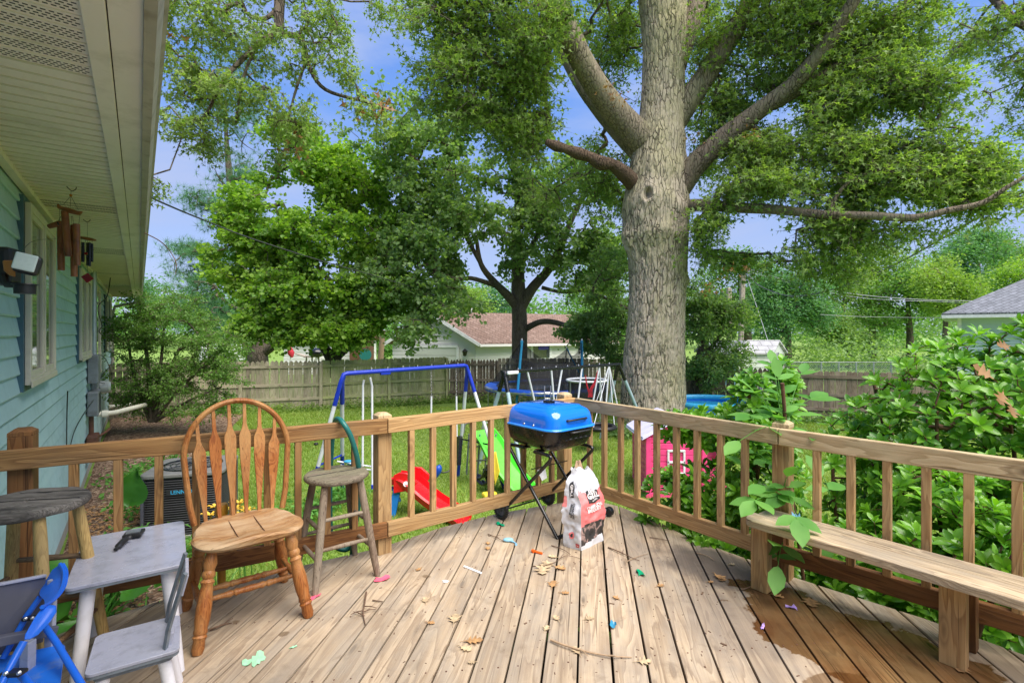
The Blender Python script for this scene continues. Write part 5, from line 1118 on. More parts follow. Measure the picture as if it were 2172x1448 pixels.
# ---------------------------------------------------------------- swing sets
def chain(m, a, b, r=.006, step=.045):
    a, b = V3(a), V3(b); n = max(2, int((b-a).length/step)); d = (b-a).normalized(); u = d.orthogonal().normalized(); v = d.cross(u)
    for i in range(n):
        c = a.lerp(b, (i+.5)/n); w_ = u if i % 2 else v; q = [c+d*.028*math.cos(t)+w_*.011*math.sin(t) for t in [k*math.pi/4 for k in range(9)]]
        m.tube(q, r*.6, 4, False)
def swing_one():
    A = at(735, 792, 6.8); B = at(985, 788, 8.15); B.z = A.z+.02; d = (B-A).normalized(); n = V3((-d.y, d.x, 0)).normalized()
    rt = thing('swing_set', 'blue and white metal swing set with curved ends on the lawn', 'swing set', V3(((A.x+B.x)/2, (A.y+B.y)/2, ZG)))
    r = .032
    m = MB(); m.tube([A, B], r, 14); bar = m.build('top_bar', M['swingblue'], rt, 40)
    for i in range(8):
        p = A.lerp(B, .06+.125*i); m = MB(); m.lathe(p+V3((0, 0, r-.004)), p+V3((0, 0, r+.02)), [(0, .007), (.8, .007), (1, .003)], 6); m.build('bolt', M['steel'], bar, 30)
    feet = [(A, (645, 1095), -1), (A, (726, 1046), 1), (B, (971, 1012), 1), (B, (1071, 1040), -1)]
    for P, (fx, fy), s in feet:
        e = -d if P is A else d; Ft = on(fx, fy, ZG); Ft = V3((Ft.x, Ft.y, ZG-.02)); sh = P+e*.06+V3((0, 0, -.05))+(Ft-P)*.03
        k = (Ft-sh)
        j1 = sh+k*.17; j2 = sh+k*.62; m = MB(); m.tube([P+e*-.01, P+e*.035+V3((0, 0, -.008)), sh, sh+k*.05, j1], r*.98, 12)
        u = m.build('upper_elbow', M['swingblue'], rt, 50)
        m = MB(); m.tube([j1-k*.01, j2], r*.86, 12); m.build('leg', M['swingwhite'], rt, 40)
        m = MB(); m.tube([j2-k*.005, Ft], r*.90, 12); m.build('lower_leg', M['swingblue'], rt, 40)
    la = on(645, 1095, ZG); lb = on(726, 1046, ZG)
    m = MB(); a1 = V3((la.x, la.y, ZG)).lerp(A, .36); b1 = V3((lb.x, lb.y, ZG)).lerp(A, .36); m.tube([a1, b1], .014, 8); m.build('cross_brace', M['swingblue'], rt, 40)
    la = on(971, 1012, ZG); lb = on(1071, 1040, ZG); a1 = V3((la.x, la.y, ZG)).lerp(B, .36); b1 = V3((lb.x, lb.y, ZG)).lerp(B, .36); m = MB(); m.tube([a1, b1], .014, 8); m.build('cross_brace', M['blackmetal'], rt, 40)
    # glider on four white hangers
    G = A.lerp(B, .30)
    g = lambda px, py, Y: at(px, py, Y)
    hub = MB(); hub.box(A.lerp(B, .29)+V3((0, 0, -.03)), (.16, .05, .05), Matrix.Rotation(math.atan2(d.y, d.x), 3, 'Z')); hub.build('glider_bracket', M['swingblue'], rt, None, .01)
    m = MB(); m.tube([g(772, 806, 7.1), g(770, 815, 7.1), g(769, 1022, 7.05)], .015, 8); m.build('glider_hanger', M['swingwhite'], rt, 40)
    m = MB(); m.tube([g(785, 800, 7.2), g(789, 818, 7.2), g(790, 1030, 7.1)], .016, 8); m.build('glider_hanger', M['swingwhite'], rt, 40)
    for a, b in (((715, 978), (795, 990)), ((722, 986), (798, 998))): m = MB(); m.tube([g(*a, 6.9), g(*b, 7.2)], .011, 8); m.build('glider_bar', M['swingwhite'], rt, 40)
    m = MB(); m.ball(g(750, 982, 7.05), (.10, .06, .025)); m.ball(g(738, 978, 6.9), (.06, .05, .02)); m.build('glider_seat', M['polefoam'], rt, 60)
    for px, py in ((769, 1024), (790, 1032)): m = MB(); m.tube([g(px, py-4, 7.05), g(px, py+4, 7.05)], .020, 8); m.build('foot_peg', M['swingblue'], rt, 40)
    for i, (px, Y, zb, lab) in enumerate(((915, 7.75, 1010, ''), (968, 8.05, 1030, ''))):
        top = seg_at(px, A, B); m = MB(); chain(m, top+V3((0, 0, -r)), at(px, 842, top.y)); o = m.build('chain', M['chain'], rt, 30)
        m = MB(); m.tube([at(px, 840, top.y), at(px-1 if i == 0 else px+1, 915 if i == 0 else 925, top.y)], .014, 8); m.build('chain_sleeve', M['swingwhite'], rt, 40)
        m = MB(); chain(m, at(px, 915, top.y), at(px+(-8 if i else 8), 985, top.y)); m.build('chain', M['chain'], rt, 30)
    m = MB(); P = [at(918+8*0, 985, 7.75), at(930, 1000, 7.85), at(950, 1000, 7.95), at(962, 985, 8.05)]; m.tube(spline(P, 4), .012, 6, True, 0, 1); m.build('sling_seat', M['blackplastic'], rt, 50)
    m = MB()
    for i in range(5): c = at(668+rr.uniform(-3, 3), 905+i*9, 6.6); m.ball(c, (.03, .03, .02), 7, 5)
    m.tube(spline([at(672, 905, 6.6), at(690, 925, 6.6), at(700, 945, 6.6)], 3), .006, 5); m.build('tied_cord', M['cable'], rt, 60)
    m = MB(); n_ = MB()
    for (a, b) in (((975, 925, 8.3), (972, 985, 8.3)),): m.tube([at(*a), at(*b)], .05, 7)
    m.build('wrapped_net', M['net'], rt, 60)
swing_one()
def swing_two():
    A = at(1070, 789, 9.2); B = at(1312, 772, 11.4); A.z = .68; B.z = .68; d = (B-A).normalized(); n = V3((-d.y, d.x, 0)).normalized()
    rt = thing('swing_set', 'black topped swing set with pale grey-blue legs near the big trunk', 'swing set', V3(((A.x+B.x)/2, (A.y+B.y)/2, ZG)))
    m = MB(); m.tube([A-d*.06, B+d*.06], .034, 12); bar = m.build('top_bar', M['blackmetal'], rt, 40)
    for i in range(9): p = A.lerp(B, .1+.1*i); m = MB(); m.lathe(p+V3((0, 0, .03)), p+V3((0, 0, .055)), [(0, .014), (1, .006)], 7); m.build('bolt', M['steel'], bar, 30)
    H = A.z-ZG
    for P in (A, B):
        for s in (-1, 1):
            e = -d if P is A else d; Ft = P+n*s*(.62)+e*.12; Ft.z = ZG-.02; k = Ft-P
            if P is B and s < 0: Ft = on(1378, 930, ZG); Ft.z = ZG-.02; k = Ft-P
            m = MB(); m.tube([P+V3((0, 0, .01)), P+k*.2], .042, 12); m.build('leg_socket', M['blackmetal'], rt, 40)
            m = MB(); m.tube([P+k*.18, Ft.lerp(P, .35)], .036, 12); m.build('leg', M['swinggrey'], rt, 40)
            m = MB(); m.tube([Ft.lerp(P, .36), Ft], .034, 12); m.build('lower_leg', M['blackmetal'] if (P is B and s < 0) else M['swinggrey'], rt, 40)
    def vee(t, spread, drop, lean=0, mats='swingwhite'):
        p = A.lerp(B, t)+V3((0, 0, -.03))
        for s in (-1, 1):
            q = p+d*s*spread+V3((0, 0, -drop))+n*lean; m = MB(); m.tube([p, q], .017, 8); m.build('hanger_tube', M[mats], rt, 40)
    def single(t, dx, drop, ln=0):
        p = A.lerp(B, t)+V3((0, 0, -.03)); q = p+d*dx+V3((0, 0, -drop))+n*ln; m = MB(); m.tube([p, q], .019, 8); m.build('hanger_tube', M['swingwhite'], rt, 40)
    single(.17, .33, 1.05); single(.36, .12, 1.0); single(.45, -.30, 1.2); single(.63, -.22, 1.2)
    vee(.80, .26, 1.35, .1); vee(.90, .30, 1.3, -.1)
    # white padded ring (mini swing)
    m = MB(); P = at(1083, 790, 9.15); m.box(P+V3((.04, 0, .0)), (.26, .05, .06), Matrix.Rotation(math.atan2(d.y, d.x), 3, 'Z')); m.build('bar_wrap', M['white'], rt, None, .015)
    # saucer swing seat low by the trunk
    c = at(1270, 905, 10.6); m = MB(); m.torus(c, .33, .05, (0, 0, 1), 26, 8); s = m.build('saucer_seat', M['blackplastic'], rt, 60)
    m = MB(); m.lathe(c+V3((0, 0, -.06)), c+V3((0, 0, -.02)), [(0, .15), (.5, .29), (1, .32)], 22); m.build('seat_fabric', M['blackbag'], s, 60)
    m = MB(); t_ = A.lerp(B, .9)
    for a in (0, 2.1, 4.2): m.tube([A.lerp(B, .9), c+V3((.33*math.cos(a), .33*math.sin(a), .03))], .008, 5)
    m.build('rope', M['swingwhite'], rt, 30)
swing_two()
def trampoline():
    c = V3((1.05, 15.6, -.28)); Rr = 1.85
    rt = thing('trampoline', 'round trampoline with blue pad, black mat and sagging net', 'trampoline', V3((c.x, c.y, ZG)))
    m = MB(); m.torus(c, Rr, .055, (0, 0, 1), 48, 8); m.build('frame_ring', M['steel'], rt, 60)
    m = MB(); n = 56; V = []
    for r, z in ((Rr+.04, -.05), (Rr+.05, .02), (Rr+.02, .06), (Rr-.30, .055), (Rr-.31, .03)):
        for k in range(n): a = 2*math.pi*k/n; V.append(c+V3((r*math.cos(a), r*math.sin(a), z+.015*math.sin(5*a))))
    m.add(V, [(i*n+k, i*n+(k+1) % n, (i+1)*n+(k+1) % n, (i+1)*n+k) for i in range(4) for k in range(n)]); m.build('pad', M['trampblue'], rt, 50)
    m = MB(); V = [c+V3(((Rr-.28)*math.cos(2*math.pi*k/n), (Rr-.28)*math.sin(2*math.pi*k/n), z)) for z in (.03, .02) for k in range(n)]; m.add(V, [tuple(range(n)), tuple(reversed(range(n, 2*n)))]); m.build('jumping_mat', M['blackbag'], rt, None)
    for k in range(6):
        a = 2*math.pi*(k+.3)/6; p = c+V3((Rr*math.cos(a), Rr*math.sin(a), 0)); q = c+V3((Rr*math.cos(a+.25), Rr*math.sin(a+.25), 0))
        m = MB(); m.tube([p, V3((p.x, p.y, ZG+.03)), V3((q.x, q.y, ZG+.03)), q], .02, 8); m.build('leg', M['steel'], rt, 40)
    tops = []
    for (px0, py0, px1, py1, Y) in ((1107, 722, 1092, 900, 14.2), (1234, 722, 1235, 815, 15.5), (1202, 738, 1228, 790, 16.8)):
        m = MB(); a, b = at(px0, py0, Y), at(px1, py1, Y); m.tube([a, b], .038 if px0 != 1202 else .025, 8); o = m.build('net_pole', M['polefoam'], rt, 40); tops.append(a)
        m = MB(); m.ball(a, (.03, .03, .06)); m.build('pole_cap', M['steel'], o, 60)
    def sheet(a, b, c_, d_, sag, nu=14, nv=8):
        m = MB(); V = []
        for j in range(nv+1):
            for i in range(nu+1):
                u, v = i/nu, j/nv; p = a.lerp(b, u).lerp(d_.lerp(c_, u), v); p = p+V3((0, .12*math.sin(u*5+v*2), -sag*math.sin(math.pi*u)*(1-v))); V.append(p)
        m.add(V, [(j*(nu+1)+i, j*(nu+1)+i+1, (j+1)*(nu+1)+i+1, (j+1)*(nu+1)+i) for j in range(nv) for i in range(nu)]); return m.build('safety_net', M['net'], rt, 70)
    g = at
    sheet(tops[0], tops[2], g(1200, 815, 16.2), g(1095, 815, 14.3), .45); sheet(tops[2], tops[1], g(1236, 800, 15.5), g(1190, 800, 16.3), .35)
    sheet(tops[0], tops[0]+V3((-.02, 0, -.05)), g(1092, 818, 14.2), g(1042, 812, 15.2), 0); sheet(g(1095, 760, 14.3), g(1215, 768, 15.2), g(1235, 812, 15.0), g(1092, 818, 14.3), .1)
    m = MB(); 
    for x in (1155, 1168): m.tube([g(x, 818, 13.7), g(x+1, 868, 13.5)], .016, 6)
    for y in (832, 845): m.tube([g(1155, y, 13.65), g(1169, y, 13.65)], .012, 6)
    m.build('ladder', M['steel'], rt, 40)
trampoline()
def ringtramp():
    c = at(1245, 806, 12.6); rt = thing('mini_trampoline', 'white ringed basket swing with red cords hanging beyond the black bar', 'play ring', V3((c.x, c.y, ZG)))
    m = MB(); m.torus(c, .50, .028, (0, 0, 1), 34, 8); m.build('ring', M['swingwhite'], rt, 60)
    m = MB(); n = 30; V = [c+V3((.47*math.cos(2*math.pi*k/n), .47*math.sin(2*math.pi*k/n), z)) for z in (-.02, -.75) for k in range(n)]; m.add(V, [(k, (k+1) % n, n+(k+1) % n, n+k) for k in range(n)]); m.build('net_skirt', M['net'], rt, 70)
    for k in range(4):
        a = k*math.pi/2+.5; m = MB(); m.tube([c+V3((.5*math.cos(a), .5*math.sin(a), 0)), V3((c.x+.52*math.cos(a), c.y+.52*math.sin(a), ZG))], .018, 6); m.build('leg', M['steel'], rt, 40)
    m = MB()
    for i in range(9): x = 1262+rr.uniform(-3, 3); m.tube(spline([at(1268, 785, 11.6), at(x+2, 808, 11.6), at(x-8, 825, 11.6), at(x-10+rr.uniform(-4, 4), 842, 11.6)], 3), .008, 4)
    for i in range(5): x = 1243+rr.uniform(-2, 2); m.tube(spline([at(1242, 795, 11.7), at(x, 812, 11.7), at(x+5, 832, 11.7)], 3), .007, 4)
    o = m.build('rope_tangle', M['redrope'], None, 50); tag(o, 'tangle of red cords dangling from the black swing bar', 'rope')
ringtramp()
# ---------------------------------------------------------------- slides
def chute(pts, w, side, name, mat, rt, lip=.03):
    """a slide bed with raised edges along a centre line; side = sideways unit vector"""
    P = spline(pts, 5); s = side; m = MB(); V = []
    prof = [(-.5*w-lip, .07), (-.5*w, .085), (-.44*w, .01), (0, -.005), (.44*w, .01), (.5*w, .085), (.5*w+lip, .07), (.5*w, -.02), (-.5*w, -.02)]; k = len(prof)
    for i, p in enumerate(P):
        t = (P[min(i+1, len(P)-1)]-P[max(i-1, 0)]).normalized(); n = s.cross(t).normalized(); n = n if n.z > 0 else -n
        V += [p+s*a+n*b for a, b in prof]
    m.add(V, [(i*k+j, i*k+(j+1) % k, (i+1)*k+(j+1) % k, (i+1)*k+j) for i in range(len(P)-1) for j in range(k)]+[tuple(range(k)), tuple(reversed(range((len(P)-1)*k, len(P)*k)))])
    return m.build(name, mat, rt, 50)
def slide_green():
    a = at(1018, 912, 8.6); b = at(1040, 940, 8.3); c = at(1065, 985, 7.9); d = at(1110, 1018, 7.6); e = at(1128, 1024, 7.4)
    rt = thing('slide', 'lime green childs slide with grey handles on the lawn', 'slide', V3((c.x, c.y, ZG)))
    P = [a, b, c, V3((d.x, d.y, ZG+.12)), V3((e.x+.02, e.y, ZG+.08))]; t = (P[-1]-P[0]); s = V3((-t.y, t.x, 0)).normalized()
    chute(P, .40, s, 'chute', M['lime'], rt)
    for px in (993, 1032):
        p = at(px, 912, 8.7); m = MB(); m.tube(spline([p+V3((-.08, 0, -.05)), p+V3((-.05, 0, .10)), p+V3((.05, 0, .12)), p+V3((.09, 0, 0)), p+V3((.1, 0, -.15))], 4), .016, 8); m.build('handle', M['chain'], rt, 50)
    for px, Y in ((995, 8.8), (1034, 8.9), (1018, 8.4), (1052, 8.5)):
        p = at(px, 920, Y); m = MB(); m.tube([p, V3((p.x-.05, p.y+.03, ZG))], .016, 7); m.build('leg', M['greymetal'], rt, 40)
    for z_ in (.25, .5): m = MB(); m.tube([V3((at(995, 920, 8.8).x, 8.8, ZG+z_)), V3((at(1034, 920, 8.9).x, 8.9, ZG+z_))], .014, 7); m.build('step', M['blackplastic'], rt, 40)
slide_green()
def slide_red():
    rt = thing('slide', 'red toddler slide with pale blue ladder sides behind the middle post', 'slide', V3((-1.1, 6.9, ZG)))
    a = at(835, 1016, 7.0); b = at(868, 1024, 6.9); c = at(915, 1062, 6.8); d = at(965, 1100, 6.65); e = at(985, 1104, 6.5)
    P = [a, b, c, V3((d.x, d.y, ZG+.08)), V3((e.x, e.y, ZG+.05))]; t = P[-1]-P[0]; s = V3((-t.y, t.x, 0)).normalized()
    chute(P, .34, s, 'chute', M['redpl'], rt)
    m = MB(); A = [at(x, y, 6.75) for x, y in ((834, 1046), (834, 1008), (846, 1002), (862, 1003), (872, 1012), (885, 1024), (870, 1040))]; k = len(A); off = s*.03
    for q in (0, 1):
        m = MB(); B_ = [p+s*(.32 if q else 0) for p in A]; m.add(B_+[p+off for p in B_], [tuple(reversed(range(k))), tuple(range(k, 2*k))]+[(i, (i+1) % k, k+(i+1) % k, k+i) for i in range(k)]); m.build('side_cheek', M['redpl'], rt, 40, .008)
    m = MB(); m.lathe(at(861, 1026, 6.70), at(861, 1026, 6.73), [(0, .035), (1, .03)], 14); m.build('badge', M['white'], rt, 30)
    for (x0, x1, y0, y1, Y) in ((838, 850, 1036, 1105, 6.8), (805, 818, 1060, 1120, 6.9)):
        m = MB(); A = [at(x0-4, y0, Y), at(x1, y0, Y), at(x0-2, y1, Y), at(x0-18, y1, Y)]
        m.add(A+[p+V3((0, .06, 0)) for p in A], [(3, 2, 1, 0), (4, 5, 6, 7)]+[(i, (i+1) % 4, 4+(i+1) % 4, 4+i) for i in range(4)]); m.build('ladder_side', M['bluepl'], rt, None, .01)
    for z_ in (.2, .36): p = at(825, 1080, 6.9); m = MB(); m.beam(V3((p.x-.2, 6.85, ZG+z_)), V3((p.x+.15, 6.95, ZG+z_)), .12, .03); m.build('step', M['bluepl'], rt, None, .008)
    m = MB(); m.tube(spline([at(905, 1012, 7.5), at(920, 1010, 7.5), at(929, 995, 7.5), at(927, 988, 7.5)], 4), [.03, .035, .04, .045, .05, .05, .055, .06, .06, .06, .055, .05, .04], 9); o = m.build('blue_toy', M['bluetube'], None, 60); tag(o, 'dark blue curved plastic toy on the lawn past the red slide', 'toy')
slide_red()
m = MB(); A = [at(1043, 960, 7.7), at(1052, 958, 7.7), at(1060, 1000, 7.6), at(1050, 1030, 7.6), at(1046, 1000, 7.65)]; k = 5
m.add(A+[p+V3((0, .05, 0)) for p in A], [tuple(reversed(range(k))), tuple(range(k, 2*k))]+[(i, (i+1) % k, k+(i+1) % k, k+i) for i in range(k)]); tag(m.build('yellow_flag', M['yellowpl'], None, None, .01), 'yellow cloth hanging at the foot of the blue swing leg', 'cloth')
m = MB()
for i in range(9): a, b = at(1012+rr.uniform(-6, 30), 1000+rr.uniform(-15, 22), 7.9), at(1040+rr.uniform(-8, 6), 1000+rr.uniform(-20, 20), 7.7); m.tube(spline([a, (a+b)/2+V3((0, 0, -.08)), b], 4), .02+.015*rr.random(), 5)
tag(m.build('black_netting_heap', M['blackbag'], None, 60), 'heap of black netting slumped under the green slide', 'netting')
m = MB(); p = at(1038, 1032, 7.6); m.box(V3((p.x, p.y, ZG+.05)), (.22, .14, .09), Matrix.Rotation(.5, 3, 'Z')); tag(m.build('yellow_cushion', M['yellowpl'], None, None, .03), 'small yellow cushion on the grass below the netting', 'cushion')
# ---------------------------------------------------------------- pink playhouse
def playhouse():
    Y = 7.6; x0, x1 = at(1374, 0, Y).x, at(1565, 0, Y).x; y0, y1 = Y, Y+.95; zt = ZG+.92
    rt = thing('playhouse', 'bright pink childrens playhouse with lilac roof behind the bushes', 'playhouse', V3(((x0+x1)/2, y0, ZG)))
    W_ = x1-x0; xm = x0+W_*.62
    n = 10
    for i in range(n): m = MB(); h = .92/n; m.box(V3(((x0+xm)/2, y0+.01, ZG+h*(i+.5))), (xm-x0, .05, h-.008)); m.build('wall_board', M['pink'], rt, None, .006)
    for i in range(n): m = MB(); h = .92/n; m.box(V3((xm+.01+(x1-xm)/2, y0+.30, ZG+h*(i+.5))), (x1-xm-.02, .05, h-.008), Matrix.Rotation(.35, 3, 'Z')); m.build('wall_board', M['pink'], rt, None, .006)
    for i in range(n): m = MB(); h = .92/n; m.box(V3((x0+.02, (y0+y1)/2+.03, ZG+h*(i+.5))), (.05, y1-y0-.08, h-.008)); m.build('wall_board', M['pink'], rt, None, .006)
    m = MB(); m.box(V3(((x0+x1)/2, y1, ZG+.46)), (W_, .05, .92)); m.build('back_wall', M['pink'], rt, None)
    for x in (x0, xm): m = MB(); m.box(V3((x, y0-.01, ZG+.46)), (.08, .07, .93)); m.build('corner_post', M['pink'], rt, None, .01)
    pk = ZG+1.19; xc = (x0+xm)/2
    m = MB(); V = [V3((x0, y0+.02, zt)), V3((xm, y0+.02, zt)), V3((xc, y0+.02, pk-.04))]; m.add(V+[p+V3((0, .05, 0)) for p in V], [(0, 1, 2), (5, 4, 3), (0, 3, 4, 1), (1, 4, 5, 2), (2, 5, 3, 0)]); m.build('gable', M['pink'], rt, None)
    for s in (-1, 1):
        e = x0-.1 if s < 0 else xm+.55; zz = zt-.02 if s < 0 else zt-.14
        m = MB(); V = [V3((xc, y0-.08, pk)), V3((e, y0-.08, zz)), V3((e, y1+.05, zz)), V3((xc, y1+.05, pk))]
        m.add(V+[p+V3((0, 0, .035)) for p in V], [(3, 2, 1, 0) if s > 0 else (0, 1, 2, 3), (4, 5, 6, 7), (0, 1, 5, 4), (1, 2, 6, 5), (2, 3, 7, 6), (3, 0, 4, 7)]); m.build('roof', M['lilac'], rt, None, .01)
    wn = MB(); cx_ = xc; cz = ZG+.55
    for a in range(2): wn.box(V3((cx_-.12+.24*a, y0-.025, cz)), (.03, .03, .34))
    for a in range(3): wn.box(V3((cx_, y0-.025, cz-.17+.17*a)), (.27, .03, .03))
    wn.build('window_frame', M['white'], rt, None, .005)
    m = MB(); 
    for a in (0, 1, 2): m.box(V3((x1-.22+.1*a, y0+.23+.035*a, ZG+.58)), (.022, .02, .36), Matrix.Rotation(.35, 3, 'Z'))
    for a in (0, 1, 2): m.box(V3((x1-.12, y0+.26, ZG+.42+.16*a)), (.24, .02, .022), Matrix.Rotation(.35, 3, 'Z'))
    m.build('window_frame', M['white'], rt, None, .003)
playhouse()
def pool():
    c = V3((5.25, 13.2, ZG)); Rr = 1.05; H = .68
    rt = thing('swimming_pool', 'round blue above-ground pool beside the big trunk', 'pool', c)
    n = 48; m = MB(); V = []
    for r, z in ((Rr+.05, 0), (Rr+.07, .35), (Rr+.03, H), (Rr-.05, H), (Rr-.06, .1)):
        for k in range(n): a = 2*math.pi*k/n; V.append(c+V3((r*math.cos(a), r*math.sin(a), z)))
    m.add(V, [(i*n+k, i*n+(k+1) % n, (i+1)*n+(k+1) % n, (i+1)*n+k) for i in range(4) for k in range(n)]); m.build('pool_wall', M['poolblue'], rt, 50)
    m = MB(); m.torus(c+V3((0, 0, H)), Rr, .075, (0, 0, 1), 48, 10); m.build('pool_rim', M['poollight'], rt, 60)
    m = MB(); V = [c+V3(((Rr-.05)*math.cos(2*math.pi*k/n), (Rr-.05)*math.sin(2*math.pi*k/n), H-.10)) for k in range(n)]; m.add(V, [tuple(range(n))]); m.build('pool_water', M['water'], rt, None)
    ld = MB()
    for px in (1600, 1615): ld.tube(spline([at(px, 858, 12.2), at(px, 822, 12.2), at(px+5, 811, 12.2), at(px+11, 814, 12.1), at(px+14, 840, 12.0), at(px+15, 880, 11.9)], 5), .02, 7)
    for z_ in (.2, .45, .7): ld.tube([V3((at(1614, 850, 12).x, 12.0, ZG+z_)), V3((at(1630, 850, 12).x, 12.0, ZG+z_))], .018, 6)
    tag(ld.build('pool_ladder', M['greymetal'], None, 50), 'grey metal pool ladder with two curved handrails', 'ladder')
pool()
# ---------------------------------------------------------------- air conditioner
def ac():
    c = V3((-4.12, 6.5, ZG)); d = V3((.96, .28, 0)); rz = math.atan2(d.y, d.x)
    rt = thing('air_conditioner', 'dark louvred air conditioning unit standing in the mulch by the house', 'air conditioner', c, rz)
    W_ = .88; H = .80; MB().prism(rrect(W_+.04, W_+.04, .09), .05, z0=0).build('base_pan', M['conc'], rt, 30, .004, False)
    MB().prism(rrect(W_-.05, W_-.05, .09), H-.10, z0=.05).build('coil', M['blackplastic'], rt, 30, 0, False)
    for i in range(24):
        z_ = .075+i*(H-.13)/24; P = rrect(W_, W_, .10, 4); k = len(P)
        m = MB(); m.tube([(x, y, z_) for x, y in P]+[(P[0][0], P[0][1], z_)], .0055, 4, False); m.build('guard_wire', M['wiregrey'], rt, 50, 0, False)
    for sx, sy in ((1, 1), (1, -1), (-1, 1), (-1, -1)): m = MB(); m.box((sx*(W_/2-.03), sy*(W_/2-.03), .05+(H-.08)/2), (.04, .04, H-.09)); m.build('corner_post', M['darkgrey'], rt, None, .01, False)
    MB().prism(rrect(W_+.02, W_+.02, .11), .05, z0=H-.05).build('top_cover', M['unitcover'], rt, 30, .012, False)
    m = MB(); m.torus((0, 0, H+.005), .33, .012, (0, 0, 1), 36, 6)
    for r in (.06, .12, .18, .24, .30): m.torus((0, 0, H+.015), r, .004, (0, 0, 1), 30, 5)
    for k in range(8): a = k*math.pi/4; m.tube([(0, 0, H+.02), (.33*math.cos(a), .33*math.sin(a), H+.012)], .005, 5)
    m.build('fan_grille', M['blackmetal'], rt, 50, 0, False)
    m = MB(); m.box((.02, -W_/2-.008, H-.22), (.34, .012, .075)); lp = m.build('nameplate', M['ink'], rt, None, .003, False)
    me = textobj('lettering', 'LENNOX', .062, None, None, None, bold=.001); me.transform(Matrix.Translation((.02, -W_/2-.0155, H-.22)) @ Matrix.Rotation(R(90), 4, 'X') @ Matrix.Shear('XY', 4, (.18, 0)) if False else Matrix.Translation((.02, -W_/2-.0155, H-.22)) @ Matrix.Rotation(R(90), 4, 'X'))
    finish('lettering', me, M['poollight'], lp)
ac()
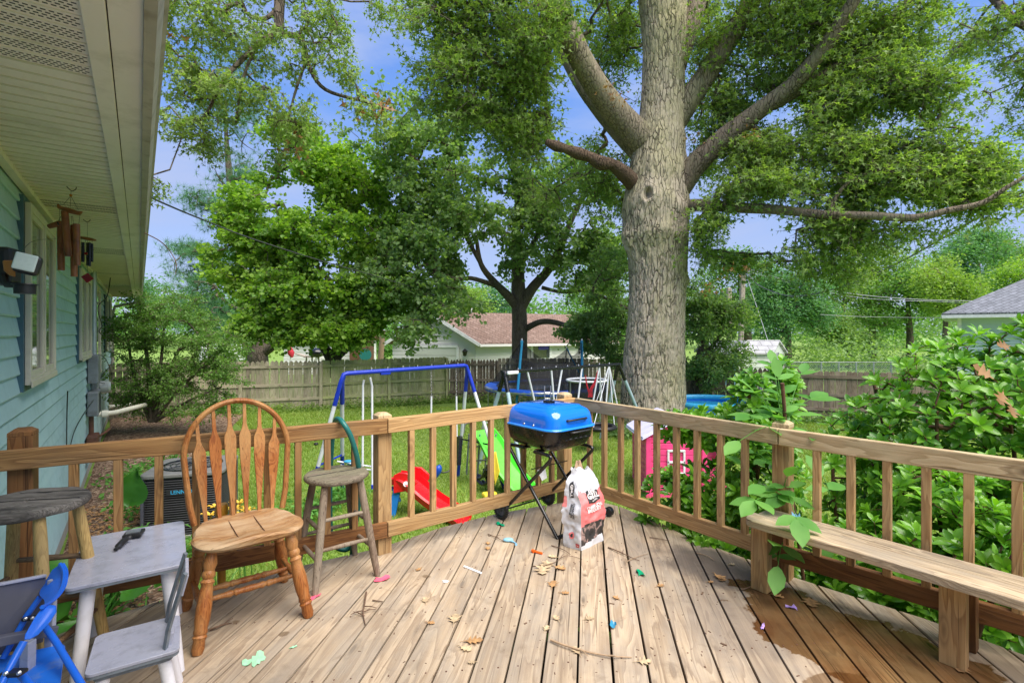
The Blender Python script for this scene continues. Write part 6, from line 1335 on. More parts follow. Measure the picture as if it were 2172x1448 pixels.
# ---------------------------------------------------------------- buildings beyond the fence
def clap(m, a, b, z0, z1, ex, dirn):
    """courses of lapped board on the wall from a to b; dirn = outward"""
    n = max(1, int((z1-z0)/ex))
    for i in range(n):
        za, zb = z0+(z1-z0)*i/n, z0+(z1-z0)*(i+1)/n
        V = [a+V3((0, 0, za))+dirn*.03, b+V3((0, 0, za))+dirn*.03, b+V3((0, 0, zb+.01))+dirn*.004, a+V3((0, 0, zb+.01))+dirn*.004, a+V3((0, 0, za)), b+V3((0, 0, za))]
        m.add(V, [(0, 1, 2, 3), (4, 5, 1, 0)])
def poly_ext(m, P, off):
    k = len(P); m.add(P+[p+off for p in P], [tuple(range(k)), tuple(reversed(range(k, 2*k)))]+[((i+1) % k, i, k+i, k+(i+1) % k) for i in range(k)])
def garage():
    rt = thing('garage', 'white clapboard garage with brown shingled roof and wall lantern', 'garage', at(1008, 760, 25))
    G0 = -1.35; Cn = at(1008, 722, 25); ez = Cn.z; rz_ = at(919, 666, 25).z
    left = V3((at(838, 722, 26.5).x, 26.0, 0)); Cn2 = V3((Cn.x, Cn.y, 0)); right = V3((at(1300, 722, 28.5).x, 28.5, 0))
    gd = (left-Cn2); mid = (left+Cn2)/2; wd = (right-Cn2)
    nG = V3((gd.y, -gd.x, 0)).normalized(); nG = nG if nG.y < 0 else -nG; nW = V3((wd.y, -wd.x, 0)).normalized(); nW = nW if nW.y < 0 else -nW
    m = MB(); clap(m, left, Cn2, G0, ez, .17, nG)
    k = int((rz_-ez)/.17)
    for i in range(k):
        s0, s1 = i/k, (i+1)/k; a = left.lerp(mid, s0); b = Cn2.lerp(mid, s0); a1 = left.lerp(mid, s1); b1 = Cn2.lerp(mid, s1); z0, z1 = ez+(rz_-ez)*s0, ez+(rz_-ez)*s1
        V = [a+V3((0, 0, z0))+nG*.03, b+V3((0, 0, z0))+nG*.03, b1+V3((0, 0, z1))+nG*.004, a1+V3((0, 0, z1))+nG*.004, a+V3((0, 0, z0)), b+V3((0, 0, z0))]; m.add(V, [(0, 1, 2, 3), (4, 5, 1, 0)])
    m.build('gable_wall', M['bwhite'], rt, None)
    m = MB(); clap(m, Cn2, right, G0, ez, .17, nW); m.build('side_wall', M['bwhite'], rt, None)
    back = -nG*0+wd; m = MB(); cr = [left+wd, right]; poly_ext(m, [V3((p.x, p.y, G0)) for p in (left+nG*-.1, Cn2-nG*.1-nW*.1, right-nW*.1, right-nW*.1+gd, left+wd)], V3((0, 0, ez-G0-.05))); m.build('wall_core', M['bwhite'], rt, None)
    # roof planes
    m = MB(); o = nG*.35; ov = -gd.normalized()*.35
    e0 = Cn2+o+ov; e1 = right+ov; r0 = mid+o; r1 = mid+wd
    drop = (rz_-ez)/(gd.length/2)*.35
    V = [V3((e0.x, e0.y, ez-drop)), V3((e1.x, e1.y, ez-drop)), V3((r1.x, r1.y, rz_+.03)), V3((r0.x, r0.y, rz_+.03))]; poly_ext(m, V, V3((0, 0, .09))); m.build('roof', M['roofbrown'], rt, None)
    f0 = left+o-ov; f1 = left+wd-ov; V = [V3((f0.x, f0.y, ez-drop)), V3((r0.x, r0.y, rz_+.03)), V3((r1.x, r1.y, rz_+.03)), V3((f1.x, f1.y, ez-drop))]; m = MB(); poly_ext(m, V, V3((0, 0, .09))); m.build('roof', M['roofbrown'], rt, None)
    for a, b in ((e0, r0), (f0, r0)):
        m = MB(); m.beam(V3((a.x, a.y, ez-drop-.02))+nG*.02, V3((b.x, b.y, rz_+.01))+nG*.02, .05, .16); m.build('barge_board', M['white'], rt, None)
    m = MB(); m.beam(V3((e0.x, e0.y, ez-drop-.03)), V3((e1.x, e1.y, ez-drop-.03)), .10, .12); m.build('eave_gutter', M['bwhite'], rt, None)
    # door
    A = left.lerp(Cn2, .22); B = left.lerp(Cn2, .80); dz = at(935, 737, 25).z
    fr = MB(); 
    for p, q in ((A, B),): fr.beam(V3((p.x, p.y, dz+.06))+nG*.06, V3((q.x, q.y, dz+.06))+nG*.06, .06, .14)
    for p in (A, B): fr.beam(V3((p.x, p.y, G0))+nG*.06, V3((p.x, p.y, dz))+nG*.06, .14, .06, nG)
    fr.build('door_trim', M['white'], rt, None)
    root = None; n = 5
    for i in range(n):
        z0 = G0+(dz-G0)*i/n; z1 = G0+(dz-G0)*(i+1)/n-.02; m = MB(); poly_ext(m, [V3((A.x, A.y, z0))+nG*.06, V3((B.x, B.y, z0))+nG*.06, V3((B.x, B.y, z1))+nG*.06, V3((A.x, A.y, z1))+nG*.06], -nG*.04)
        m.build('door_panel', M['doorwhite'], rt, None)
    p = at(986, 748, 24.85); m = MB(); m.lathe(p+V3((0, 0, -.18)), p+V3((0, 0, .20)), [(0, .03), (.1, .09), (.6, .13), (.65, .17), (.8, .10), (1, .02)], 10); m.beam(p+V3((0, 0, .05)), p+V3((0, .25, .15)), .03, .03); m.build('wall_lantern', M['blackmetal'], rt, 40)
    p = seg_at(1147, Cn2, right); z_ = 1.4-(742-705)/F*p.y; u = wd.normalized()
    m = MB(); m.beam(p+V3((0, 0, z_-.5))+nW*.05-u*.0, p+V3((0, 0, z_+.45))+nW*.05, 1.25, .06, nW); wn = m.build('window', M['white'], rt, None)
    m = MB(); m.beam(p+V3((0, 0, z_-.4))+nW*.09, p+V3((0, 0, z_+.38))+nW*.09, .95, .04, nW); m.build('pane', M['darkglass'], wn, None)
    m = MB(); m.beam(p+V3((0, 0, z_+.02))+nW*.12+u*.1, p+V3((0, 0, z_+.34))+nW*.12+u*.1, .6, .02, nW); m.build('poster', M['purple'], wn, None)
    m = MB(); p = mid+wd*.25; m.tube([V3((p.x, p.y, rz_)), V3((p.x, p.y, rz_+.4))], .05, 8); m.build('vent_stack', M['bwhite'], rt, 40)
garage()
def boxhouse(nm, lab, cat, A, B, depth, z0, z1, ex, mat, roofmat=None, rise=1.0, grp=None, over=.3):
    rt = thing(nm, lab, cat, V3(((A.x+B.x)/2, (A.y+B.y)/2, ZG)), group=grp); d = B-A; n = V3((d.y, -d.x, 0)).normalized(); n = n if n.y < 0 else -n
    m = MB(); clap(m, A, B, z0, z1, ex, n); m.build('front_wall', mat, rt, None)
    m = MB(); poly_ext(m, [V3((p.x, p.y, z0)) for p in (A, B, B-n*depth, A-n*depth)], V3((0, 0, z1-z0))); m.build('wall_core', mat, rt, None)
    if roofmat:
        u = d.normalized()*over; v = n*over; c1 = A-u+v; c2 = B+u+v; r1 = (A+A-n*depth)/2-u; r2 = (B+B-n*depth)/2+u; c3 = B-n*depth+u-v; c4 = A-n*depth-u-v
        for q in ((c1, c2, r2, r1), (r1, r2, c3, c4)):
            zz = [z1-.02, z1-.02, z1+rise, z1+rise] if q[0] is c1 else [z1+rise, z1+rise, z1-.02, z1-.02]
            m = MB(); poly_ext(m, [V3((p.x, p.y, z)) for p, z in zip(q, zz)], V3((0, 0, .08))); m.build('roof', roofmat, rt, None)
    return rt, n
o, _ = boxhouse('outbuilding', 'long low white building partly hidden behind the bright maple', 'building', V3((at(602, 0, 30).x, 30, 0)), V3((at(750, 0, 30).x, 30, 0)), 5, -1.4, 1.4-20*30/F, .2, M['bwhite'], M['roofbrown'], 1.0)
m = MB(); p = at(768, 745, 29); m.box(p, (1.0, 1.4, 1.5)); m.box(p+V3((0, 0, .8)), (1.2, 1.5, .08)); sh = m.build('dark_shelter', M['stem'], None, None); tag(sh, 'dark brown open shelter right of the long white building', 'shelter')
m = MB(); m.lathe(at(775, 752, 28), at(775, 752, 27.8), [(0, .33), (1, .33)], 20); tag(m.build('green_reel', M['hose'], None, 40), 'round dark green hose reel standing before the shelter', 'reel')
boxhouse('red_barn', 'tiny far red barn seen through the gap left of the garage', 'barn', V3((at(823, 0, 60).x, 60, 0)), V3((at(846, 0, 60).x, 60, 0)), 3, -1.2, 1.4-27*60/F+0, .3, M['redpl'], M['roofgrey'], .6)
o, _ = boxhouse('storage_shed', 'pale garden shed with grey arched double doors', 'shed', V3((at(1566, 0, 21).x, 21, 0)), V3((at(1632, 0, 21).x, 21, 0)), .05, -1.2, 1.4-44*21/F, .19, M['shedwall'])
def shed():
    rt = o; A = V3((at(1566, 0, 21).x, 21, 0)); B = V3((at(1632, 0, 21).x, 21, 0)); C = V3((at(1664, 0, 22).x, 22.0, 0)); ez = 1.4-44*21/F; pk = 1.4-21*21.4/F; Mx = (B+C)/2; dn = (C-B); n = V3((dn.y, -dn.x, 0)).normalized(); n = n if n.y < 0 else -n
    m = MB(); poly_ext(m, [V3((B.x, B.y, -1.2)), V3((C.x, C.y, -1.2)), V3((C.x, C.y, ez)), V3((Mx.x, Mx.y, pk)), V3((B.x, B.y, ez))], V3((A-B).normalized()*.1)); m.build('gable_wall', M['shedwall'], rt, None)
    u = (A-B)
    m = MB(); e = n*.25*0; V = [V3((B.x+.12, B.y-.12, ez-.05)), V3((Mx.x+.12, Mx.y, pk+.03)), V3((Mx.x+u.x, Mx.y, pk+.03)), V3((A.x-.1, A.y-.12, ez-.05))]; poly_ext(m, V, V3((0, 0, .07))); m.build('roof', M['roofpale'], rt, None)
    m = MB(); V = [V3((C.x+.15, C.y, ez-.05)), V3((C.x+u.x, C.y, ez-.05)), V3((Mx.x+u.x, Mx.y, pk+.03)), V3((Mx.x+.12, Mx.y, pk+.03))]; poly_ext(m, V, V3((0, 0, .07))); m.build('roof', M['roofpale'], rt, None)
    m = MB(); poly_ext(m, [V3((p.x, p.y, -1.2)) for p in (A, B, C, V3((A.x+.5, C.y, 0)))], V3((0, 0, ez+1.15))); m.build('wall_core', M['shedwall'], rt, None)
    for s in (0, 1):
        a = B.lerp(C, .22+.30*s); b = B.lerp(C, .48+.30*s); m = MB(); t0, t1 = (ez-.22, ez+.02) if s == 0 else (ez+.02, ez-.22)
        poly_ext(m, [V3((a.x, a.y, -1.2))+n*.05, V3((b.x, b.y, -1.2))+n*.05, V3((b.x, b.y, t1))+n*.05, V3((a.x, a.y, t0))+n*.05], -n*.04); dr = m.build('door', M['shedgrey'], rt, None)
        for q in (.2, .5, .8):
            c_ = a.lerp(b, q); m = MB(); m.beam(V3((c_.x, c_.y, ez-.42))+n*.07, V3((c_.x, c_.y, ez-.25))+n*.07, .07, .02, n); m.build('pane', M['white'], dr, None)
shed()
boxhouse('blue_shed', 'light blue shed with dark roof left of the pale shed', 'shed', V3((at(1530, 0, 24).x, 24, 0)), V3((at(1640, 0, 24).x, 24, 0)), 2.5, -1.2, 1.4-46*24/F, .28, M['shedblue'], M['roofgrey'], .55)
def righthouse():
    Y = 19; A = V3((at(2035, 0, Y).x, Y, 0)); B = A+V3((.75, -.66, 0)).normalized()*7; z1 = 1.4+37*Y/F
    rt, n = boxhouse('neighbour_house', 'pale blue clapboard house with grey hipped roof at the right edge', 'house', A, B, 7, -1.1, z1, .115, M['rightwall'])
    ov = .5; d = (B-A).normalized(); e = [A-d*ov+n*ov, B+n*ov, B-n*(7+ov), A-d*ov-n*(7+ov)]; rh = 2.3; r0 = A+d*3.6-n*3.5; r1 = B-n*3.5
    q = lambda p, z: V3((p.x, p.y, z))
    for P in ([q(e[0], z1), q(e[1], z1), q(r1, z1+rh), q(r0, z1+rh)], [q(e[3], z1), q(e[0], z1), q(r0, z1+rh)], [q(e[2], z1), q(e[3], z1), q(r0, z1+rh), q(r1, z1+rh)]):
        m = MB(); poly_ext(m, P, V3((0, 0, .06))); m.build('roof', M['roofgrey'], rt, None)
    m = MB(); poly_ext(m, [q(p, z1-.12) for p in e], V3((0, 0, .115))); m.build('eave', M['white'], rt, None)
    m = MB(); m.beam(q(A, -1.1)+n*.05, q(A, z1-.12)+n*.05, .12, .06, n); m.build('corner_trim', M['white'], rt, None)
    a = A+d*1.75; z_ = 1.4+12*Y/F; m = MB(); m.beam(q(a+d*.75, z_-.75)+n*.04, q(a+d*.75, z_+.45)+n*.04, 1.7, .06, n); w_ = m.build('window', M['white'], rt, None)
    for s, mm in ((.38, 'curtain'), (1.12, 'darkglass')): m = MB(); m.beam(q(a+d*s, z_-.64)+n*.08, q(a+d*s, z_+.35)+n*.08, .66, .03, n); m.build('pane', M[mm], w_, None)
righthouse()
# ---------------------------------------------------------------- poles and wires
rt = thing('utility_pole', 'pale wooden utility pole rising behind the sheds', 'pole', V3((at(1572, 0, 26).x, 26, ZG))); board('pole', V3((at(1569, 0, 26).x, 26, ZG)), V3((at(1576, 0, 26).x, 26, at(0, 563, 26).z)), .24, .24, M['polewood'], rt, up=(0, -1, 0), bevel=.06)
m = MB(); t_ = at(1576, 572, 26); m.box(t_+V3((0, -.15, 0)), (.3, .15, .25)); m.lathe(t_+V3((.1, 0, .15)), t_+V3((.1, 0, .45)), [(0, .05), (.5, .08), (1, .03)], 8); m.build('insulator_block', M['stem'], rt, None)
rt = thing('utility_pole', 'shorter old wooden post left of the tall pale pole', 'pole', V3((at(1551, 0, 30).x, 30, ZG))); board('pole', V3((at(1549, 0, 30).x, 30, ZG)), V3((at(1546, 0, 30).x, 30, at(0, 610, 30).z)), .26, .26, M['polewood'], rt, up=(0, -1, 0), bevel=.06)
def wire(lab, pts, r, mat='wiregrey'):
    m = MB(); m.tube(spline([at(*p) for p in pts], 8), r, 5); tag(m.build('wire', M[mat], None, 60), lab, 'wire', 'overhead wires')
wire('dark service cable dropping from the house eave across to the right', [(312, 416, 5.5), (420, 462, 7.2), (560, 515, 9.5), (760, 575, 13), (1000, 636, 19), (1300, 672, 26)], .012)
wire('thick drooping cable from the upper right down to the utility pole', [(2230, 372, 9), (2060, 470, 11.5), (1900, 560, 15), (1780, 610, 19), (1680, 628, 22), (1610, 605, 25), (1577, 568, 26)], .022)
wire('pale wire from the pole straight right toward the grey roof', [(1577, 568, 26), (1750, 614, 26), (1950, 635, 26), (2250, 640, 26)], .014, 'wirelight')
wire('second pale wire just under the first right of the pole', [(1577, 574, 26), (1800, 628, 26), (2000, 640, 26), (2060, 643, 24)], .012, 'wirelight')
wire('steep guy wire from the pole top down to the shed roof', [(1580, 575, 26), (1605, 650, 24), (1630, 726, 22)], .012, 'wirelight')
wire('thin sagging wire under the maple and garage tree', [(455, 693, 17), (560, 706, 17), (680, 706, 17), (800, 697, 17), (900, 685, 17)], .010, 'wirelight')
wire('thin line low across the right hand trees to the house corner', [(1740, 667, 24), (1850, 672, 24), (2033, 674, 22)], .009, 'wirelight')
# ---------------------------------------------------------------- chain link fence
def chainlink():
    Y = 21; rt = thing('chain_link_fence', 'grey chain link fence with metal posts right of the shed', 'fence', at(1700, 790, Y))
    for px in range(1668, 1900, 37): a = at(px, 768, Y); m = MB(); m.tube([a, V3((a.x, Y, -1.2))], .03, 6); m.build('post', M['galv'], rt, 40)
    m = MB(); m.tube([at(1662, 768, Y), at(1900, 768, Y)], .018, 6); m.build('top_rail', M['greymetal'], rt, 40)
    m = MB(); x0, x1 = at(1662, 0, Y).x, at(1900, 0, Y).x; zt = at(0, 768, Y).z; zb = zt-.9; s = .09; k = int((x1-x0)/s)
    for i in range(-10, k):
        for sg in (1, -1):
            xa = x0+i*s; xb = xa+(zt-zb)*.9; pa, pb = (xa, zb if sg > 0 else zt), (xb, zt if sg > 0 else zb)
            def cl(p, q):
                t0 = 0 if p[0] >= x0 else (x0-p[0])/(q[0]-p[0]); t1 = 1 if q[0] <= x1 else (x1-p[0])/(q[0]-p[0]); return (t0, t1)
            t0, t1 = cl(pa, pb)
            if t1 > t0: f = lambda t: V3((pa[0]+(pb[0]-pa[0])*t, Y, pa[1]+(pb[1]-pa[1])*t)); m.tube([f(t0), f(t1)], .006, 3, False)
    tag(m.build('wire_mesh', M['galv'], rt, None), kind='stuff')
chainlink()
# ---------------------------------------------------------------- things in the yards beyond
def patio():
    Y = 26; z0 = 1.4-62*Y/F
    g = lambda px, py, y=Y: at(px, py, y)
    rt = thing('patio_umbrella', 'folded red and white umbrella on a tilted pole beyond the fence', 'umbrella', g(616, 770)); m = MB(); m.tube([g(614, 775), g(618, 733)], .03, 6); m.build('pole', M['white'], rt, 40)
    m = MB(); m.lathe(g(612, 729), g(620, 758), [(0, .03), (.25, .10), (.7, .17), (1, .05)], 10); m.build('canopy', M['redrope'], rt, 40)
    rt = thing('patio_chair', 'slatted wooden patio recliner beyond the fence', 'chair', g(645, 765))
    m = MB(); m.beam(g(630, 750), g(650, 756), .5, .05); m.build('backrest', M['polewood'], rt, None); m = MB(); m.beam(g(648, 757), g(664, 757), .5, .05); m.build('seat', M['polewood'], rt, None)
    for px in (650, 662): m = MB(); m.beam(g(px, 757), g(px, 778), .06, .06, (0, -1, 0)); m.build('leg', M['polewood'], rt, None)
    rt = thing('kettle_grill', 'black round kettle grill beyond the fence left of the maple trunk', 'grill', g(672, 765)); m = MB(); m.ball(g(672, 748), (.40, .40, .25), 14, 8); m.build('bowl', M['blackmetal'], rt, 60)
    for dx in (-8, 0, 8): m = MB(); m.tube([g(672, 752), g(672+dx, 778)], .02, 5); m.build('leg', M['steel'], rt, 30)
    rt = thing('side_table', 'grey slatted table beside the kettle grill beyond the fence', 'table', g(690, 765)); m = MB(); m.box(g(688, 750), (.7, .5, .05)); m.build('tabletop', M['polewood'], rt, None)
    for px in (676, 699): m = MB(); m.beam(g(px, 751), g(px, 778), .06, .06, (0, -1, 0)); m.build('leg', M['polewood'], rt, None)
    rt = thing('camper_trailer', 'white camper trailer partly hidden by the tall shrub and pine', 'trailer', at(480, 765, 34)); m = MB(); m.box(at(478, 750, 34), (2.6, 2, 1.25)); m.build('body', M['white'], rt, None, .25)
    m = MB(); m.box(at(470, 745, 33), (.9, .05, .35)); m.build('window', M['darkglass'], rt, None); m = MB(); m.lathe(at(490, 768, 33), at(490, 768, 32.8), [(0, .3), (1, .3)], 14); m.build('wheel', M['blackplastic'], rt, 40)
    rt = thing('birch_tree', 'pale bare birch trunk standing left of the white garage', 'tree', g(808, 770)); m = MB(); m.tube([at(806, 778, 24), at(809, 740, 24), at(812, 700, 24)], [.15, .13, .12], 10); m.build('trunk', M['paletwig'], rt, 60)
patio()
# ---------------------------------------------------------------- vegetation
LT = {  # leaf outlines in unit length: X along, Y across, Z up
 'fold': (np.array([(0, 0, 0), (.5, .28, .07), (1, 0, -.04), (.5, -.28, .07)]), np.array([(0, 2, 1), (0, 3, 2)])),
 'oak': (np.array([(0, 0, 0), (.45, .16, .02), (1.05, 0, -.06), (.45, -.16, .02), (.38, .50, .07), (.62, 0, .01), (.38, -.50, .07), (.30, 0, 0)]), np.array([(0, 2, 1), (0, 3, 2), (7, 5, 4), (7, 6, 5)])),
 'maple': (np.array([(0, 0, 0), (.25, .50, .05), (.55, .42, .02), (1, 0, -.08), (.55, -.42, .02), (.25, -.50, .05)]), np.array([(0, 2, 1), (0, 3, 2), (0, 4, 3), (0, 5, 4)])),
 'needle': (np.array([(0, .02, 0), (0, -.02, 0), (1, 0, 0)]), np.array([(0, 1, 2)])),
}
def leaf_arrays(P, size, D=None, Nn=None, tpl='fold', upb=.8):
    n = len(P); T_, Fc = LT[tpl]
    if D is None: D = NR.normal(size=(n, 3)); D[:, 2] = D[:, 2]*.55-.25
    D = D/np.linalg.norm(D, axis=1, keepdims=True)
    if Nn is None: Nn = NR.normal(size=(n, 3))*.75; Nn[:, 2] += upb
    Nn = Nn-D*(Nn*D).sum(1, keepdims=True); Nn /= np.linalg.norm(Nn, axis=1, keepdims=True)+1e-9
    B = np.cross(Nn, D); size = np.broadcast_to(size, (n,))[:, None, None]
    V = P[:, None, :]+size*(T_[None, :, 0:1]*D[:, None, :]+T_[None, :, 1:2]*B[:, None, :]+T_[None, :, 2:3]*Nn[:, None, :])
    k = len(T_); Fa = (Fc[None]+(np.arange(n)*k)[:, None, None]).reshape(-1, 3)
    return V.reshape(-1, 3), Fa
def tubes_np(segs, sides=4):
    """segs: list of (p0,p1,r0,r1) -> arrays"""
    A = np.array([s[0] for s in segs], float); B = np.array([s[1] for s in segs], float); r0 = np.array([s[2] for s in segs]); r1 = np.array([s[3] for s in segs])
    d = B-A; d /= np.linalg.norm(d, axis=1, keepdims=True)+1e-9; h = np.where(np.abs(d[:, 2:3]) < .9, [[0, 0, 1.]], [[1., 0, 0]]); u = np.cross(d, h); u /= np.linalg.norm(u, axis=1, keepdims=True); v = np.cross(d, u)
    V = []
    for P, r in ((A, r0), (B, r1)):
        for k in range(sides): a = 2*math.pi*k/sides; V.append(P+(u*math.cos(a)+v*math.sin(a))*r[:, None])
    V = np.stack(V, 1); n = len(segs); q = np.array([(k, (k+1) % sides, sides+(k+1) % sides, sides+k) for k in range(sides)])
    return V.reshape(-1, 3), (q[None]+(np.arange(n)*2*sides)[:, None, None]).reshape(-1, 4)
def clusters_in(blobs, spacing=None, flat=1.0, gap=.0, gf=1.0):
    out = []
    for (px, py, Y, rx, rz, ry, n) in blobs:
        c = np.array(at(px, py, Y)); R_ = np.array([rx*Y/F, ry, rz*Y/F]); k = 0; tries = 0
        while k < n and tries < n*12:
            tries += 1; v = NR.normal(size=3); v /= np.linalg.norm(v); p = c+v*R_*NR.uniform(.15, 1)**.5
            if gap and float(vn(p[None]*gf+7.7)[0]) < gap: continue
            out.append(p); k += 1
    return np.array(out)
def grow(base_nodes, cl, rtip=.006, rpow=.45, gravity=.0):
    """join every leaf cluster to the nearest wood, near ones first"""
    nodes = [np.array(b) for b in base_nodes]; nb = len(nodes); arr = np.zeros((nb+2*len(cl)+5, 3)); arr[:nb] = nodes; cnt = nb; par = {}
    base = arr[:nb]; d0 = np.sqrt(((cl[:, None, :]-base[None])**2).sum(2)).min(1) if len(cl) < 6000 else np.zeros(len(cl))
    for i in np.argsort(d0):
        p = cl[i]; dd = ((arr[:cnt]-p)**2).sum(1); j = int(dd.argmin()); q = arr[j]; L_ = math.sqrt(dd[j])
        mid = (p+q)/2+NR.normal(size=3)*L_*.10; mid[2] += gravity*L_
        arr[cnt] = mid; par[cnt] = j; arr[cnt+1] = p; par[cnt+1] = cnt; cnt += 2
    wt = np.zeros(cnt)
    for i in range(cnt-1, nb-1, -1):
        wt[i] += 1; wt[par[i]] += wt[i]
    segs = []
    for i in range(nb, cnt):
        r1 = rtip*wt[i]**rpow; j = par[i]; r0 = rtip*wt[j]**rpow if j >= nb else r1*1.25; segs.append((arr[j], arr[i], min(r0, r1*1.6), r1))
    return segs
def foliage(name, cl, per, sig, size, mat, parent, tpl='fold', upb=.8, sflat=.55, flat=None):
    n = len(cl); P = np.repeat(cl, per, 0)+NR.normal(size=(n*per, 3))*np.array([sig, sig, sig*sflat]); s = size*NR.uniform(.6, 1.25, len(P))
    V, Fc = leaf_arrays(P, s, None, None, tpl, upb); return np_mesh(name, V, Fc, mat, parent)
def sprays(name, cl, nsp, Ls, per, size, mat, parent, tpl, wood, rw=.004, upb=.9, jit=.07, origin=None, droop=-.12):
    """twig-borne foliage: every cluster is a few leafy sprigs that leave the bough outwards"""
    n = len(cl)*nsp; C = np.repeat(cl, nsp, 0); o = cl.mean(0) if origin is None else np.array(origin); out = C-o; out /= np.linalg.norm(out, axis=1, keepdims=True)+1e-9
    D = NR.normal(size=(n, 3))*np.array([1, 1, .45])+out*.7; D[:, 2] += droop; D /= np.linalg.norm(D, axis=1, keepdims=True); L_ = Ls*NR.uniform(.5, 1.2, n)
    E = C+D*L_[:, None]; E[:, 2] -= L_*.12; V, Fc = tubes_np([(C[i], E[i], rw, rw*.45) for i in range(n)], 3); tag(np_mesh('sprigs', V, Fc, wood, parent, True), kind='stuff')
    u = NR.uniform(.12, 1.05, (n, per)); P = (C[:, None]+(E-C)[:, None]*u[..., None]+NR.normal(size=(n, per, 3))*jit*np.array([1, 1, .6])).reshape(-1, 3)
    DD = np.repeat(D, per, 0)*.6+NR.normal(size=(n*per, 3))*.8; DD[:, 2] -= .25
    V, Fc = leaf_arrays(P, size*NR.uniform(.55, 1.25, len(P)), DD, None, tpl, upb); return np_mesh(name, V, Fc, mat, parent)
def limb(pts, name, mat, parent, n=14, k=5):
    """pts (px,py,Y,radius m)"""
    P = spline([at(a, b, c) for a, b, c, r in pts], k); rs = [r for *_, r in pts]; R_ = []
    for i in range(len(P)): f = i/k; a = min(int(f), len(rs)-2); R_.append(rs[a]+(rs[a+1]-rs[a])*(f-a))
    # irregular girth
    m = MB(); m.tube(P, [r*(1+.10*(vn(np.array([[p.x*2.3, p.y*2.3, p.z*2.3]]))[0]-.5)) for p, r in zip(P, R_)], n); m.build(name, mat, parent, 80)
    return [np.array(p) for p in P]
def tree(label, base, limbs, blobs, per, sig, size, lm, bark, tpl='fold', name='tree', group=None, upb=.8, rtip=.006, gap=0, gf=.9, sflat=.55, gravity=0, cat='tree', sides=4):
    rt = thing(name, label, cat, base, group=group); nodes = []
    for i, l in enumerate(limbs): nodes += limb(l, 'trunk' if i == 0 else 'limb', bark, rt, 12 if i == 0 else 9)
    cl = clusters_in(blobs, gap=gap, gf=gf); nn = nodes[2:] if len(nodes) > 4 else nodes
    sg = grow(nn, cl, rtip, .42, gravity); V, Fc = tubes_np(sg, sides); tag(np_mesh('twigs', V, Fc, bark, rt, True), kind='stuff')
    (sprays('crown', cl, 4, sig*1.7, max(4, int(per*.36)), size, lm, rt, tpl, bark, .006, upb, sig*.28) if tpl == 'maple' or sig < .3 else foliage('crown', cl, per, sig, size, lm, rt, tpl, upb, sflat)); return rt, cl
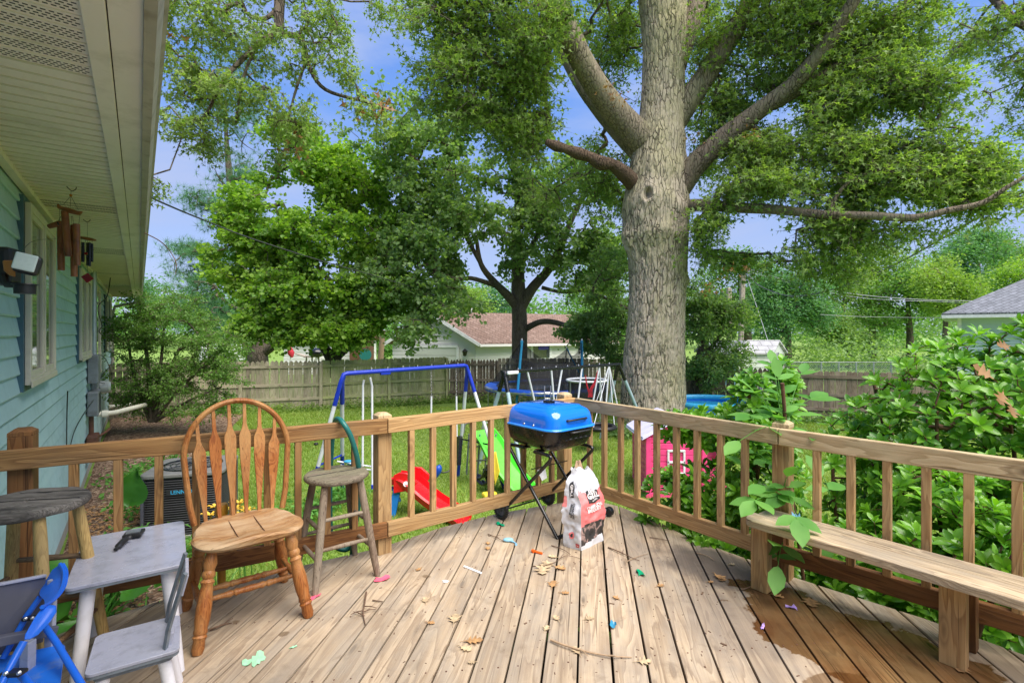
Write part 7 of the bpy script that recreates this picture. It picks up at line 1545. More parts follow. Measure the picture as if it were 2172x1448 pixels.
# ---- the great oak
def great_oak():
    TY = 13.0; rt = thing('oak_tree', 'huge old pin oak with thick fissured trunk and wide limbs over the lawn', 'tree', at(1386, 918, TY))
    prof = [(960, 1302, 1488), (925, 1308, 1470), (900, 1314, 1460), (870, 1318, 1453), (800, 1320, 1450), (740, 1325, 1449), (680, 1332, 1450), (600, 1335, 1454), (540, 1332, 1456), (500, 1320, 1458), (470, 1322, 1458), (430, 1322, 1458), (380, 1330, 1456), (330, 1340, 1452), (290, 1348, 1449), (240, 1358, 1450), (180, 1362, 1450), (110, 1364, 1452), (50, 1362, 1454), (0, 1356, 1456), (-60, 1352, 1452), (-160, 1358, 1440), (-260, 1368, 1425)]
    ys = np.array([p[0] for p in prof])[::-1]; l = np.array([p[1] for p in prof])[::-1]; r = np.array([p[2] for p in prof])[::-1]
    na, nz = 230, 430; py = np.linspace(958, -255, nz); xl = np.interp(py, ys, l); xr = np.interp(py, ys, r)
    cx = ((xl+xr)/2-CX)/F*TY; rad = (xr-xl)/2/F*TY; zz = EYE+(HY-py)/F*TY
    th = np.linspace(0, 2*np.pi, na, endpoint=False); TH, Z = np.meshgrid(th, zz); Rr = rad[:, None]*np.ones_like(TH)
    base = np.clip((ZG+1.0-Z)/1.0, 0, 1); Rr *= 1+base**2*.10*np.sin(TH*5+.7)+base**2*.04
    X, Y = np.cos(TH), np.sin(TH)
    P3 = np.stack([X*rad[:, None]*3.2, Y*rad[:, None]*3.2, Z*.9], -1); n1 = fbm(P3, 3)
    Q = np.stack([X*rad[:, None]*9.5+(n1-.5)*3.5, Y*rad[:, None]*9.5+(n1-.5)*3.5, Z*1.9], -1); a = np.abs(fbm(Q, 2)-.5)*2; crack = np.clip(1-a/.16, 0, 1)**1.3
    Q2 = np.stack([X*rad[:, None]*19, Y*rad[:, None]*19, Z*5.5], -1); a2 = np.abs(fbm(Q2+31, 2)-.5)*2; crack2 = np.clip(1-a2/.2, 0, 1)
    upper = np.clip((Z-3.2)/1.5, 0, 1)
    Rr = Rr+(n1-.5)*.10-(crack*.045+crack2*.016)*(1-.45*upper)+(fbm(np.stack([X*8, Y*8, Z*8], -1), 3)-.5)*.02
    def burl(pa, pz, w, h, amp, hole=0):
        nonlocal Rr
        d = np.abs((TH-pa+np.pi) % (2*np.pi)-np.pi); g = np.exp(-((d/w)**2+((Z-pz)/h)**2)); Rr = Rr+g*amp
        if hole: g2 = np.exp(-((d/(w*.36))**2+((Z-pz)/(h*.42))**2)**2); Rr = Rr-g2*hole
    zpx = lambda y: EYE+(HY-y)/F*TY
    fa = lambda px: -math.pi/2+math.asin(max(-.99, min(.99, (px-1388)/66)))                       # angle of the face seen at that column
    burl(fa(1357), zpx(428), .30, .34, .13, .24); burl(fa(1326), zpx(520), .30, .36, .16, .05); burl(fa(1425), zpx(455), .30, .25, .08); burl(fa(1452), zpx(360), .2, .3, .07, .05); burl(fa(1452), zpx(597), .2, .14, .07); burl(fa(1345), zpx(470), .28, .2, .08); burl(fa(1380), zpx(500), .35, .18, .06)
    for z0, am in ((zpx(300), .06), (zpx(365), .05), (zpx(445), .06)): Rr = Rr+am*np.exp(-((Z-z0)/.22)**2)*(fbm(np.stack([X*5, Y*5, Z*2], -1), 2))
    V = np.stack([cx[:, None]+X*Rr, TY+.0+Y*Rr, Z], -1).reshape(-1, 3); i, j = np.meshgrid(np.arange(na), np.arange(nz-1)); a = (j*na+i).ravel(); b = (j*na+(i+1) % na).ravel()
    np_mesh('trunk', V, np.stack([a, b, b+na, a+na], 1), M['bark'], rt, True)
    c = at(1359, 427, TY-.60); m = MB(); m.ball(c, (.10, .045, .17)); m.build('knot_hole', M['stem'], rt, 60)
    N_ = []
    LB = [
     [(1395, 330, 13, .50), (1345, 280, 12.8, .42), (1290, 218, 12.4, .36), (1245, 150, 12, .33), (1205, 70, 11.6, .31), (1170, -10, 11.2, .29), (1140, -110, 10.8, .25), (1120, -220, 10.4, .2)],
     [(1365, 330, 13.2, .34), (1300, 265, 13.3, .26), (1240, 190, 13.3, .21), (1195, 110, 13.3, .19), (1160, 30, 13.2, .17), (1130, -60, 13, .15)],
     [(1425, 260, 13, .42), (1470, 200, 12.9, .33), (1520, 125, 12.8, .29), (1570, 45, 12.6, .26), (1610, -30, 12.4, .24), (1650, -140, 12, .2)],
     [(1430, 140, 13, .36), (1462, 60, 13.1, .30), (1482, -10, 13.1, .28), (1505, -110, 13, .24)],
     [(1420, 425, 13, .48), (1475, 350, 12.6, .37), (1540, 290, 12.2, .33), (1610, 235, 11.8, .28), (1680, 180, 11.4, .24), (1745, 105, 11, .21), (1800, 20, 10.6, .18), (1850, -70, 10.2, .15)],
     [(1640, 222, 11.7, .20), (1720, 175, 11.6, .19), (1800, 125, 11.4, .16), (1870, 60, 11.2, .14), (1950, -20, 11, .11)],
     [(1420, 445, 13, .26), (1475, 435, 12.4, .20), (1560, 440, 11.6, .165), (1650, 445, 11, .14), (1750, 455, 10.4, .12), (1850, 458, 9.9, .11), (1940, 462, 9.5, .10), (2010, 447, 9.2, .08), (2085, 430, 9, .065), (2140, 395, 8.8, .05), (2220, 350, 8.6, .035)],
     [(1990, 450, 9.3, .06), (2060, 440, 9.3, .03)],
     [(1760, 452, 10.4, .07), (1775, 415, 10.4, .055), (1810, 380, 10.3, .045), (1870, 360, 10.2, .03)],
     [(1745, 175, 11.5, .08), (1830, 180, 11, .07), (1900, 190, 10.7, .055), (1970, 200, 10.4, .04), (1995, 240, 10.3, .025)],
    ]
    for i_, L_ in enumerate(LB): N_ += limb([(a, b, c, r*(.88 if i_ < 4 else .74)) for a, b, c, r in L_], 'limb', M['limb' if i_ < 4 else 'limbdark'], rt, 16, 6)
    # dead stub
    P = [(1355, 400, 12.9, .25), (1325, 370, 12.5, .20), (1298, 349, 12.2, .135), (1275, 346, 12.05, .175), (1250, 333, 11.9, .12), (1225, 325, 11.8, .145), (1200, 316, 11.6, .10), (1180, 310, 11.5, .125), (1158, 301, 11.4, .06)]
    limb(P, 'dead_limb', M['deadbark'], rt, 12, 6)
    # overhanging boughs top left, nearer the house
    OV = [[(1140, -110, 10.8, .22), (1000, -330, 9.2, .17), (800, -330, 7.6, .13), (650, -180, 6.8, .095), (600, -60, 6.4, .075), (592, 20, 6.2, .062), (592, 65, 6.1, .055)],
          [(592, 60, 6.1, .045), (560, 85, 6, .035), (520, 120, 5.9, .03), (475, 170, 5.8, .024), (440, 240, 5.8, .015)], [(590, 70, 6.1, .04), (640, 85, 6.1, .032), (655, 140, 6.1, .027), (690, 190, 6.2, .022), (770, 215, 6.3, .016), (830, 230, 6.4, .008)],
          [(590, 20, 6.2, .035), (560, 40, 6.1, .025), (525, 30, 6.1, .02), (500, -10, 6.1, .015)], [(650, 125, 6.1, .02), (625, 200, 6.1, .015), (610, 260, 6.1, .01)], [(540, 105, 5.95, .02), (515, 170, 5.9, .015), (500, 260, 5.9, .01)]]
    for L_ in OV: N_ += limb(L_, 'limb', M['darkbark'], rt, 9, 5)
    TR = [[(1800, -260, 9, .12), (1960, -160, 8, .09), (2080, -40, 7.4, .07), (2120, 10, 7.2, .055), (2150, 40, 7.1, .045), (2190, 70, 7, .03)]]
    for L_ in TR: N_ += limb(L_, 'limb', M['darkbark'], rt, 9, 5)
    # crown: (px,py,Y, rx px, rz px, ry m, clusters)
    left = [(960, 60, 11, 95, 95, 1.4, 130), (1080, 90, 11, 110, 110, 1.5, 170), (1040, 210, 11.5, 120, 80, 1.5, 120), (940, 190, 11.5, 60, 60, 1, 40), (1190, 150, 11, 110, 120, 1.3, 90), (1150, 290, 12, 120, 60, 1.3, 90), (1270, 60, 13.8, 90, 100, 1.2, 90), (1290, 330, 13.8, 70, 60, .8, 40), (1220, 400, 14, 100, 60, 1, 50), (1000, -90, 10.5, 180, 70, 1.5, 120), (1240, -90, 12, 150, 70, 1.6, 90)]
    right = [(1560, 90, 11.8, 90, 80, 1.3, 90), (1680, 60, 11, 110, 80, 1.4, 130), (1800, 80, 10.6, 100, 80, 1.3, 100), (1900, 60, 10.4, 80, 75, 1.2, 75), (1590, 220, 12, 90, 60, 1.2, 80), (1720, 230, 11, 100, 60, 1.3, 100), (1860, 180, 10.4, 90, 60, 1.1, 80), (1960, 200, 10, 65, 60, .9, 50), (1530, 330, 12.6, 70, 60, 1, 60), (1620, 340, 11.6, 90, 60, 1.1, 110), (1740, 340, 10.8, 90, 60, 1.1, 90), (1850, 330, 10.2, 80, 55, 1, 60), (1940, 370, 9.6, 90, 50, .9, 80), (2060, 340, 9.1, 80, 45, .8, 60), (2120, 400, 8.8, 70, 40, .8, 40), (1560, 470, 11.5, 90, 40, 1, 50), (1700, 480, 10.8, 110, 35, 1, 60), (1850, 500, 10, 90, 30, .9, 36), (1620, 410, 11, 100, 40, 1, 80), (1760, 410, 10.4, 90, 40, .9, 50), (1970, 290, 9.6, 50, 30, .6, 18), (1700, -80, 10.6, 300, 60, 1.8, 160), (1480, 180, 14, 60, 140, .8, 60), (2150, 520, 8.8, 70, 35, .6, 20), (1335, 110, 14.2, 60, 120, .6, 70), (1320, 440, 14.4, 30, 60, .5, 20), (1500, 60, 14, 60, 90, .6, 60), (1480, 400, 14, 30, 60, .5, 24), (1700, 170, 12.4, 120, 60, .8, 70), (1560, 520, 11.6, 90, 40, .8, 34), (1780, 560, 11, 80, 30, .8, 24), (1640, 540, 11, 150, 30, .8, 30)]
    tr = [(2110, 60, 7.2, 70, 60, .7, 50), (2140, 170, 7.1, 60, 50, .6, 36), (2060, 110, 7.3, 40, 40, .5, 18), (2175, 250, 7, 35, 40, .5, 12)]
    ov = [(400, 40, 6, 65, 55, .5, 42), (500, 60, 6, 75, 60, .6, 46), (690, 50, 6.2, 60, 50, .5, 40), (610, 110, 6.1, 80, 55, .5, 34), (400, 160, 5.9, 60, 55, .5, 44), (490, 200, 5.9, 70, 50, .5, 40), (600, 215, 6, 80, 45, .5, 34), (710, 130, 6.2, 45, 45, .4, 20), (400, 265, 5.8, 50, 30, .4, 22), (480, 290, 5.9, 50, 40, .4, 20), (600, 290, 6.1, 70, 30, .4, 18), (780, 230, 6.3, 55, 35, .35, 16), (330, 385, 5.6, 14, 24, .15, 6), (860, 15, 7, 100, 18, .4, 14), (560, -60, 6.2, 200, 50, .6, 60)]
    left = [(a, b, c+.35, d, e, f_, int(n*.72)) for a, b, c, d, e, f_, n in left]; right = [(a, b, c+.55, d, e, f_*.9, int(n*.80)) for a, b, c, d, e, f_, n in right]; ov = [(*q[:6], int(q[6]*.72)) for q in ov]
    cl = clusters_in(left+right, gap=.43, gf=.8); clo = clusters_in(ov+tr, gap=.34, gf=2.1)
    sg = grow(N_, cl, .0065, .44)+grow(N_[-160:], clo, .0038, .42, -.03); V, Fc = tubes_np(sg, 4); tag(np_mesh('twigs', V, Fc, M['darkbark'], rt, True), kind='stuff')
    for nm, cc in (('crown', cl[:len(cl)//2]), ('crown', cl[len(cl)//2:])): sprays(nm, cc, 5, .66, 10, .134, M['leafoak'], rt, 'oak', M['darkbark'], .006, .9, .085, (3.5, 13, 6))
    sprays('overhanging_foliage', clo, 4, .26, 11, .064, M['leafoak'], rt, 'oak', M['darkbark'], .0026, .8, .035, (-2, 7, 7))
    rb = np.array([np.array(at(px+rr.uniform(-18, 18), py+rr.uniform(-14, 14), Y)) for px, py, Y in ((780, 225, 6.3), (835, 232, 6.3), (340, 92, 5.8), (620, 318, 6.1), (1290, 190, 11.6), (1310, 205, 11.6), (1590, 290, 11), (1470, 300, 12.4), (1560, 580, 11), (1510, 600, 11)) for _ in range(3)])
    foliage('withered_leaves', rb, 7, .09, .11, M['leafrust'], rt, 'oak', .5, .8)
great_oak()
# ---- second big tree behind the fence
tree('dark trunked tree with spreading forks growing behind the trampoline', at(1102, 790, 19.5),
     [[(1102, 800, 19.5, .34), (1102, 740, 19.5, .30), (1102, 680, 19.5, .29), (1100, 640, 19.5, .28), (1098, 560, 19.4, .24), (1095, 490, 19.2, .18), (1100, 420, 19, .13), (1090, 330, 19, .08)],
      [(1100, 655, 19.5, .20), (1075, 625, 19.2, .17), (1050, 600, 19, .14), (1020, 560, 18.8, .10), (1010, 500, 18.6, .06)], [(1105, 650, 19.5, .24), (1130, 610, 19.3, .20), (1165, 570, 19, .16), (1190, 520, 18.8, .13), (1215, 460, 18.6, .1), (1245, 400, 18.4, .07)],
      [(1050, 605, 19, .10), (1000, 590, 18.5, .08), (960, 590, 18, .06), (900, 560, 17.6, .04)], [(1110, 700, 19.5, .13), (1150, 682, 19, .11), (1200, 690, 18.5, .09), (1260, 720, 18, .06)], [(1105, 560, 19.4, .12), (1140, 500, 19.2, .09), (1170, 440, 19, .06)],
      [(1020, 560, 18.8, .08), (960, 450, 18, .07), (920, 380, 17.6, .06), (860, 320, 17, .045), (800, 285, 16.4, .03)], [(1150, 610, 19.2, .08), (1200, 620, 18.8, .06), (1260, 610, 18.4, .04)]],
     [(1050, 420, 18, 130, 90, 2, 93), (930, 330, 17, 120, 90, 1.8, 74), (830, 270, 16.4, 90, 70, 1.4, 37), (1180, 380, 18.4, 110, 90, 1.8, 120), (1010, 300, 18, 110, 80, 1.8, 62), (1140, 500, 18.4, 100, 70, 1.6, 90), (960, 470, 17.4, 100, 60, 1.6, 49), (870, 430, 17, 80, 60, 1.4, 37), (1250, 560, 18.4, 80, 80, 1.4, 70), (1220, 680, 18, 80, 30, 1.2, 40), (860, 590, 16.8, 120, 55, 1.2, 110), (950, 640, 16.4, 80, 30, 1, 22), (1000, 560, 18, 90, 45, 1.4, 55), (880, 690, 15.9, 50, 26, .7, 18), (1280, 480, 19, 70, 90, 1.5, 60), (900, 520, 17, 100, 40, 1.2, 50)],
     40, .32, .125, M['leafmid'], M['darkbark'], 'maple', gap=.44, gf=.6, rtip=.008)
# ---- bright maple
tree('bright yellow-green maple with low forked trunk behind the mossy fence', at(712, 790, 18.2),
     [[(708, 800, 18.2, .30), (708, 768, 18.2, .28), (715, 745, 18.2, .22), (740, 690, 18.2, .18), (755, 620, 18.2, .14), (760, 520, 18.2, .1), (735, 420, 18.2, .06)], [(706, 768, 18.2, .22), (690, 740, 18.1, .17), (665, 715, 18, .13), (620, 690, 17.8, .08)], [(712, 760, 18.2, .16), (740, 735, 18.2, .13), (790, 700, 18.2, .09), (840, 670, 18.2, .06)], [(745, 680, 18.2, .1), (700, 600, 18.2, .08), (640, 520, 18, .06), (600, 430, 18, .04)], [(755, 600, 18.2, .09), (820, 540, 18.2, .07), (870, 460, 18.4, .04)]],
     [(650, 370, 18, 110, 75, 1.8, 120), (740, 400, 18, 110, 80, 1.8, 120), (580, 470, 17.6, 100, 80, 1.6, 120), (700, 510, 17.4, 130, 80, 1.8, 150), (830, 500, 18, 90, 90, 1.6, 100), (540, 570, 17.4, 90, 70, 1.4, 100), (650, 620, 16.9, 120, 60, 1.5, 150), (780, 620, 17.2, 100, 60, 1.5, 110), (590, 680, 16.8, 100, 40, 1.2, 100), (720, 690, 16.6, 100, 35, 1.1, 80), (850, 620, 17.4, 60, 60, 1.2, 40), (620, 290, 18, 60, 30, 1, 24)],
     46, .32, .128, M['leafmaple'], M['darkbark'], 'maple', gap=.30, gf=.6, rtip=.008, upb=1.1)
# ---- pine
def pine():
    rt = thing('pine_tree', 'dark blue-green pine with leaning trunk left of the bright maple', 'tree', at(545, 780, 24))
    ns = []
    for L_ in ([(550, 790, 22, .42), (545, 740, 22, .40), (538, 690, 22.4, .36), (520, 620, 23, .3), (505, 520, 23.4, .24), (490, 400, 23.6, .17), (480, 290, 23.8, .09), (478, 180, 24, .04)], [(545, 755, 22, .26), (575, 735, 22, .22), (605, 715, 22, .18)], [(520, 600, 23, .09), (470, 560, 23, .07), (420, 545, 23, .04)], [(505, 500, 23.4, .08), (460, 450, 23.2, .06), (420, 425, 23, .04)], [(515, 660, 22.6, .12), (475, 640, 22, .09), (455, 605, 21.6, .06)], [(495, 420, 23.6, .07), (460, 370, 23.4, .04)]): ns += limb(L_, 'trunk' if len(L_) == 8 else 'limb', M['darkbark'], rt, 12 if len(L_) == 8 else 8)
    cl = clusters_in([(430, 425, 23, 35, 22, .8, 34), (500, 350, 23.6, 55, 60, 1.2, 50), (470, 210, 23.8, 60, 60, 1.2, 46), (500, 130, 24, 45, 60, 1, 26), (430, 560, 22.6, 70, 50, 1.2, 80), (420, 630, 22, 60, 45, 1.2, 66), (500, 470, 23.4, 60, 60, 1.2, 56), (470, 690, 21.6, 75, 40, 1.2, 90), (400, 530, 23, 35, 18, .8, 24), (510, 260, 23.6, 40, 40, 1, 24)])
    V, Fc = tubes_np(grow(ns, cl, .012, .4), 4); tag(np_mesh('twigs', V, Fc, M['darkbark'], rt, True), kind='stuff')
    k = 5; sub = np.repeat(cl, k, 0)+NR.normal(size=(len(cl)*k, 3))*np.array([.34, .34, .13]); per = 26; P = np.repeat(sub, per, 0); D = NR.normal(size=(len(P), 3)); D[:, 2] += .35
    V, Fc = leaf_arrays(P, .30*NR.uniform(.7, 1.2, len(P)), D, None, 'needle'); V2 = V.reshape(-1, 3, 3); np_mesh('crown', V, Fc, M['leafpine'], rt)
pine()
# ---- tall shrub at the house corner
tree('tall loose shrub with many dark stems at the far house corner', at(325, 885, 12.2),
     [[(322, 895, 12.2, .08), (320, 840, 12.2, .06), (312, 760, 12.2, .04), (305, 700, 12.2, .02)], [(326, 892, 12.2, .06), (345, 820, 12.1, .045), (380, 740, 12, .03)], [(328, 892, 12.2, .06), (375, 830, 12, .04), (440, 770, 11.8, .025)], [(318, 892, 12.2, .05), (285, 800, 12.2, .035), (270, 710, 12.2, .02)], [(330, 893, 12.1, .045), (400, 850, 11.9, .03), (470, 820, 11.7, .018)], [(324, 890, 12.3, .05), (340, 780, 12.4, .04), (350, 680, 12.5, .02)]],
     [(300, 700, 12.2, 60, 45, .9, 60), (370, 700, 12.2, 80, 50, .9, 80), (440, 740, 12, 70, 50, .8, 60), (320, 790, 12.2, 75, 60, .8, 60), (400, 800, 11.9, 80, 45, .7, 50), (480, 770, 11.8, 50, 50, .6, 34), (290, 840, 12.1, 40, 40, .5, 22), (350, 650, 12.4, 70, 30, .7, 34), (470, 850, 11.6, 55, 25, .5, 16), (425, 860, 11.6, 60, 25, .5, 14)],
     60, .17, .060, M['leafshrub'], M['darkbark'], 'fold', 'shrub', rtip=.004, gap=.28, gf=1.6, cat='shrub')
# ---- small mulberry either side of the trunk
tree('leafy green tree standing close behind the great oak trunk', at(1470, 860, 15.6),
     [[(1468, 875, 15.6, .14), (1475, 800, 15.6, .12), (1490, 720, 15.6, .09), (1500, 650, 15.6, .05)], [(1475, 790, 15.6, .09), (1520, 720, 15.4, .06), (1550, 670, 15.2, .03)], [(1472, 800, 15.6, .1), (1400, 700, 16, .07), (1300, 640, 16.5, .05), (1250, 620, 16.5, .03)], [(1480, 830, 15.5, .06), (1510, 800, 15.2, .04)]],
     [(1500, 690, 15.2, 60, 60, .9, 80), (1545, 660, 15.2, 40, 40, .7, 34), (1470, 640, 15.6, 50, 40, .8, 40), (1500, 780, 15, 50, 40, .7, 44), (1290, 650, 16.6, 60, 60, .7, 70), (1275, 720, 16.8, 40, 40, .6, 40), (1310, 740, 16.6, 35, 45, .6, 30), (1300, 560, 15.8, 40, 50, .8, 30), (1540, 740, 14.9, 35, 40, .6, 24), (1490, 850, 14.8, 40, 20, .5, 12)],
     44, .24, .115, M['leafmid'], M['darkbark'], 'fold', rtip=.006, gap=.25, gf=1.1)
# ---- trees beyond the right fence and far off
bgt = [
 ('wide feathery pale green tree behind the utility pole', 1570, 620, 34, 120, 95, 200, 'leaffar', 1585), ('dense mid-green ash tree behind the pale shed', 1668, 640, 27, 88, 100, 210, 'leafblue', 1672),
 ('dark green tree filling the gap right of the ash', 1790, 670, 36, 85, 95, 150, 'leafmid', 1800), ('yellow-green feathery tree in the middle of the right background', 1850, 600, 38, 95, 90, 170, 'leafbright', 1850),
 ('tall olive tree left of the grey roofed house', 1925, 640, 36, 90, 100, 150, 'leaffar', 1930), ('bright lime tree just left of the grey roof', 2010, 620, 32, 70, 75, 120, 'leafbright', 2005),
 ('big round bluish green tree above the grey roof', 2075, 560, 40, 85, 75, 160, 'leafblue', 2080), ('vivid green tree at the right edge above the roof', 2165, 600, 34, 75, 60, 100, 'leafmaple', 2180), ('dark tree high at the right edge behind the others', 2150, 540, 46, 60, 50, 70, 'leafmid', 2160),
 ('small pale tree seen past the gutter end at the left', 312, 620, 40, 22, 45, 26, 'leafblue', 312), ('light green tree behind the garage roof left of the dark trunk', 985, 640, 42, 60, 45, 60, 'leafbright', 985),
 ('greyish conifer above the garage roof right of the dark trunk', 1050, 640, 48, 50, 40, 50, 'leafpine', 1050), ('round green tree behind the right end of the garage', 1280, 640, 44, 80, 75, 90, 'leaffar', 1280), ('pale willow-like tree seen between trunk and dark tree', 1270, 530, 50, 45, 60, 50, 'leafbright', 1270),
 ('low green bush beyond the fence beside the white trailer', 527, 745, 26, 24, 26, 30, 'leafbright', 527), ('green bush row before the red barn', 815, 735, 45, 30, 22, 30, 'leaffar', 815)]
for lab, px, py, Y, rx, rz, n, lm, tx in bgt:
    k = rx*Y/F; bl = []
    for q in range(13): a = NR.uniform(0, 6.28); q_ = NR.uniform(.3, .8); bl.append((px+rx*q_*math.cos(a), py+rz*q_*math.sin(a), Y+NR.uniform(-.4, .2)*k, rx*.33, rz*.30, k*.33, n//9))
    g0 = EYE+(HY-py)/F*Y; sgz = max(.2, (n/200)); basey = HY+(EYE-ZG)*F/Y
    tree(lab, at(tx, basey, Y), [[(tx, basey, Y, k*.09), (tx, (basey+py)/2, Y, k*.07), (px, py, Y, k*.04), (px, py-rz*.5, Y, k*.02)]], bl, 56, .34*Y/34+.1, .19*Y/34, M[lm], M['darkbark'], 'fold', 'bush' if 'bush' in lab else 'tree', 'trees and bushes beyond the fences', rtip=.012, cat='bush' if 'bush' in lab else 'tree', sides=3)
def masses():
    P = []
    for px in range(1440, 2300, 14): 
        for _ in range(5): P.append(at(px+NR.uniform(-12, 12), NR.uniform(640, 740), NR.uniform(46, 52)))
    for px in range(1690, 2060, 12):
        for _ in range(4): P.append(at(px+NR.uniform(-12, 12), NR.uniform(735, 772), NR.uniform(25, 28)))
    P = [p for p in P if p.z < 0 or float(vn(np.array([[p.x*.28, p.y*.28, p.z*.34]]))[0]) > .47]
    foliage('undergrowth', np.array([np.array(p) for p in P]), 36, .5, .20, M['leafmid'], None, 'fold', .8, .8)
    o = bpy.data.objects['undergrowth']; tag(o, 'mass of dark undergrowth beyond the right hand fence', 'undergrowth', kind='stuff')
    P = [at(px+NR.uniform(-30, 30), NR.uniform(640, 716)+20*math.sin(px/90), NR.uniform(70, 95)) for px in range(150, 2400, 9) for _ in range(5)]
    foliage('far_trees', np.array([np.array(p) for p in P]), 30, 1.5, .75, M['leaffar'], None, 'fold', .8, .7); tag(bpy.data.objects['far_trees'], 'distant line of trees closing the horizon', 'trees', kind='stuff')
masses()
# ---------------------------------------------------------------- glossy evergreen bushes by the deck
def leaf_tpl():
    rows = [(0, 0, 0), (.12, .06, .0), (.35, .17, .02), (.62, .21, .01), (.85, .13, -.03), (1.0, 0, -.07)]; V = []
    for s, w_, z_ in rows: V += [(s, -w_, z_+w_*.35), (s, 0, z_), (s, w_, z_+w_*.35)]
    Fc = [];
    for i in range(5):
        for j in (0, 1): a = i*3+j; Fc += [(a, a+1, a+4), (a, a+4, a+3)]
    return np.array(V), np.array([(q[0], q[2], q[1]) for q in Fc])
LT['glossy'] = leaf_tpl()
tb, tf = leaf_tpl(); leafme = bpy.data.meshes.new('leaf'); leafme.from_pydata([tuple(v) for v in tb], [], [tuple(int(i) for i in f) for f in tf]); leafme.shade_smooth(); leafme.materials.append(M['leafrhod'])
def bush(lab, boxes, stems, nsingle, lmin=.078, lmax=.118, den=1.9):
    c0 = boxes[0][0]; rt = thing('evergreen_bush', lab, 'bush', V3((c0[0], c0[1], ZG)), group='glossy evergreen bushes behind the railing')
    ns = []
    for st in stems:
        P = spline([V3(p) for p in st], 5); m = MB(); m.tube(P, [.018*(1-.75*i/len(P))+.004 for i in range(len(P))], 7); m.build('stem', M['stem'], rt, 60); ns += [np.array(p) for p in P]
    cl = []; tips = []
    for (c, r, n) in boxes:
        for _ in range(int(n*den)):
            v = NR.normal(size=3); v /= np.linalg.norm(v); q = np.array(c)+v*np.array(r)*NR.uniform(.3, 1)**.45; cl.append(q); d = v*np.array([.7, .7, .5])+np.array([0, -.25, .75])+NR.normal(size=3)*.25; tips.append(d/np.linalg.norm(d))
    cl = np.array(cl); tips = np.array(tips); ok = []
    for i, p in enumerate(cl):                                           # keep out of the railing's inside except for a few sprigs
        pv = V3(p); a, b = (sR[0] if p[0] < RM.x else sR[1]); nn = nL(a, b); dist = (pv-a).dot(nn)
        if p[2] > ZG+.05 and (dist > .07 or (dist > -.12 and NR.random() < .10 and p[2] < .7) or dist > .07): ok.append(i)
    cl = cl[ok]; tips = tips[ok]
    V, Fc = tubes_np(grow(ns, cl, .0017, .42), 4); tag(np_mesh('twigs', V, Fc, M['stem'], rt, True), kind='stuff')
    P = []; D = []; Nn = []; S_ = []; own = []
    for i, (p, t) in enumerate(zip(cl, tips)):
        u = np.cross(t, [0.3, .1, 1]); u /= np.linalg.norm(u); v = np.cross(t, u); k = int(NR.integers(7, 11)); a0 = NR.uniform(0, 6.28); L0 = NR.uniform(lmin, lmax)
        for j in range(k):
            a = a0+j*2.4; el = .25+.9*(j/k); rad = (u*math.cos(a)+v*math.sin(a)); d = rad*math.cos(el)+t*math.sin(el); nrm = t*math.cos(el)-rad*math.sin(el)
            P.append(p-t*.012*(k-j)/k*2); D.append(d); Nn.append(nrm+NR.normal(size=3)*.12); S_.append(L0*(1-.35*j/k)*NR.uniform(.85, 1.1)); own.append(i)
    P = np.array(P); D = np.array(D); Nn = np.array(Nn); S_ = np.array(S_)
    # the leaves that show largest are single parts
    dist = np.linalg.norm(P-np.array([0, 0, EYE]), axis=1); vis = (P[:, 0]/P[:, 1] < 1.03); order = np.argsort(np.where(vis, dist/S_, 1e9))[:nsingle]; mask = np.ones(len(P), bool); mask[order] = False
    inv = mat_of(rt).inverted()
    for i in order:
        d = V3(D[i]).normalized(); n = V3(Nn[i]); n = (n-d*n.dot(d)).normalized(); b = n.cross(d); s = float(S_[i])
        Mx = Matrix(((d.x*s, b.x*s, n.x*s, P[i][0]), (d.y*s, b.y*s, n.y*s, P[i][1]), (d.z*s, b.z*s, n.z*s, P[i][2]), (0, 0, 0, 1)))
        o = bpy.data.objects.new('leaf', leafme); COL.objects.link(o); o.matrix_basis = inv @ Mx; o.parent = rt
    V, Fc = leaf_arrays(P[mask], S_[mask], D[mask], Nn[mask], 'glossy'); o = np_mesh('foliage', V, Fc, M['leafrhod'], rt, True); tag(o, kind='stuff'); return rt
bush('large glossy evergreen bush filling the right side behind the bench', [((3.3, 3.55, .32), (.95, .75, 1.08), 600), ((3.9, 3.3, .55), (1.0, .9, 1.1), 360), ((2.55, 2.95, -.1), (.45, .45, .75), 170), ((2.5, 3.6, .45), (.3, .35, .55), 30), ((2.35, 2.35, .35), (.22, .2, .35), 26), ((3.0, 2.9, -.3), (.7, .5, .7), 170), ((2.15, 2.75, -.1), (.25, .25, .5), 44), ((2.25, 3.25, -.25), (.4, .35, .5), 90)],
     [[(3.0, 3.4, ZG), (3.0, 3.4, -.4), (2.8, 3.3, .2), (2.7, 3.2, .9)], [(3.1, 3.4, ZG), (3.3, 3.4, -.3), (3.5, 3.5, .4), (3.5, 3.6, 1.1)], [(3.0, 3.5, ZG), (2.6, 3.1, -.5), (2.35, 2.8, -.2), (2.2, 2.6, .2)], [(3.2, 3.5, ZG), (3.8, 3.3, -.2), (4.2, 3.2, .6)], [(3.0, 3.4, ZG), (3.0, 3.7, -.2), (2.9, 3.9, .6), (2.85, 4.0, 1.1)], [(2.9, 3.3, ZG), (2.5, 2.7, -.7), (2.2, 2.4, -.1), (2.35, 2.3, .5)], [(3.0, 3.4, ZG), (2.4, 3.6, -.2), (2.35, 3.7, .6)]], 150)
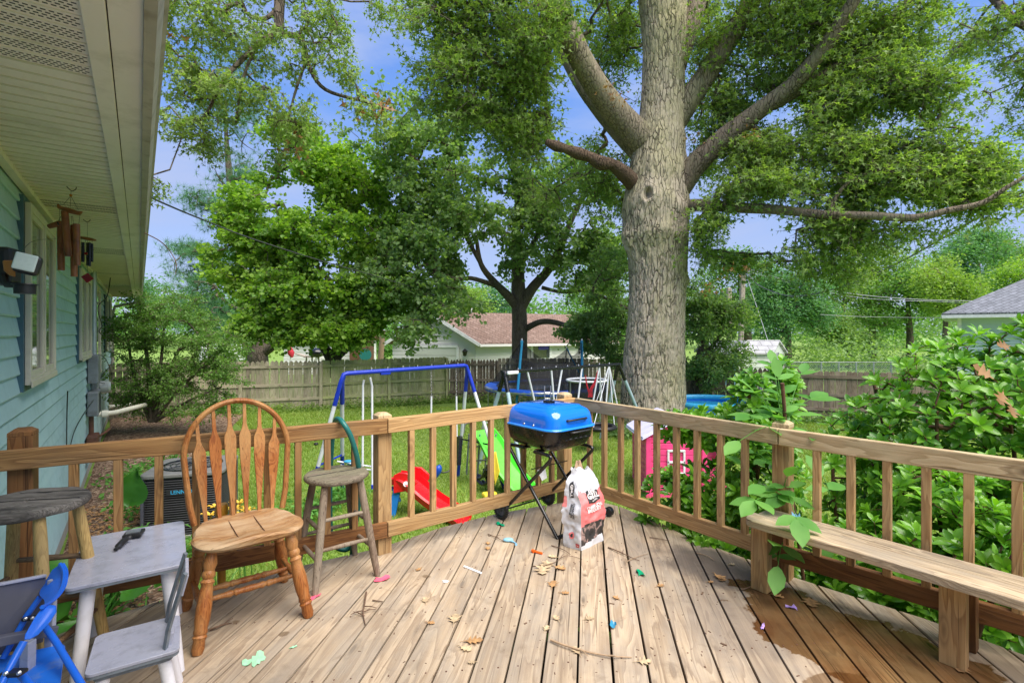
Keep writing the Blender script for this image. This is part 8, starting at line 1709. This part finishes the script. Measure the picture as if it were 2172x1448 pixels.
bush('smaller glossy bush growing through the balusters before the playhouse', [((1.50, 3.85, .05), (.36, .32, .36), 64), ((1.25, 3.75, .0), (.28, .2, .45), 50), ((1.45, 3.45, -.05), (.32, .22, .22), 44), ((1.72, 3.50, .35), (.3, .25, .45), 100), ((1.65, 3.3, -.05), (.22, .18, .2), 22)],
     [[(1.5, 3.8, ZG), (1.5, 3.8, -.6), (1.4, 3.8, 0), (1.3, 3.8, .3)], [(1.5, 3.8, ZG), (1.65, 3.7, -.4), (1.75, 3.6, .3), (1.75, 3.6, .8)], [(1.5, 3.8, ZG), (1.3, 3.7, -.6), (1.15, 3.75, -.1)]], 90)
bush('light green sprigs standing up behind the rail left of the post', [((1.66, 3.85, .66), (.42, .25, .17), 56), ((1.72, 3.6, .95), (.12, .12, .16), 14), ((1.35, 3.95, .66), (.26, .15, .11), 24), ((2.02, 3.75, 1.0), (.10, .12, .20), 16), ((1.92, 3.75, .80), (.2, .2, .16), 26)],
     [[(1.7, 3.8, ZG), (1.65, 3.8, 0), (1.6, 3.8, .5), (1.4, 3.9, .65)], [(1.7, 3.8, ZG), (1.75, 3.8, 0), (1.85, 3.7, .6), (2.0, 3.75, 1.1)], [(1.72, 3.8, ZG), (1.72, 3.7, .4), (1.7, 3.6, 1.0)]], 60)
# ---- broad-leaved saplings with leaflets as parts
LT['broad'] = (np.array([(0, 0, 0), (.10, .13, .02), (.35, .27, .04), (.65, .25, .03), (.88, .10, 0), (1.0, 0, -.04), (.88, -.10, 0), (.65, -.25, .03), (.35, -.27, .04), (.10, -.13, .02), (.35, 0, 0), (.65, 0, -.01)]), np.array([(0, 10, 1), (1, 10, 2), (2, 10, 11), (2, 11, 3), (3, 11, 4), (4, 11, 5), (0, 9, 10), (9, 8, 10), (8, 11, 10), (8, 7, 11), (7, 6, 11), (6, 5, 11)]))
bt, bf = LT['broad']; broadme = bpy.data.meshes.new('leaflet'); broadme.from_pydata([tuple(v) for v in bt], [], [tuple(int(i) for i in f) for f in bf]); broadme.shade_smooth(); broadme.materials.append(M['leafash'])
def place_leaf(me, name, p, d, n, s, rt):
    d = V3(d).normalized(); n = V3(n); n = (n-d*n.dot(d)).normalized(); b = n.cross(d); o = bpy.data.objects.new(name, me); COL.objects.link(o)
    o.matrix_basis = mat_of(rt).inverted() @ Matrix(((d.x*s, b.x*s, n.x*s, p[0]), (d.y*s, b.y*s, n.y*s, p[1]), (d.z*s, b.z*s, n.z*s, p[2]), (0, 0, 0, 1))); o.parent = rt; return o
def compound(rt, A, B, k, s, droop=.3):
    m = MB(); mid = (A+B)/2+V3((0, 0, .02)); P = spline([A, mid, B], 6); m.tube(P, [.003*(1-.5*i/len(P)) for i in range(len(P))], 5); m.build('leaf_stalk', M['leafash'], rt, 60)
    ax = (B-A).normalized(); side = ax.cross(V3((0, 0, 1))).normalized()
    for i in range(k):
        p = P[min(len(P)-1, int((.25+.72*i/max(1, k-1))*(len(P)-1)))]
        for sg in (-1, 1):
            place_leaf(broadme, 'leaflet', p, side*sg+ax*.55+V3((0, 0, -droop*rr.uniform(.2, 1))), V3((rr.uniform(-.3, .3), -.35, 1)), s*rr.uniform(.8, 1.15), rt)
    place_leaf(broadme, 'leaflet', B, ax+V3((0, 0, -droop)), V3((0, -.4, 1)), s*1.1, rt)
rt = thing('ash_sapling', 'sapling with broad soft leaflets leaning over the rail post', 'sapling', V3((1.85, 3.1, ZG)))
m = MB(); m.tube(spline([(1.85, 3.15, ZG), (1.80, 3.1, -.2), (1.70, 3.08, .5), (1.62, 3.0, .98), (1.60, 2.98, 1.1)], 6), [.011]*25, 7); m.build('stem', M['stem'], rt, 60)
g = at
for a, b, k, s in (((1655, 905, 3.0), (1600, 830, 2.95), 2, .125), ((1660, 900, 3.0), (1650, 800, 3.05), 3, .12), ((1650, 890, 3.0), (1590, 880, 2.85), 2, .12), ((1665, 895, 3.0), (1720, 845, 3.1), 2, .15), ((1650, 900, 2.95), (1568, 935, 2.75), 1, .13), ((1670, 910, 2.9), (1730, 922, 2.75), 2, .10), ((1655, 880, 3.05), (1640, 770, 3.2), 2, .10), ((1670, 885, 3.05), (1700, 790, 3.2), 2, .10)): compound(rt, g(*a), g(*b), k, s)
rt = thing('ash_shoot', 'low shoot of wide three-part leaves drooping over the bench end', 'sapling', V3((1.62, 2.95, ZG)))
m = MB(); m.tube(spline([(1.66, 3.05, ZG), (1.66, 3.02, -.3), (1.62, 2.95, .3), (1.60, 2.86, .55)], 6), [.008]*19, 7); m.build('stem', M['stem'], rt, 60)
for a, b, k, s in (((1665, 1050, 2.85), (1600, 1062, 2.65), 2, .13), ((1665, 1045, 2.85), (1690, 1100, 2.55), 2, .15), ((1662, 1042, 2.85), (1670, 1010, 2.8), 1, .12), ((1660, 1048, 2.85), (1620, 1030, 2.75), 1, .13), ((1650, 1190, 2.8), (1645, 1150, 2.65), 1, .12), ((1660, 1150, 2.75), (1650, 1200, 2.6), 1, .14), ((1630, 985, 3.1), (1600, 960, 3.15), 1, .13), ((1640, 1000, 3.05), (1650, 960, 3.1), 2, .12), ((1600, 1010, 3.2), (1580, 985, 3.2), 1, .12), ((1760, 1050, 2.95), (1745, 1010, 3.0), 1, .15), ((1790, 1120, 2.8), (1760, 1150, 2.75), 1, .14)): compound(rt, g(*a), g(*b), k, s, .5)
# dead oak leaves lodged in the bush
for px, py, Y, s, a, lab in ((2105, 805, 2.80, .12, 2.6, 'large orange dead oak leaf lodged high in the right bush'), (2125, 832, 2.78, .11, 4.2, 'dead brown leaf hanging below the large orange one in the bush'), (2140, 858, 2.78, .09, 4.6, 'lowest dead leaf of the three hanging in the right bush'), (2140, 735, 2.85, .09, 3.4, 'pale orange dead leaf on top of the right bush')):
    oakleaf(px, py, s, a, M['leafrust'], lab, grp='dead leaves lodged in the bush', pos=at(px, py, Y))
    o = COL.objects[-1]; 
    for o in [x for x in COL.objects if x.get('label') == lab]: o.rotation_euler = (R(55), R(15), 0)
# ---- burdock, daylilies, weeds
bigme = bpy.data.meshes.new('leaf'); gx = 7; V = []; Fc = []
for i in range(gx+1):
    s = i/gx; w_ = .42*math.sin(math.pi*min(1, s*1.02)**.62)*(1 if s < 1 else 0)
    for j in range(5): t = (j-2)/2; V.append((s, t*w_, .10*math.sin(s*3)-.12*abs(t)*0+.05*math.sin(s*9+j*2)+.10*abs(t)))
for i in range(gx):
    for j in range(4): a = i*5+j; Fc.append((a, a+5, a+6, a+1))
bigme.from_pydata(V, [], Fc); bigme.shade_smooth(); bigme.materials.append(M['leafbig'])
for (px, py, Y, lab, ls) in ((225, 1135, 4.3, 'big-leaved burdock in the mulch between the balusters near the table', 9), (200, 1120, 3.9, 'burdock clump right against the siding behind the yellowed stool', 6)):
    c = on(px, py, ZG) if False else at(px, py, Y); c.z = ZG; rt = thing('burdock', lab, 'plant', c, group='burdock plants in the mulch bed')
    for i in range(ls):
        a = 2*math.pi*i/ls+rr.uniform(-.3, .3); h = rr.uniform(.25, .55); rad = rr.uniform(.15, .3); p = c+V3((rad*math.cos(a), rad*math.sin(a), h)); m = MB(); m.tube(spline([c, (c+p)/2+V3((0, 0, .1)), p], 4), .009, 5); m.build('leaf_stalk', M['leafbig'], rt, 60)
        place_leaf(bigme, 'leaf', p, V3((math.cos(a), math.sin(a), rr.uniform(-.2, .6))), V3((rr.uniform(-.3, .3), -.5, 1)), rr.uniform(.28, .42), rt)
p = at(278, 1072, 4.3); place_leaf(bigme, 'leaf', p, V3((.15, .1, 1)), V3((.2, -1, .2)), .33, rt)
rt = thing('daylily', 'clump of yellow daylilies with strap leaves behind the arched chair', 'flower', on(490, 1330, ZG).xyz if False else V3((-2.25, 4.0, ZG)))
c = V3((-2.25, 4.0, ZG)); V = []; Fc = []
for i in range(70):
    a = rr.uniform(0, 6.28); l = rr.uniform(.4, .75); q = c+V3((rr.gauss(0, .22), rr.gauss(0, .12), 0)); d = V3((math.cos(a), math.sin(a), 0)); s_ = d.cross(V3((0, 0, 1)))*.011; b = len(V)
    for t in range(6): u = t/5; pt = q+d*l*.75*u**1.5+V3((0, 0, l*1.15*(u-.55*u*u*u))); w_ = 1-.85*u; V += [tuple(pt-s_*w_), tuple(pt+s_*w_)]
    Fc += [(b+2*t, b+2*t+1, b+2*t+3, b+2*t+2) for t in range(5)]
tag(np_mesh('strap_leaves', V, Fc, M['leafash'], rt, True), kind='stuff')
for px, py, Y in ((447, 1092, 3.85), (462, 1075, 3.95), (500, 1078, 3.9), (512, 1092, 3.85), (525, 1082, 4.0), (508, 1066, 4.0)):
    p = at(px, py, Y); m = MB()
    for k in range(6):
        a = k*math.pi/3+.3; d = V3((math.cos(a), math.sin(a)*.7-.3, .35)); s_ = d.cross(V3((0, 0, 1))).normalized(); u = d.cross(s_).normalized(); Vp = [p, p+d*.025+s_*.014, p+d*.055+V3((0, 0, .004))+s_*.011, p+d*.075-V3((0, 0, .008)), p+d*.055+V3((0, 0, .004))-s_*.011, p+d*.025-s_*.014]; m.add(Vp, [(0, 1, 2, 3), (0, 3, 4, 5)])
    m.tube([p, p+V3((0, 0, -.02))], .008, 6); f_ = m.build('flower', M['yellowflower'], rt, 60); m = MB(); m.tube([p+V3((0, 0, -.02)), V3((p.x+.05, p.y+.05, ZG))], .004, 5); m.build('flower_stalk', M['leafash'], f_, 60)
def weeds(lab, pts, n, h, mat, sz, seed=1):
    P = []
    for _ in range(n):
        i = NR.integers(0, len(pts)-1); t = NR.random(); a, b = np.array(pts[i]), np.array(pts[i+1]); q = a+(b-a)*t+NR.normal(size=2)*.16; hh = h*NR.random()**1.3*(.5+fbm(np.array([[q[0]*1.3, q[1]*1.3, 0]]))[0]); 
        for _ in range(4): P.append((q[0]+NR.normal()*.06, q[1]+NR.normal()*.06, ZG+hh*NR.random()))
    V, Fc = leaf_arrays(np.array(P), sz*NR.uniform(.6, 1.3, len(P)), None, None, 'fold', .9); o = np_mesh('weeds', V, Fc, mat, None); tag(o, lab, 'weeds', kind='stuff')
weeds('low leafy weeds along the foot of the left fence', [fp(330, 14.6), fp(510, 15.5), fp(681, 16.2), fp(825, 17.0), fp(947, 17.9), fp(1056, 18.1)], 1900, .34, M['leafoak'], .09)
weeds('dark weeds beneath the trampoline and round the great trunk', [fp(1050, 17.9), fp(1190, 18.1), fp(1300, 17), fp(1350, 14.2), fp(1300, 12.6), fp(1330, 12.0), fp(1400, 12.0), fp(1480, 12.6)], 1300, .35, M['leafmid'], .10)
weeds('weeds and ivy along the foot of the right fence', [fp(1450, 16), fp(1512, 15.2), fp(1690, 14.1), fp(1930, 13.6), fp(2250, 13.1)], 1700, .38, M['leafmid'], .10)
weeds('ferny weeds sprouting from the mulch beside the house', [wl(.1, 8.2, 0).xy, wl(-.3, 9.5, 0).xy, wl(-.5, 11.5, 0).xy, wl(.2, 10.5, 0).xy, wl(-.2, 9, 0).xy], 800, .42, M['leafash'], .085)
weeds('green ground plants beside the house wall behind the near railing', [wl(.1, 3.4, 0).xy, wl(.0, 4.5, 0).xy, wl(.3, 5.6, 0).xy, wl(-.1, 7.4, 0).xy], 420, .34, M['leafash'], .085)
weeds('weeds round the air conditioner and burdock', [(-3.6, 5.6), (-3.0, 5.9), (-2.7, 6.8), (-2.5, 7.8)], 500, .40, M['leafash'], .08)
weeds('weeds fringing the ground at the deck edge', [(-2.4, 3.2), (-1.6, 3.6), (-.6, 4.3), (.4, 4.9), (1.2, 4.4), (2.0, 3.5)], 900, .22, M['leafoak'], .06)
# mulch chips near enough to see
V = []; cp = MB()
for i in range(2600):
    t = rr.uniform(2.8, 9); d = rr.uniform(-.05, .62) if t < 7 else rr.uniform(-.3, .62); p = wl(d, t, ZG+.105+rr.uniform(0, .02)); cp.box(p, (rr.uniform(.02, .06), rr.uniform(.008, .022), .005), Matrix.Rotation(rr.uniform(0, 6.3), 3, 'Z') @ Matrix.Rotation(rr.uniform(-.5, .5), 3, 'X'))
tag(cp.build('wood_chips', M['deadleaf'], None, None), 'loose wood chips over the mulch bed by the house', 'mulch', kind='stuff')
# grass
def grass():
    n = 330000; Y = 3.2+(16.8-3.2)*NR.random(n)**.85; px = NR.uniform(150, 2250, n); X = (px-CX)/F*Y
    t = -.595*X+.804*Y; d = -.804*X-.595*Y; dens = fbm(np.stack([X*.9, Y*.9, X*0], -1), 3)
    keep = (d < -.35-(t > 9)*1.0-(t > 13)*.8) & (NR.random(n) < .10+1.3*dens) & ~((np.hypot(X-5.25, Y-13.2) < 1.12) | (np.hypot(X-3.65, Y-13) < .85))
    b = np.array([[p.x, p.y] for p in edge]); ins = np.zeros(n, bool)
    for i in range(len(b)-1): pass
    ed = np.interp((X/Y), [q[0]/q[1] for q in b], [q[1] for q in b]); keep &= Y > ed+.05
    X, Y = X[keep], Y[keep]; n = len(X); P3 = np.stack([X*.35, Y*.35, X*0], -1); Z = ZG+(fbm(P3, 3)-.5)*.10*np.clip((np.hypot(X, Y)-3)/6, 0, 1)-.004
    a = NR.uniform(0, 6.28, n); h = .055*NR.uniform(.5, 1.4, n)*(.6+.9*fbm(np.stack([X*2.2, Y*2.2, X*0+5], -1), 2)); w_ = .0045+.0006*Y; ln = NR.normal(size=(n, 2))*.5*h[:, None]
    V = np.stack([np.stack([X+np.cos(a)*w_, Y+np.sin(a)*w_, Z], 1), np.stack([X-np.cos(a)*w_, Y-np.sin(a)*w_, Z], 1), np.stack([X+ln[:, 0], Y+ln[:, 1], Z+h], 1)], 1).reshape(-1, 3)
    o = np_mesh('grass', V, np.arange(3*n).reshape(-1, 3), M['blade'], None); tag(o, 'short bright green lawn grass', 'grass', kind='stuff')
grass()
